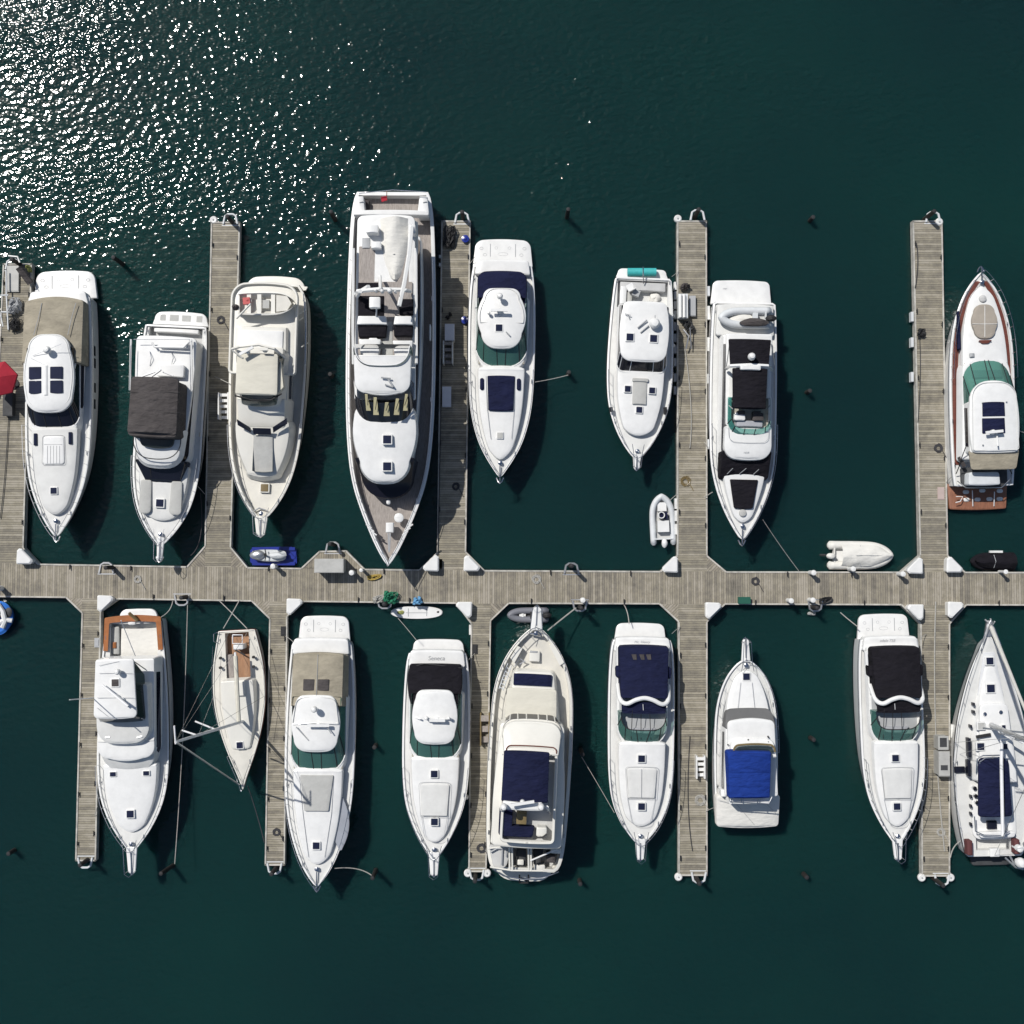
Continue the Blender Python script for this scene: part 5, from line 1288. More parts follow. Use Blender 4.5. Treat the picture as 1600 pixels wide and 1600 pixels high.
# ---- L6 navy canvas express
b = Boat('motor_cruiser', 'white open cruiser with big navy cockpit canvas and white arch, right of the cream yacht', 'boat', K8, (925, 262), (916, 1300), 1.5, 2.0)
def open_cruiser(b, cx, vs, vb, hp, cvm, plat, cov, arch_v, ws, trunkv, pad, hatches, pul, name, txt, bulge, platmarks=False):
    b.hull(hp, rub=ST)
    b.platform(plat[0], plat[1], plat[2], .5, rin=plat[2]*.26, marks=platmarks, b=6)
    b.slab('aft_moulding', shp(vs-12, vs+60, 138, 146, 20, 10, 5), 1.0, 1.82, WH, r=.1)
    if txt: b.text(txt, txt_pos[0], txt_pos[1], 40, 1.88)
    v0, v1, hw_ = cov
    b.slab('coaming', shp(v0-8, ws[1]+8, hw_+8, 128, 14, 100, 4, 10), 1.7, 2.1, WH, r=.06, taper=.06)
    b.slab('cockpit_canvas', shp(v0, v1+10, hw_, hw_-6, 12, 20, 5, -18), 2.0, (2.7, 3.1), cvm, r=.08, crown=.16, taper=.05)
    for sg in (1, -1): b.slab('canvas_flap', shp(bulge-34, bulge+26, 16, 14, 14, 12), 2.0, 2.65, cvm, off=sg*b.W(hw_, 2.6), r=.05)
    # moulded arch
    a = [(-hw_-2, v1-70, 2.3), (-hw_+4, v1+5, 3.0), (-hw_*.72, v1+28, 3.25), (-hw_*.35, v1+8, 3.3), (0, v1-2, 3.3), (hw_*.35, v1+8, 3.3), (hw_*.72, v1+28, 3.25), (hw_-4, v1+5, 3.0), (hw_+2, v1-70, 2.3)]
    pts = [b.L(b.S(v, z), b.W(x, z), z) for x, v, z in a]
    cp = []
    for i in range(len(pts)-1):
        for k in range(4):
            t = k/4; p0, p1, p2, p3 = pts[max(i-1, 0)], pts[i], pts[i+1], pts[min(i+2, len(pts)-1)]
            cp.append(.5*((2*p1)+(p2-p0)*t+(2*p0-5*p1+4*p2-p3)*t*t+(3*p1-p0-3*p2+p3)*t**3))
    MB().tube(cp+[pts[-1]], .135, 9).build('radar_arch', WH, b.par)
    b.slab('front_canvas', shp(v1+18, v1+74, hw_-12, hw_-14, 6, 10, -4, 4), 2.9, (3.05, 2.85), cvm, r=.03, crown=.05, capbot=True)
    b.line('canvas_zip', [(cx+10, v1+30, 3.2), (cx+12, v1+60, 3.05)], .02, STW)
    sa = shp(ws[0]-30, ws[1], 126, 124, 6, 100, 0, 10); sb = shp(ws[0]-20, ws[1]-75, 118, 112, 6, 60, 0, 8)
    b.frus('windshield', sa, 2.1, sb, 2.85, GT); n = len(sa); b.mullions('windshield_frame', sa, 2.1, sb, 2.85, (n-1-4, n-1-9, n-1-13), RUB, .03)
    b.ringtube('windshield_rail', sb, 2.86, RUB, .03, i0=n-16); b.ringtube('windshield_base', sa, 2.12, WH, .05, i0=n-20)
    b.slab('cockpit_sole', shp(v0, ws[1]-8, 118, 116, 6, 90, 0, 8), 1.9, 2.115, GM, r=.01)
    b.slab('dashboard', shp(ws[0]+62, ws[0]+92, 70, 60, 6, 20, 0, 4), 2.1, 2.32, HYP, r=.06, crown=.03)
    for k in (-1, 0, 1): b.line('screen_strut', [(cx+k*44, v1+55, 2.95), (cx+k*50, ws[1]-22, 2.45)], .022, RUB)
    b.slab('foredeck_trunk', b.hs(trunkv[0], trunkv[1], .22, 2.1, .82, .04, .13), 1.8, (2.3, 2.12), WH, r=.14, crown=.07)
    seam(b, shp(pad[0]-6, pad[1]+4, pad[2]+8, pad[2]-4, 14, 4, 3), 2.40); seam(b, shp(pad[1]+2, trunkv[1]-8, pad[2]-6, pad[2]-26, 4, 34, 0, 4), 2.29)
    b.slab('sun_pad', shp(pad[0], pad[1], pad[2], pad[2]-10, 10, 4, 2), 2.25, 2.385, WD, r=.03)
    for u, v in hatches: b.hatch(u, v, 17, 2.39 if v < 1000 else 2.30)
    b.rail(ws[1]+60, vb, .6, .06); b.pulpit(pul[0], pul[1], 23, 2.05); b.cleats([vs+40, (ws[1]+trunkv[1])/2, trunkv[1]-20])
txt_pos = (925, 272)
open_cruiser(b, 920, 262, 1300, [(262, 148), (320, 160), (500, 169), (850, 168), (1000, 160), (1100, 142), (1190, 105), (1250, 66), (1285, 34), (1300, 18)], NAV, (180, 270, 132), (298, 560, 126), 575, (650, 790), (770, 1215), (918, 1068, 76), ((922, 868), (922, 1112)), (1275, 1385), 'x', 'Mc. Henry', 432)
b.line('pad_seam', [(922, 920, 2.5), (922, 1068, 2.46)], .012, GM)
for du in (-34, 6, 40): b.poly('canvas_window', [(905+du, 335), (930+du, 335), (932+du, 362), (915+du, 362)], 2.9, 2.99, GRC)
L6 = b

# ---- L7 blue canvas bow up
K9 = (1040, 940, 3.477)
b = Boat('flybridge_boat', 'white bow-up flybridge boat with bright blue canvas over its helm and white cockpit cover', 'boat', K9, (440, 1200), (436, 316), 1.4, 1.9)
b.hull([(1200, 158), (1120, 165), (1000, 170), (800, 172), (650, 168), (560, 158), (480, 138), (410, 108), (360, 72), (330, 40), (316, 20)], coam=.12, rub=ST)
b.slab('cockpit_cover', shp(1050, 1222, 172, 168, 22, 22, 4, 10), 1.3, (2.15, 1.75), CVW, r=.08, crown=.12, cu=447)
b.lines('cover_seam', [[(385, 1100, 2.3), (480, 1210, 2.0)], [(545, 1095, 2.3), (608, 1160, 2.0)], [(288, 1078, 2.3), (340, 1092, 2.3)]], .012, GM)
b.poly('stern_trim', [(295, 1205), (335, 1215), (333, 1222), (294, 1212)], 1.2, 1.3, RUB)
b.slab('foredeck_trunk', b.hs(372, 620, .42, 2.0, .95, .15, .05), 1.7, (2.0, 2.3), WH, r=.12, crown=.07)
b.lines('moulding', [[(408, 440, 2.2), (392, 580, 2.42)], [(470, 440, 2.2), (484, 580, 2.42)], [(330, 470, 2.1), (312, 590, 2.1)], [(545, 470, 2.1), (572, 600, 2.1)]], .012, GM)
b.slab('windscreen_cover', shp(588, 690, 128, 138, 40, 6, 8, 0), 2.1, (2.5, 3.1), mat('screen_mesh', (.12,.12,.12), .8), r=.06, taper=.02)
b.slab('deckhouse', shp(668, 1055, 136, 144, 20, 10, 6), 1.5, 3.0, WH, r=.08, taper=.04)
b.frus('side_window', shp(690, 1040, 138, 146, 20, 8), 2.1, shp(690, 1040, 137, 145, 20, 8), 2.7, DG)
b.slab('house_roof', shp(652, 1060, 128, 140, 30, 14, 18), 3.0, 3.2, WH, r=.08, crown=.04, capbot=True)
b.slab('fly_front', shp(752, 850, 118, 124, 40, 6, 10), 3.15, (3.35, 3.9), WH, r=.1, taper=.05)
seam(b, shp(782, 850, 110, 118, 30, 6, 8), 3.98, BRN, .06, i1=16)
b.slab('fly_screen', shp(790, 822, 100, 104, 20, 6, 8), 3.8, 4.05, GS, r=.03)
b.slab('helm_canvas', shp(818, 1068, 118, 110, 10, 8, 4, 3), 3.6, (4.35, 4.2), BLU, r=.1, crown=.16, taper=.05, cu=457)
b.lines('canvas_seam', [[(342, 920, 4.52), (458, 925, 4.58), (574, 920, 4.52)], [(345, 1000, 4.45), (458, 1004, 4.5), (570, 1000, 4.45)], [(455, 830, 4.6), (450, 1060, 4.5)]][:2], .006, BLU)
b.lines('aft_rail', [[(340, 1050, 3.9), (350, 1088, 3.9), (560, 1098, 3.9), (578, 1060, 3.9)], [(410, 1066, 3.9), (412, 1094, 3.9)], [(502, 1066, 3.9), (500, 1096, 3.9)]], .035, ST)
b.slab('aft_step', shp(1060, 1100, 108, 110, 4, 10), 2.3, 3.5, WH, cu=455); b.slab('side_box', shp(1020, 1060, 14, 14, 5, 5), 1.8, 2.7, WH, cu=315)
b.lines('deck_gear', [[(555, 730, 3.4), (560, 740, 3.4)], [(557, 760, 3.4), (560, 768, 3.4)], [(338, 775, 3.4), (340, 780, 3.4)], [(448, 748, 3.4), (450, 752, 3.4)]], .05, RUB)
b.hatch(438, 408, 18, 2.08); b.rail(820, 318, .6, .05, .018, 9); b.pulpit(330, 205, 21, 1.92); b.cleats([560, 1000])
L7 = b

# ---- L8 black canvas open cruiser
K10 = (1290, 920, 3.332)
b = Boat('motor_cruiser', 'white open cruiser with black cockpit canvas and long swim platform, left of the large sailboat', 'boat', K10, (330, 262), (374, 1330), 1.5, 2.0)
txt_pos = (322, 270)
open_cruiser(b, 350, 262, 1330, [(262, 147), (330, 157), (500, 164), (850, 165), (980, 158), (1080, 141), (1170, 109), (1250, 68), (1305, 32), (1330, 18)], BLK, (136, 270, 136), (308, 568, 126), 575, (655, 800), (780, 1240), (938, 1092, 76), ((362, 882), (370, 1134)), (1300, 1412), 'x', 'adele 758', 430, True)
b.poly('white_bolster', [(205, 330), (218, 325), (222, 400), (208, 395)], 2.5, 2.62, WH)
L8 = b

# ---- L9 large sailboat
b = Boat('sailing_yacht', 'large white sailing yacht with navy cockpit awning and thick furled headsail, at the right edge', 'sailboat', K10, (880, 1392), (848, 235), 1.4, 1.7)
b.hull([(1392, 145), (1300, 165), (1200, 180), (1000, 194), (850, 192), (700, 176), (550, 140), (420, 98), (320, 52), (270, 26), (235, 6)], coam=.08, bul=.07, flare=1.1, over=.7, cockpit=[(1020, 1360, 92, .8, WD)])
GD2 = mat('nonslip_lightgrey', (.60,.61,.62), .7, var=.06, scale=2)
b.slab('deck_panel', shp(330, 560, 30, 66, 10, 10), 1.6, 1.68, GD2, r=.01, off=0)
b.slab('coachroof', shp(405, 1000, 30, 104, 24, 10, 4, 0, 86), 1.5, (1.75, 2.2), WH, r=.08, taper=.1, crown=.05)
b.slab('cabin_top', shp(600, 1010, 74, 98, 30, 8, 4), 1.9, (2.1, 2.35), WH, r=.06, crown=.04)
for u, v, h in ((853, 376, 18), (858, 519, 20)): b.hatch(u, v, h, 1.78 if v < 450 else 1.9)
for u, v, h in ((808, 713, 17), (805, 820, 18), (925, 720, 9), (930, 822, 14)): b.hatch(u, v, h, 2.28, PAD if u == 808 else TG)
b.poly('instrument_panel', [(785, 765), (860, 752), (862, 768), (788, 780)], 2.3, 2.42, RUB)
for cu, v0, v1 in ((752, 775, 875), (750, 890, 975)): b.slab('cabin_window', shp(v0, v1, 7, 7, 3, 3), 1.7, 2.16, DG, cu=cu, r=.02)
for v in (600, 640, 715, 1080, 1130, 1170, 1225): b.slab('portlight', shp(v-8, v+8, 4, 4, 2, 2), 1.6, 1.9 if v > 900 else 2.0, DG, cu=760 if v > 700 else 775, r=.01)
b.slab('solar_pad', shp(922, 955, 27, 27, 3, 3), 1.5, 1.62, DG, cu=700)
b.lines('dodger_frame', [[(785, 960, 2.3), (790, 885, 2.9), (820, 868, 3.0), (905, 866, 3.0), (938, 885, 2.9), (950, 960, 2.3)], [(798, 960, 2.3), (803, 900, 2.9), (830, 882, 3.0), (895, 880, 3.0), (925, 900, 2.9)]], .04, ST)
b.slab('cockpit_awning', shp(882, 1185, 78, 88, 26, 16, 6, 4), 2.7, 2.82, NAV, r=.05, crown=.22, capbot=True, cu=880)
b.slab('coaming', shp(1020, 1300, 112, 112, 10, 40, 0, 6), 1.4, 1.55, WH, r=.04)
b.slab('helm_seat', shp(1265, 1295, 95, 92, 12, 14, 0, 4), 1.5, 1.95, WH, r=.06); b.slab('companion_hatch', shp(1208, 1252, 25, 25, 3, 3), 1.5, 1.75, DG, cu=868)
b.lines('helm_rail', [[(775, 1185, 2.3), (780, 1262, 2.3), (825, 1282, 2.3), (930, 1285, 2.3), (958, 1262, 2.3)]], .035, ST)
m0 = b.p(862, 708, 2.2); m1 = b.p(1130, 830, 17.5)
MB().tube([m0, m0+(m1-m0)*1.0], .15, 12, r1=.11).build('mast', ALU, b.par)
for t in (.3, .55, .78):
    c = m0+(m1-m0)*t
    MB().tube([c+Vector((-1.5+t, .15, .05)), c, c+Vector((1.5-t, -.1, .05))], .05, 6).build('spreader', ALU, b.par)
MB().tube([m0+Vector((0, -.1, 1.5)), b.p(915, 900, 3.6), b.p(922, 1285, 3.7)], .10, 8).build('boom', STW, b.par)
MB().tube([m0+Vector((0, -.1, .9)), b.p(1030, 800, 3.6)], .10, 8).build('spinnaker_pole', STW, b.par)
f0 = b.p(862, 200, 1.9); MB().tube([f0, f0+((m0+(m1-m0)*.97)-f0)*.5, m0+(m1-m0)*.97], .14, 9, r1=.05).build('furled_headsail', CVW, b.par)
for u, v in ((672, 800), (1050, 800), (700, 860)): MB().tube([b.p(u, v, 1.5), m0+(m1-m0)*.6], .014, 5).build('shroud', ST, b.par)
MB().tube([b.p(880, 1388, 1.6), m1], .014, 5).build('backstay', ST, b.par)
b.lines('bow_fitting', [[(830, 160, 1.9), (868, 195, 1.9), (880, 170, 2.2)], [(858, 155, 2.0), (872, 200, 1.9)], [(820, 290, 1.7), (850, 190, 1.8), (895, 300, 1.7)]], .05, GM)
b.slab('bow_platform', shp(165, 250, 12, 26, 8, 6), 1.55, 1.75, ALU, cu=855)
b.lines('bow_pulpit', [[(806, 300, 2.3), (840, 205, 2.4), (858, 165, 2.4), (880, 205, 2.4), (915, 295, 2.3)]], .028, ST)
b.lines('lifeline', [[(806, 300, 2.25), (745, 480, 2.25), (690, 700, 2.2), (665, 900, 2.2), (672, 1100, 2.2), (715, 1330, 2.2)], [(915, 300, 2.25), (980, 480, 2.25), (1040, 700, 2.2)]], .014, ST)
mb = MB()
for u, v in ((745, 480), (718, 590), (690, 700), (676, 800), (665, 900), (668, 1010), (675, 1110), (700, 1240)): mb.tube([b.p(u, v, 1.45), b.p(u, v, 2.25)], .018, 5)
mb.build('stanchion', ST, b.par)
for u, v in ((770, 1035), (775, 1075), (782, 1110), (905, 640), (822, 650)): MB().lathe(b.p(u, v, 2.0 if v < 700 else 1.6), [(.12, 0), (.09, .15), (.12, .22), (.02, .24)], 10).build('winch', ST, b.par)
b.slab('stern_bag', shp(1308, 1385, 14, 14, 5, 5), 1.4, 1.9, mat('bag_maroon', (.10,.03,.03), .8), cu=752); b.slab('stern_bag', shp(1308, 1385, 14, 14, 5, 5), 1.4, 1.9, mat('bag_maroon', (.10,.03,.03), .8), cu=998)
b.slab('folding_step', shp(1352, 1396, 25, 25, 4, 4), 1.3, 1.55, WH, cu=882); b.slab('stern_platform', shp(1388, 1440, 108, 100, 4, 14), .15, .35, INTD, cu=862)
b.slab('life_raft', shp(1340, 1376, 16, 16, 16, 16), 1.5, 2.3, WH, cu=1015)
b.dome(1012, 1425, 27, 2.4, h=.5, name='stern_dome'); b.lines('stern_davit', [[(935, 1400, 1.8), (990, 1450, 2.0), (1030, 1460, 2.0)], [(960, 1390, 1.8), (985, 1440, 2.0)]], .06, ALU)
b.cleats([320, 900, 1330])
L9 = b
# ================================================================ small craft
def tube_boat(name, label, nose, tail_l, tail_r, hull, floor_m, z0=.28, r=.22, parent_z=0, extra=None, cov=None, group=None):
    """inflatable: nose and the two tail points are photo pixels; builds U tube, floor"""
    z = parent_z+z0
    N, A, B = P(*nose, z), P(*tail_l, z), P(*tail_r, z)
    mid = (A+B)/2; ax = (N-mid); Ln = ax.length; ax.normalize(); sd = (B-A); wd = sd.length/2; sd.normalize()
    o = empty(name, Vector((mid.x+ax.x*Ln/2, mid.y+ax.y*Ln/2, parent_z)), label, 'dinghy', group)
    half = [(0, wd), (.5, wd), (.72, wd*.93), (.86, wd*.68), (.95, wd*.36), (1, 0)]
    pl = chaikin([(a*Ln, w_) for a, w_ in half], 3)
    pts = [mid+ax*a+sd*w_+Vector((0, 0, .16*(a/Ln)**3)) for a, w_ in pl]; pr = [mid+ax*a-sd*w_+Vector((0, 0, .16*(a/Ln)**3)) for a, w_ in pl[::-1]]
    path = [pts[0]-ax*.25]+pts+pr[1:]+[pr[-1]-ax*.25]
    mb = MB(); mb.tube(path, r, 12)
    for q, s_ in ((path[0], 1), (path[-1], 1)): mb.tube([q, q-ax*.12], r, 12, r1=r*.45)
    mb.build('buoyancy_tube', hull, o)
    fl = [mid+ax*a+sd*(w_*.98) for a, w_ in pl]+[mid+ax*a-sd*(w_*.98) for a, w_ in pl[::-1][1:]]
    MB().prism(fl, z-.18, z-.08).build('floor', floor_m, o, False)
    c = mid+ax*.02; ang = math.atan2(sd.y, sd.x)
    MB().box((c.x, c.y, z+.02), (wd*1.9, .08, .4), ang).build('transom', hull, o)
    if extra: extra(o, mid, ax, sd, Ln, wd, z)
    return o
def outboard(o, mid, ax, sd, z, off=0, m=RUB, s=1):
    c = mid-ax*.25+sd*off; ang = math.atan2(ax.y, ax.x)
    e = MB(); e.blob((c.x, c.y, z+.42), .30*s, .19*s, .2*s, 3, .06, rot=ang); e.tube([c+Vector((0, 0, z*0+.3)), c+Vector((0, 0, -.3))-ax*.05], .07, 8)
    e.build('outboard_motor', m, o)
def ex_rib(o, mid, ax, sd, Ln, wd, z):
    ang = math.atan2(sd.y, sd.x)
    c = mid+ax*Ln*.30; MB().box((c.x, c.y, z+.15), (wd*1.15, .7, .45), ang).build('seat', WH, o)
    c = mid+ax*Ln*.55; MB().box((c.x+.05, c.y, z+.18), (wd*.7, .4, .6), ang).build('console', NAV, o)
    c2 = c+Vector((-.12, .02, z+.35)); MB().tube([c2+Vector((math.cos(q/12*6.283)*.19, math.sin(q/12*6.283)*.19, 0)) for q in range(12)], .035, 6, closed=True).build('steering_wheel', WH, o)
    c = mid+ax*Ln*.76; MB().box((c.x, c.y, z+.02), (wd*.9, .55, .25), ang).build('bow_cushion', WH, o)
    outboard(o, mid, ax, sd, z, 0, WH)
rib = tube_boat('inflatable_dinghy', 'small light grey inflatable with white seat floating beside a finger pier', (1033, 776), (1021, 843), (1052, 842), HYL, GD, r=.19, extra=ex_rib)
# covered white RIB
def ex_cov(o, mid, ax, sd, Ln, wd, z):
    n = 12; vv = []; ff = []
    for i in range(n+1):
        t = i/n; a = .12*Ln+t*Ln*.9; w_ = wd*1.08*(1-max(0, (t-.55)/.45)**2.2*.95)
        for k in range(9):
            x = -1+k/4; wr = .035*math.sin(t*17+x*5)+.03*math.sin(x*11+t*7)
            vv.append(mid+ax*a+sd*w_*x+Vector((0, 0, z+.16+.30*(1-abs(x)**1.6)*(1-t*.35)+wr-abs(x)**6*.12)))
    for i in range(n):
        for k in range(8): ff.append([i*9+k, i*9+k+1, (i+1)*9+k+1, (i+1)*9+k])
    link('boat_cover', vv, ff, CVW, o, True, parent_world(o), ang=70)
    MB().tube([mid+ax*Ln*.35+Vector((0, 0, z+.5)), mid+ax*Ln*1.0+Vector((0, 0, z+.32))], .012, 5).tube([mid+ax*Ln*.45-sd*wd+Vector((0, 0, z+.2)), mid+ax*Ln*.45+sd*wd+Vector((0, 0, z+.2))], .012, 5).build('cover_strap', GM, o)
    outboard(o, mid, ax, sd, z, .05, CVW); c = mid+ax*.1
    MB().tube([mid-ax*.55+Vector((0, 0, z)), mid-ax*.9+Vector((0, 0, z-.1))], .08, 8).build('propeller_leg', RUB, o)
tube_boat('covered_dinghy', 'white rigid inflatable under a white cover at the walkway edge', (1388, 868), (1302, 852), (1302, 883), CVW, WH, r=.27, extra=ex_cov)
# black covered dinghy
def ex_blk(o, mid, ax, sd, Ln, wd, z):
    n = 10; vv = []; ff = []
    for i in range(n+1):
        t = i/n; a = -.2+t*(Ln+.2); w_ = wd*1.25*math.sqrt(max(0.02, 1-max(0, (t-.35)/.65)**2.4))
        for k in range(9):
            x = -1+k/4; vv.append(mid+ax*a+sd*w_*x+Vector((0, 0, z+.1+.34*(1-abs(x)**2)+.03*math.sin(t*13+x*6))))
    for i in range(n):
        for k in range(8): ff.append([i*9+k, i*9+k+1, (i+1)*9+k+1, (i+1)*9+k])
    link('boat_cover', vv, ff, BLK, o, True, parent_world(o), ang=70)
    MB().tube([mid+ax*Ln*.5-sd*wd*1.1+Vector((0, 0, z+.2)), mid+ax*Ln*.5+Vector((0, 0, z+.5)), mid+ax*Ln*.5+sd*wd*1.1+Vector((0, 0, z+.2))], .02, 5).build('cover_strap', GM, o)
    c = mid+ax*Ln*.82; MB().box((c.x, c.y, z+.40), (.12, .3, .03)).box((c.x+.25, c.y, z+.42), (.1, .2, .03)).build('cover_badge', FEND, o)
tube_boat('covered_dinghy', 'low black covered dinghy beside the white dock post at the right edge', (1519, 877), (1577, 868), (1577, 886), BLK, BLK, r=.2, extra=ex_blk)
dp = MB(); c = P(1561, 893, .5); dp.lathe(c, [(.09, 0), (.09, .9), (.14, .92), (.14, 1.0), (.02, 1.02)], 12); dp.thing('dock_post', WH, 'short white post standing beside the black covered dinghy', 'post', 'white power posts')
dp = MB(); c = P(1558, 862, .5)
MB().box((P(1556, 862, .6).x, P(1556, 862, .6).y, .6), (.8, .14, .16)).thing('dinghy_bumper', FEND, 'short white fender bar lying along the black covered dinghy', 'fender')
# dark grey dinghy under L5's bow
def ex_dk(o, mid, ax, sd, Ln, wd, z):
    ang = math.atan2(sd.y, sd.x); c = mid+ax*Ln*.3
    MB().box((c.x, c.y, z+.1), (wd*1.5, .35, .25), ang).build('seat', RUB, o)
    c = mid+ax*Ln*.62; MB().box((c.x, c.y, z+.02), (.15, .4, .2), ang).box((c.x-.0, c.y, z+.1), (.45, .12, .1), ang).build('cushion', FEND, o)
    outboard(o, mid, ax, sd, z, 0, RUB)
tube_boat('inflatable_dinghy', 'dark grey inflatable floating under the bowsprit of the cream yacht', (797, 961), (848, 954), (848, 968), mat('hypalon_dark', (.17,.175,.20), .6), INTD, r=.2, extra=ex_dk)
# tender on U7's stern deck
def ex_t7(o, mid, ax, sd, Ln, wd, z):
    outboard(o, mid, ax, sd, z, .1, RUB, 1.1)
    c = mid+ax*Ln*.25; ang = math.atan2(sd.y, sd.x); MB().box((c.x, c.y, z+.15), (wd*1.2, .3, .35), ang).build('seat', HYL, o)
    MB().blob((c.x-.1, c.y-.35, z+.42), .95, .24, .16, 5, .12, rot=0.05).build('dark_cover', GRC, o)
    c = mid+ax*Ln*.62; MB().blob((c.x+.2, c.y-.1, z+.0), .8, .35, .14, 2, .12).build('folded_cover', CVW, o)
tube_boat('inflatable_tender', 'grey inflatable tender with black motor carried across the stern of the black-canopied yacht', (1127, 497), (1196, 486), (1196, 508), HYL, GD, z0=.3, r=.24, parent_z=1.9, extra=ex_t7)
# tender on U3's deck: open boat with thwarts, bow to the right
def open_tender():
    z = 3.45; a0 = P(372, 474, 4.1); a1 = P(462, 474, 4.1)
    mid = (a0+a1)/2; o = empty('open_tender', Vector((mid.x, mid.y, z)), 'small open cream tender with benches carried across the trawler upper deck', 'dinghy')
    Ln = (a1-a0).length; N = 24; out = []
    prof = chaikin([(0, .62), (.1, .68), (.5, .72), (.75, .66), (.92, .38), (1, .03)], 2); prof = resample([(a*Ln, w_) for a, w_ in prof], N)
    def L(a, w_, zz): return Vector((a0.x+a, a0.y+w_, z+zz))
    vv, ff = [], []
    lv = [(0.35, .05), (.75, .25), (1.0, .62), (.88, .64), (.70, .3), (.5, .14)]
    for k, h in lv:
        vv += [L(a, w_*k, h+.1*(a/Ln)**2) for a, w_ in prof]+[L(a, -w_*k, h+.1*(a/Ln)**2) for a, w_ in prof]
    for j in range(len(lv)-1):
        for hh in (0, N):
            for i in range(N-1): b_ = j*2*N+hh; c = (j+1)*2*N+hh; ff.append([b_+i, b_+i+1, c+i+1, c+i])
    for j, m_ in ((0, 0), (5, 0)):
        for i in range(N-1): b_ = j*2*N; ff.append([b_+i, b_+i+1, b_+N+i+1, b_+N+i])
    link('hull', vv, ff, CR, o, True, parent_world(o))
    for t in (.18, .36, .60): 
        q = L(t*Ln, 0, .52); MB().box((q.x, q.y, q.z), (.24, 1.2, .06)).build('bench', CR, o)
    q = L(.0, 0, .3); MB().box((q.x+.03, q.y, q.z), (.07, 1.2, .5)).build('transom', CR, o)
    q = L(.47*Ln, 0, .3); MB().box((q.x, q.y, q.z), (.4, .5, .3)).build('engine_box', PAD, o)
    q = L(.78*Ln, 0, .55); MB().prism([q+Vector(v) for v in ((-.4, -.5, 0), (.25, -.42, 0), (.5, 0, 0), (.25, .42, 0), (-.4, .5, 0))], z+.5, z+.66).build('foredeck', CD, o)
    q = L(-.18, -.2, .5); MB().blob((q.x, q.y, q.z), .22, .18, .28, 4, .1).build('outboard_motor', GRC, o)
open_tender()
c = P(385, 470, 4.1); MB().box((c.x, c.y, 4.0), (.42, .40, .26), .1).box((c.x+.05, c.y+.05, 4.15), (.1, .1, .06)).thing('fuel_can', REDP, 'red fuel can stowed in the tender on the cream trawler', 'fuel can')
# covered tender on the big yacht (bow down)
def covered_tender():
    z = 4.62; A = P(320+752/2.54, 270+185/2.54, 5.4); B = P(320+757/2.54, 270+428/2.54, 5.4)
    mid = (A+B)/2; o = empty('covered_tender', Vector((mid.x, mid.y, z)), 'large white covered tender resting on the upper deck of the biggest yacht', 'dinghy')
    ax = (B-A); ax.z = 0; Ln = ax.length; ax.normalize(); sd = Vector((-ax.y, ax.x, 0)); n = 16; vv = []; ff = []
    for i in range(n+1):
        t = i/n; w_ = 1.32*(1-max(0, (t-.35)/.65)**2.2*.55) if t < .98 else .35
        hk = 1.25-.35*t
        for k in range(13):
            x = -1+k/6; ww = .05*math.sin(t*9+x*8)*(1-abs(x))
            zz = z+.25+hk*(1-abs(x)**1.7)*.95+ww if abs(x) < .95 else z+.12
            vv.append(A+ax*(t*Ln)+sd*w_*x+Vector((0, 0, zz-5.4)))
    for i in range(n):
        for k in range(12): ff.append([i*13+k, i*13+k+1, (i+1)*13+k+1, (i+1)*13+k])
    ff += [list(range(13)), list(range(n*13, n*13+13))]
    link('boat_cover', vv, ff, CVW, o, True, parent_world(o), ang=60)
    mb = MB(); c = A+ax*Ln*.6; mb.tube([c+sd*-1.2+Vector((0, 0, z+.3-5.4)), c+Vector((0, 0, z+1.25-5.4)), c+sd*1.2+Vector((0, 0, z+.3-5.4))], .02, 5); mb.build('strap', GM, o)
    for t in (.2, .75):
        c = A+ax*Ln*t; MB().box((c.x, c.y, z+.12), (1.6, .14, .22), math.atan2(sd.y, sd.x)).build('chock', RUB, o)
covered_tender()
# jet ski on its drive-on float
def jetski():
    c = P(428, 869, .2); c.z = 0
    o = empty('jet_ski', c+Vector((0, 0, .25)), 'silver and blue jet ski parked on a blue floating cradle', 'jet ski')
    def X(px, py, z): return P(px, py, z)
    hp = chaikin([(390, 867), (393, 862), (402, 859), (425, 858.5), (446, 860), (448, 868), (446, 876), (425, 878), (402, 876), (393, 871), (390, 867)], 2)
    q = [X(x, y, .6) for x, y in hp]; cc = sum(q, Vector())/len(q)
    MB().prism([cc+(p-cc)*.85 for p in q], .22, .62, q).build('hull', HYP, o)
    MB().prism([cc+(p-cc)*.98 for p in q], .62, .70, [cc+(p-cc)*.86 for p in q]).build('deck', HYL, o)
    e = X(402, 867, .8); MB().blob((e.x, e.y, .76), .48, .30, .2, 2, .05).build('front_cowl', ALU, o)
    e = X(434, 868, .8); MB().blob((e.x, e.y, .82), .56, .22, .2, 4, .06).build('seat', HYL, o)
    e = X(414, 867, 1.0); MB().tube([e+Vector((0, -.34, 0)), e+Vector((.08, 0, .02)), e+Vector((0, .34, 0))], .035, 6).tube([e+Vector((.05, 0, 0)), e+Vector((-.1, 0, -.3))], .07, 6).build('handlebar', RUB, o)
jetski()
c = P(430, 869, .2); mb = MB()
pts = [P(x, y, .2) for x, y in ((391, 860), (396, 855), (455, 854), (463, 858), (464, 880), (458, 884), (398, 884), (391, 878))]
mb.prism(pts, -.1, .22); 
for yy in (857.5, 880.5): mb.prism([P(x, y, .3) for x, y in ((394, yy-2.5), (461, yy-2.5), (461, yy+2.5), (394, yy+2.5))], .222, .34)
mb.thing('floating_cradle', JBL, 'blue plastic floating cradle under the jet ski', 'float', smooth=False)
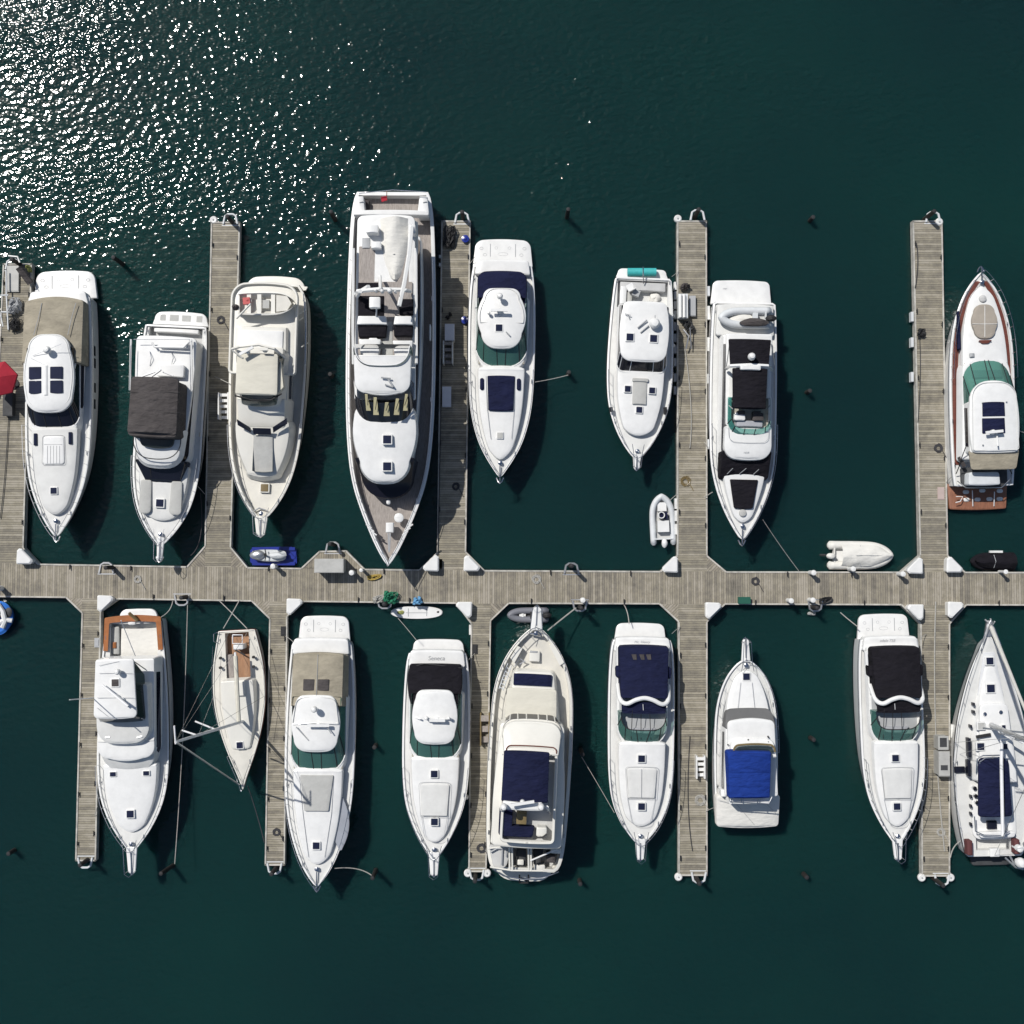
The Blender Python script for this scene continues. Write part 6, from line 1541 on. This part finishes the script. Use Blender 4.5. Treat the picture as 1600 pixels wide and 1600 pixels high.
# paddleboard
def paddle():
    o0 = P(651, 957, .15); o = empty('paddleboard', Vector((o0.x, o0.y, .02)), 'white paddleboard with dark straps floating below the walkway', 'paddleboard')
    n = 40; L_ = 1.62; wv = .40; out = []
    for k in range(n):
        q = 2*math.pi*k/n; x = math.cos(q); y = math.sin(q)
        out.append(Vector((o0.x+L_*(abs(x)**.9)*(1 if x > 0 else -1), o0.y+wv*(abs(y)**.85)*(1 if y > 0 else -1), 0)))
    cc = Vector((o0.x, o0.y, 0))
    MB().prism([cc+(p-cc)*.93 for p in out], -.02, .06, out).prism(out, .061, .12, [cc+(p-cc)*.97 for p in out]).build('board', WH, o)
    MB().box((o0.x+.0, o0.y-.02, .128), (1.35, .035, .012)).box((o0.x-.52, o0.y, .129), (.05, .5, .012)).box((o0.x+.62, o0.y, .129), (.05, .45, .012)).build('strap', GM, o)
    MB().blob((o0.x-.98, o0.y, .15), .22, .12, .05, 2, .2).build('bungee_bag', YG, o)
    MB().blob((o0.x+1.33, o0.y+.03, .13), .08, .06, .03, 2, .2).build('leash_plug', GRC, o)
paddle()
# left edge blue jet ski
def ski2():
    c = P(2, 966, .5); o = empty('jet_ski', Vector((c.x, c.y, 0)), 'bright blue and white jet ski cut off by the left edge below the walkway', 'jet ski')
    hp = chaikin([(-26, 950), (-10, 938), (8, 940), (18, 952), (21, 966), (14, 982), (4, 992), (-14, 994), (-30, 980), (-26, 950)], 2)
    q = [P(x, y, .5) for x, y in hp]; cc = sum(q, Vector())/len(q)
    MB().prism([cc+(p-cc)*.85 for p in q], -.1, .5, q).prism([cc+(p-cc)*.98 for p in q], .502, .6, [cc+(p-cc)*.85 for p in q]).build('hull', SKB, o)
    MB().tube([P(-4, 944, .7), P(4, 956, .8), P(8, 970, .8), P(4, 980, .7)], .17, 8).tube([P(6, 968, .8), P(19, 970, .7)], .14, 8).tube([P(-6, 974, .8), P(6, 970, .8)], .16, 8).build('white_trim', WH, o)
    e = P(-8, 958, .9); MB().blob((e.x, e.y, .8), .5, .35, .22, 2, .08).build('seat', INTD, o)
    e = P(12, 957, .7); MB().blob((e.x, e.y, .62), .25, .3, .08, 2, .08).build('foot_well', INTD, o)
ski2()
c = P(2, 925, .6); MB().lathe(P(3, 919, .5), [(.16, 0), (.16, .8), (.2, .82), (.02, .9)], 12).thing('dock_post', FEND, 'short white post at the left end of the walkway above the blue jet ski', 'post', 'white power posts')

# ================================================================ things on the docks
def chest(x0, y0, x1, y1, z1, label, m, name='storage_chest', lidm=None):
    a, b_ = P(x0, y1, z1), P(x1, y0, z1); cx, cy = (a.x+b_.x)/2, (a.y+b_.y)/2; dx, dy = b_.x-a.x, b_.y-a.y
    o = empty(name, Vector((cx, cy, ZD)), label, 'storage chest')
    MB().box((cx, cy, (ZD+z1-.1)/2), (dx*.95, dy*.93, z1-.1-ZD)).build('body', m, o)
    MB().box((cx, cy, z1-.04), (dx, dy, .08)).box((cx, cy, z1+.015), (dx*.96, dy*.93, .03)).build('lid', lidm or m, o)
    return o
chest(491, 873, 537, 895, 1.75, 'large light grey storage chest in front of the landing pile', BOXG)
def post(x, y, label, h=1.0, r=.15, m=FEND):
    c = P(x, y, ZD+h); c.z = ZD
    o = empty('power_post', c, label, 'post', 'white power posts')
    MB().lathe(c, [(r, 0), (r*.95, h*.8)], 14).build('column', m, o)
    MB().lathe(c+Vector((0, 0, h*.8)), [(r*1.1, 0), (r*1.3, h*.08), (r*1.1, h*.17), (.02, h*.2)], 14).build('cap', m, o)
for a in ((549, 895, 'white post right of the grey storage chest'), (564, 891, 'slim white post beside the yellow rope near the landing'), (426, 885, 'white post below the jet ski'),
          (1272, 895, 'white post where the black-canopied yacht line reaches the walkway'), (1237, 939, 'white post on the lower walkway edge left of the dark pile'),
          (1271, 938, 'white post just above the dark pile right of the empty lower berth'), (911, 938, 'white post on the lower walkway edge at the cream yacht bow'), (1334, 889, 'white post beside the covered white dinghy'),
          (1412, 897, 'white post left of the locker at the right pier')): post(*a, r=.10 if 'slim' in a[2] else .135)
c = P(1163, 938, .8); MB().box((c.x, c.y, .66), (.72, .38, .3)).box((c.x, c.y, .83), (.76, .42, .04)).thing('green_box', mat('green_plastic', (.01,.09,.06), .5), 'dark green box on the lower walkway edge above the blue-canvas boat', 'box')
for x0, y0, x1, y1, z, lb in ((1466, 1150, 1482, 1172, 1.3, 'dark-topped power box nearest the walkway on the pier beside the large sailboat'), (1467, 1174, 1484, 1213, 1.4, 'light grey power box with dark panel, further from the walkway beside the large sailboat')):
    o = chest(x0, y0, x1, y1, z, lb, BOXG, 'power_box'); o['category'] = 'power box'
    p_ = P((x0+x1)/2, (y0+y1)/2+(-1 if z < 1.35 else 6), z+.05); MB().box((p_.x, p_.y, z+.04), (.42, .55 if z < 1.35 else .3, .03)).build('panel', INTD, o)
# vertical dock steps
def steps(x0, y0, x1, y1, z1, label, n=4, m=WH, horiz=False, treadm=None):
    a, b_ = P(x0, y1, z1), P(x1, y0, z1); o = empty('dock_steps', Vector(((a.x+b_.x)/2, (a.y+b_.y)/2, ZD)), label, 'steps', 'boarding steps on the piers')
    dx, dy = b_.x-a.x, b_.y-a.y
    for sx in (0, 1):
        xx = a.x+dx*(.06+.88*sx)
        MB().prism([(xx-.04, a.y), (xx+.04, a.y), (xx+.04, b_.y), (xx-.04, b_.y)], ZD, z1).build('side_panel', m, o, False)
    for i in range(n):
        yy = a.y+dy*(i+.5)/n; zz = ZD+.06+(z1-ZD-.08)*(i+1)/n
        MB().box(((a.x+b_.x)/2, yy, zz), (dx*.82, dy/n*.55, .05)).build('tread', treadm or m, o)
    return o
steps(1088, 1181, 1102, 1217, 1.1, 'white four-step boarding stairs beside the blue-canvas boat', 4)
steps(340, 613, 357, 655, 1.2, 'white boarding stairs against the cream trawler hull', 5)
steps(692, 532, 708, 568, 1.3, 'cream boarding stairs with grey top beside the big yacht', 4, CR, treadm=TK)
o = chest(695, 506, 710, 532, 1.5, 'pale boarding platform with cream rails beside the big yacht', CR, 'boarding_platform', ALU); o['category'] = 'platform'
o = chest(691, 604, 705, 636, .95, 'grey dock cart lying beside the big yacht', ALU, 'dock_cart'); o['category'] = 'cart'
steps(750, 1114, 765, 1165, 1.0, 'brown wooden boarding stairs left of the cream yacht hull', 3, BRN, treadm=TK)
# black rope bundle
def heap(x, y, rx, ry, rz, m, label, cat, name, seed=1, n=7, z=ZD, tubes=False):
    rnd = random.Random(seed); c0 = P(x, y, z+.2); mb = MB()
    for i in range(n):
        c = (c0.x+rnd.uniform(-.6, .6)*rx, c0.y+rnd.uniform(-.6, .6)*ry, z+rz*rnd.uniform(.2, .55))
        mb.blob(c, rx*rnd.uniform(.3, .5), ry*rnd.uniform(.3, .5), rz*rnd.uniform(.4, .6), seed+i, .25)
    for i in range(4 if tubes else 0):
        r_ = rnd.uniform(.4, .9); pts = []
        for k in range(15):
            q = k/14*6.28*1.2+i; pts.append(Vector((c0.x+rx*r_*math.cos(q), c0.y+ry*r_*math.sin(q*1.1), z+.08+rz*.8*rnd.uniform(.3, 1))))
        mb.tube(pts, .03, 5)
    return mb.thing(name, m, label, cat)
heap(703, 369, .42, .75, .45, RUB, 'heap of black folded gear near the outer end of the pier beside the big yacht', 'gear', 'dock_gear', 3, 7, tubes=True)
heap(1072, 449, .40, .3, .45, GRC, 'dark bag leaning beside the pale rack on the pier', 'bag', 'gear_bag', 5, 4)
heap(1076, 510, .35, .4, .5, INTD, 'dark wheeled gear below the pale rack on the pier', 'gear', 'dock_gear', 8, 5, tubes=True)
heap(1439, 520, .32, .32, .35, RUB, 'black bundle with trailing cords on the pier beside the red-striped yacht', 'gear', 'dock_gear', 9, 4, tubes=True)
heap(611, 934, .55, .45, .5, GRN, 'green fishing net piled at the lower walkway edge', 'net', 'fishing_net', 12, 7, tubes=True)
heap(592, 936, .4, .3, .3, ROPE, 'pale ropes and hose piled left of the green net', 'rope', 'rope_pile', 14, 3, tubes=True)
heap(652, 939, .38, .42, .4, LBL, 'light blue crumpled bag above the paddleboard', 'bag', 'blue_bag', 16, 5)
heap(1290, 938, .5, .25, .25, RUB, 'black rope heap right of the lower dark pile near the right', 'rope', 'rope_pile', 18, 3, tubes=True)
heap(702, 493, .28, .3, .25, RUB, 'small black bag above the cream boarding stairs', 'bag', 'gear_bag', 19, 3)
heap(585, 902, .55, .22, .06, YEL, 'yellow rope coil on the walkway right of the landing', 'rope', 'rope_coil', 21, 2, tubes=True)
heap(1272, 955, .4, .3, .2, BOXG, 'grey fender tied to the lower dark pile at the empty berth', 'fender', 'grey_fender', 23, 4, z=.1)
o = chest(1060, 459, 1075, 497, 1.2, 'pale rack of white tubes on the pier beside the small hardtop cruiser', HYL, 'tube_rack'); o['category'] = 'rack'
mb = MB()
for xx in (1063, 1069): mb.tube([P(xx, 460, 1.35), P(xx, 496, 1.35)], .09, 8)
mb.build('tube', WH, o)
o = chest(1077, 462, 1087, 494, .75, 'flat slate-grey panel lying right of the pale rack', GM, 'slate_slab'); o['category'] = 'panel'
MB().tube([P(1068, 515, 1.0), P(1076, 525, 1.1), P(1072, 545, .9)], .05, 6).tube([P(1078, 512, 1.1), P(1080, 545, .8)], .04, 6).thing('hand_truck', ALU, 'metal hand truck lying on the pier beside the small hardtop cruiser', 'hand truck')
for a, lb in (((727, 373), 'blue hose reel near the outer tip of the pier by the big yacht'), ((726, 500), 'blue hose reel on the pier across from the boarding stairs')):
    c = P(*a, .7); MB().lathe((c.x, c.y, ZD), [(.2, 0), (.24, .1), (.24, .22), (.1, .25), (.08, .3), (.02, .31)], 14).thing('hose_reel', JBL, lb, 'hose reel', 'blue hose reels')
for a, lb in (((152, 1004), 'dark square plate on the leftmost lower pier'), ((443, 986), 'black square plate on the pier above the beige-canopied cruiser'), ((742, 1014), 'small dark plate on the pier left of the cream yacht bow')):
    c = P(*a, ZD); MB().box((c.x, c.y, ZD+.03), (.32, .58, .06)).box((c.x, c.y, ZD+.075), (.2, .4, .03)).thing('deck_plate', RUB if a[0] > 200 else GM, lb, 'plate')
c = P(1470, 771, ZD); MB().box((c.x, c.y, ZD+.02), (.42, .78, .04)).box((c.x, c.y, ZD+.05), (.36, .7, .02)).thing('dock_mat', mat('mat_pink', (.45,.36,.33), .8), 'pale pink mat on the pier at the red-striped yacht stern', 'mat')
# red umbrella
def umbrella():
    c = P(-2, 592, 2.6); o = empty('sun_umbrella', Vector((c.x, c.y, ZD)), 'red sun umbrella opened on the pier at the left edge', 'umbrella')
    n = 6; z = 2.55; vv = [Vector((c.x, c.y, z+.55))]; ff = []; R_ = 1.12; rings = 4
    for j in range(1, rings+1):
        for k in range(n*4):
            q = 2*math.pi*k/(n*4)+.25; rr = R_*math.cos(math.pi/n)/math.cos(((q-.25) % (2*math.pi/n))-math.pi/n)*j/rings
            vv.append(Vector((c.x+rr*math.cos(q), c.y+rr*math.sin(q), z+.55-.55*(j/rings)**1.2)))
    m_ = n*4
    for k in range(m_): ff.append([0, 1+k, 1+(k+1) % m_])
    for j in range(rings-1):
        for k in range(m_): a = 1+j*m_; ff.append([a+k, a+(k+1) % m_, a+m_+(k+1) % m_, a+m_+k])
    a = 1+(rings-1)*m_; b_ = len(vv)
    vv += [v-Vector((0, 0, .18)) for v in vv[a:a+m_]]
    for k in range(m_): ff.append([a+k, a+(k+1) % m_, b_+(k+1) % m_, b_+k])
    link('canopy', vv, ff, REDC, o, True, parent_world(o), ang=12)
    MB().tube([Vector((c.x, c.y, ZD)), Vector((c.x, c.y, 3.15))], .03, 8).build('pole', STW, o)
    MB().lathe((c.x, c.y, ZD), [(.35, 0), (.35, .08), (.05, .12)], 14).build('base', RUB, o)
    mb = MB()
    for k in range(n):
        q = 2*math.pi*k/n+.25; mb.tube([Vector((c.x, c.y, z+.5)), Vector((c.x+R_*math.cos(q), c.y+R_*math.sin(q), z-.05))], .012, 5)
    mb.build('rib', STW, o)
umbrella()
# gear on the left pier
K0 = lambda u, v, z=.9: P(u/6.154, 390+v/6.154, z)
mb = MB(); mb.tube([K0(60, 200), K0(62, 440), K0(80, 770)], .05, 6).tube([K0(5, 440), K0(80, 438)], .05, 6).tube([K0(10, 600), K0(95, 600)], .05, 6).tube([K0(0, 600), K0(30, 740)], .04, 6)
mb.thing('pipe_frame', HYL, 'pale pipe frame standing on the pier at the left edge', 'frame')
o = chest(10, 415, 30, 456, .62, 'flat grey board lying on the outer end of the left edge pier', BOXG, 'grey_board'); o['category'] = 'board'
heap(23, 478, .45, .65, .55, GM, 'tangle of dark and pale gear on the left edge pier above the umbrella', 'gear', 'dock_gear', 31, 8, tubes=True)
heap(22, 506, .4, .5, .4, RUB, 'black rope tangle on the left edge pier nearest the umbrella', 'rope', 'rope_pile', 33, 6, tubes=True)
heap(44, 421, .3, .35, .5, YG, 'mossy yellow-green fender at the outer corner of the left edge pier', 'fender', 'mossy_fender', 35, 4)
MB().tube([K0(180, 170, 1.2), K0(295, 325, .8)], .22, 8).thing('dark_beam', GRC, 'dark beam leaning across the outer end of the left edge pier', 'beam')
MB().tube([K0(80, 60, 1.2), K0(170, 70, 1.2), K0(190, 125, 1.2)], .06, 6).thing('white_bracket', FEND, 'white bent bracket at the outer end of the left edge pier', 'bracket')
o = chest(4, 612, 20, 650, .95, 'dark chest partly under the red umbrella', INTD, 'dock_chest'); o['category'] = 'chest'
# turquoise roll on U6
c0, c1 = P(680+1045/3.478, 320+366/3.478, .75), P(680+1200/3.478, 320+366/3.478, .75)
o = MB().tube([c0, c0+(c1-c0)*.33, c0+(c1-c0)*.66, c1], .26, 12).thing('float_roll', TURQ, 'turquoise rolled float strapped on the stern of the small hardtop cruiser', 'float mat')
# cockpit chairs on U6
for (u, v, an), lb in (((1062, 447, .5), 'white folding chair in the left rear of the small cruiser cockpit'), ((1092, 478, -.4), 'grey folding chair beside the white one in the small cruiser cockpit')):
    c = P(680+u/3.478, 320+v/3.478, 1.2); o = empty('folding_chair', Vector((c.x, c.y, .66)), lb, 'chair', 'folding chairs in the small cruiser cockpit')
    m_ = WH if 'white folding' in lb[:20] else GM
    MB().box((c.x, c.y, 1.1), (.45, .45, .05), an).build('seat', m_, o); q = Matrix.Rotation(an, 3, 'Z') @ Vector((0, -.24, 0)); MB().box((c.x+q.x, c.y+q.y, 1.3), (.45, .05, .4), an).build('backrest', m_, o)
    for sx in (-.2, .2):
        for sy in (-.2, .2):
            q = Matrix.Rotation(an, 3, 'Z') @ Vector((sx, sy, 0)); MB().tube([Vector((c.x+q.x, c.y+q.y, .66)), Vector((c.x+q.x, c.y+q.y, 1.1))], .018, 5).build('leg', ST, o)
c = P(680+1195/3.478, 320+505/3.478, .9); MB().blob((c.x, c.y, .8), .38, .3, .18, 6, .15).thing('white_cushion', CVW, 'white round cushion on the cockpit floor of the small hardtop cruiser', 'cushion')

# ================================================================ mooring lines
def rope(a, b_, za, zb, label, sag=.25, r=.017, m=ROPE, via=None):
    A, B = P(*a, za), P(*b_, zb); pts = []
    n = 14
    for i in range(n+1):
        t = i/n; p = A+(B-A)*t
        if via:
            V_ = P(*via, min(za, zb)); p = A*(1-t)**2+V_*2*t*(1-t)+B*t*t
        p = p.copy(); p.z -= 4*sag*t*(1-t); p.z = max(p.z, -.05); pts.append(p)
    return MB().tube(pts, r, 6).thing('mooring_line', m, label, 'rope', 'mooring lines')
rope((1192, 812), (1248, 892), 2.0, .6, 'pale line from the black-canopied yacht bow down to the walkway', .2)
rope((836, 597), (888, 586), 1.6, 1.3, 'pale line from the upper navy-canopied cruiser to a free pile', .2, .022)
rope((622, 966), (652, 1002), .4, 1.2, 'line from under the paddleboard to the stern of the wrinkled black-covered cruiser', .1)
rope((900, 950), (856, 985), 1.0, 2.4, 'thick line from the walkway pile to the cream yacht bow', .1, .045)
rope((909, 1183), (960, 1270), 1.4, 1.9, 'line from the free pile to the bow of the lower navy-canopied cruiser', .3)
rope((293, 945), (273, 1350), .6, 1.6, 'long line from the walkway to the leaning free pile', .4, .025)
rope((342, 938), (386, 982), .6, 1.2, 'line crossing from walkway to the right quarter of the small sailboat', .05, .03)
rope((374, 938), (349, 982), .6, 1.2, 'line crossing from walkway to the left quarter of the small sailboat', .05, .03)
rope((387, 1228), (413, 1316), 1.2, .6, 'dark line from the small sailboat bow to the finger pier', .15, .03, ROPD)
rope((270, 939), (252, 964), .7, 1.3, 'line curving from the grey-capped pile to the varnished-rim yacht', .1, .03, via=(266, 956))
rope((523, 1357), (581, 1368), 1.9, 1.2, 'line from the beige-canopied cruiser bow to a free pile', .1, .03, via=(560, 1354))
rope((1313, 957), (1340, 979), .7, 1.2, 'line from the walkway to the stern of the lower black-canopied cruiser', .1, .03)
rope((975, 945), (983, 975), .6, 1.1, 'short line from the walkway to the stern of the lower navy-canopied cruiser', .1, .03, via=(982, 955))
rope((1485, 1340), (1510, 1310), .7, 1.3, 'line curving from the pier to the large sailboat stern quarter', .1, .035, via=(1490, 1318))
rope((1101, 777), (1113, 769), .7, 1.4, 'short line from the pier to the black-canopied yacht side', .05, .03)
rope((1043, 785), (1058, 772), .5, .6, 'short line from the light grey inflatable to the pier', .05, .02)
rope((1590, 672), (1600, 676), 1.5, 1.0, 'short line leading off the right side of the red-striped yacht', .02, .03)
rope((335, 588), (358, 599), .6, 2.2, 'short line from the pier to the cream trawler side', .05, .025)
rope((690, 560), (684, 862), .58, .58, 'long dark line lying down the pier beside the big yacht', 0, .025, ROPD, via=(688, 700))
rope((313, 770), (298, 868), .57, .57, 'dark line curling along the pier left of the cream trawler', 0, .025, ROPD, via=(322, 850))
rope((1462, 940), (1476, 1330), .58, .58, 'pale hose snaking along the pier beside the large sailboat', 0, .04, ROPE, via=(1455, 1150))
rope((1432, 380), (1430, 450), .58, .58, 'dark cord above the black bundle on the right upper pier', 0, .03, ROPD, via=(1437, 410))
rope((1437, 528), (1434, 660), .58, .58, 'dark cord trailing below the black bundle on the right upper pier', 0, .025, ROPD, via=(1440, 590))
rope((1070, 545), (1078, 700), .58, .58, 'pale cord on the pier beside the small hardtop cruiser', 0, .03, ROPE, via=(1085, 640))
rope((1078, 1150), (1082, 1330), .58, .58, 'dark cord along the pier left of the blue-canvas boat', 0, .022, ROPD, via=(1070, 1260))
rope((0, 810), (14, 640), .58, .58, 'dark cable curving along the left edge pier', 0, .025, ROPD, via=(8, 760))
for a_, b_, za, zb, lb in (((743, 400), (733, 413), 1.0, .6, 'short line from the upper navy-canopied cruiser stern to the pier'), ((1050, 432), (1060, 424), 1.2, .6, 'short line from the small hardtop cruiser stern to the pier'),
    ((733, 1030), (742, 1021), 1.6, .6, 'short line from the wrinkled black-covered cruiser stern to the pier'), ((458, 1003), (447, 994), 1.6, .6, 'short line from the beige-canopied cruiser stern to the pier'),
    ((1050, 990), (1063, 979), 1.4, .6, 'curved line from the lower navy-canopied cruiser stern to the pier'), ((1437, 1000), (1447, 991), 1.6, .6, 'short line from the lower black-canopied cruiser stern to the pier'),
    ((1116, 1262), (1103, 1268), 1.4, .6, 'short line from the blue-canvas boat stern to the pier'), ((1487, 745), (1479, 754), 1.5, .6, 'short line from the red-striped yacht side to the pier'),
    ((301, 752), (320, 772), 1.7, .6, 'line from the grey-canopied flybridge boat bow to the pier'), ((56, 452), (50, 438), .8, .6, 'short line from the leftmost cruiser swim platform to the pier'),
    ((1108, 700), (1100, 690), 1.6, .6, 'spring line from the black-canopied yacht middle to the pier'), ((152, 1260), (147, 1275), 1.8, .6, 'line from the varnished-rim yacht bow quarter to its pier')):
    rope(a_, b_, za, zb, lb, .08, .017)
def coil(x, y, r_, m, label, sq=1.0):
    c = P(x, y, .53); pts = []; rnd = random.Random(int(x)); n = 90
    for i in range(n):
        q = i/n*6.283*4.3; rr = r_*(.45+.55*i/n)*(1+.08*rnd.uniform(-1, 1)); pts.append(Vector((c.x+rr*math.cos(q)*sq, c.y+rr*math.sin(q), .53+.03*rnd.random())))
    pts += [pts[-1]+Vector((.1*k*sq, -.18*k, 0)) for k in range(1, 6)]
    MB().tube(pts, .022, 5).thing('hose_coil', m, label, 'coil', 'coiled lines on the piers')
for a_ in ((1071, 752, .33, BRN, 'brown hose coil on the pier right of the light grey inflatable'), (1094, 1250, .36, ROPE, 'pale rope coil below the white boarding stairs on the lower pier'),
    (752, 1325, .3, ROPD, 'dark rope coil near the tip of the pier left of the cream yacht'), (1466, 700, .28, ROPD, 'dark cord coil on the pier at the red-striped yacht middle'),
    (432, 1300, .24, ROPD, 'dark rope coil near the tip of the pier right of the small sailboat'), (345, 500, .26, ROPD, 'dark rope coil on the upper half of the pier left of the cream trawler'),
    (1470, 1300, .28, ROPE, 'pale hose coil near the tip of the pier beside the large sailboat'), (712, 760, .24, ROPD, 'dark rope coil on the shaded pier beside the big yacht bow'),
    (838, 905, .3, ROPE, 'pale rope coil on the walkway above the cream yacht bow'), (1180, 908, .26, ROPD, 'dark rope coil on the walkway below the empty upper berth'), (215, 905, .24, ROPE, 'pale rope coil on the walkway below the two left cruisers')): coil(*a_)
print('objects', len(bpy.data.objects))
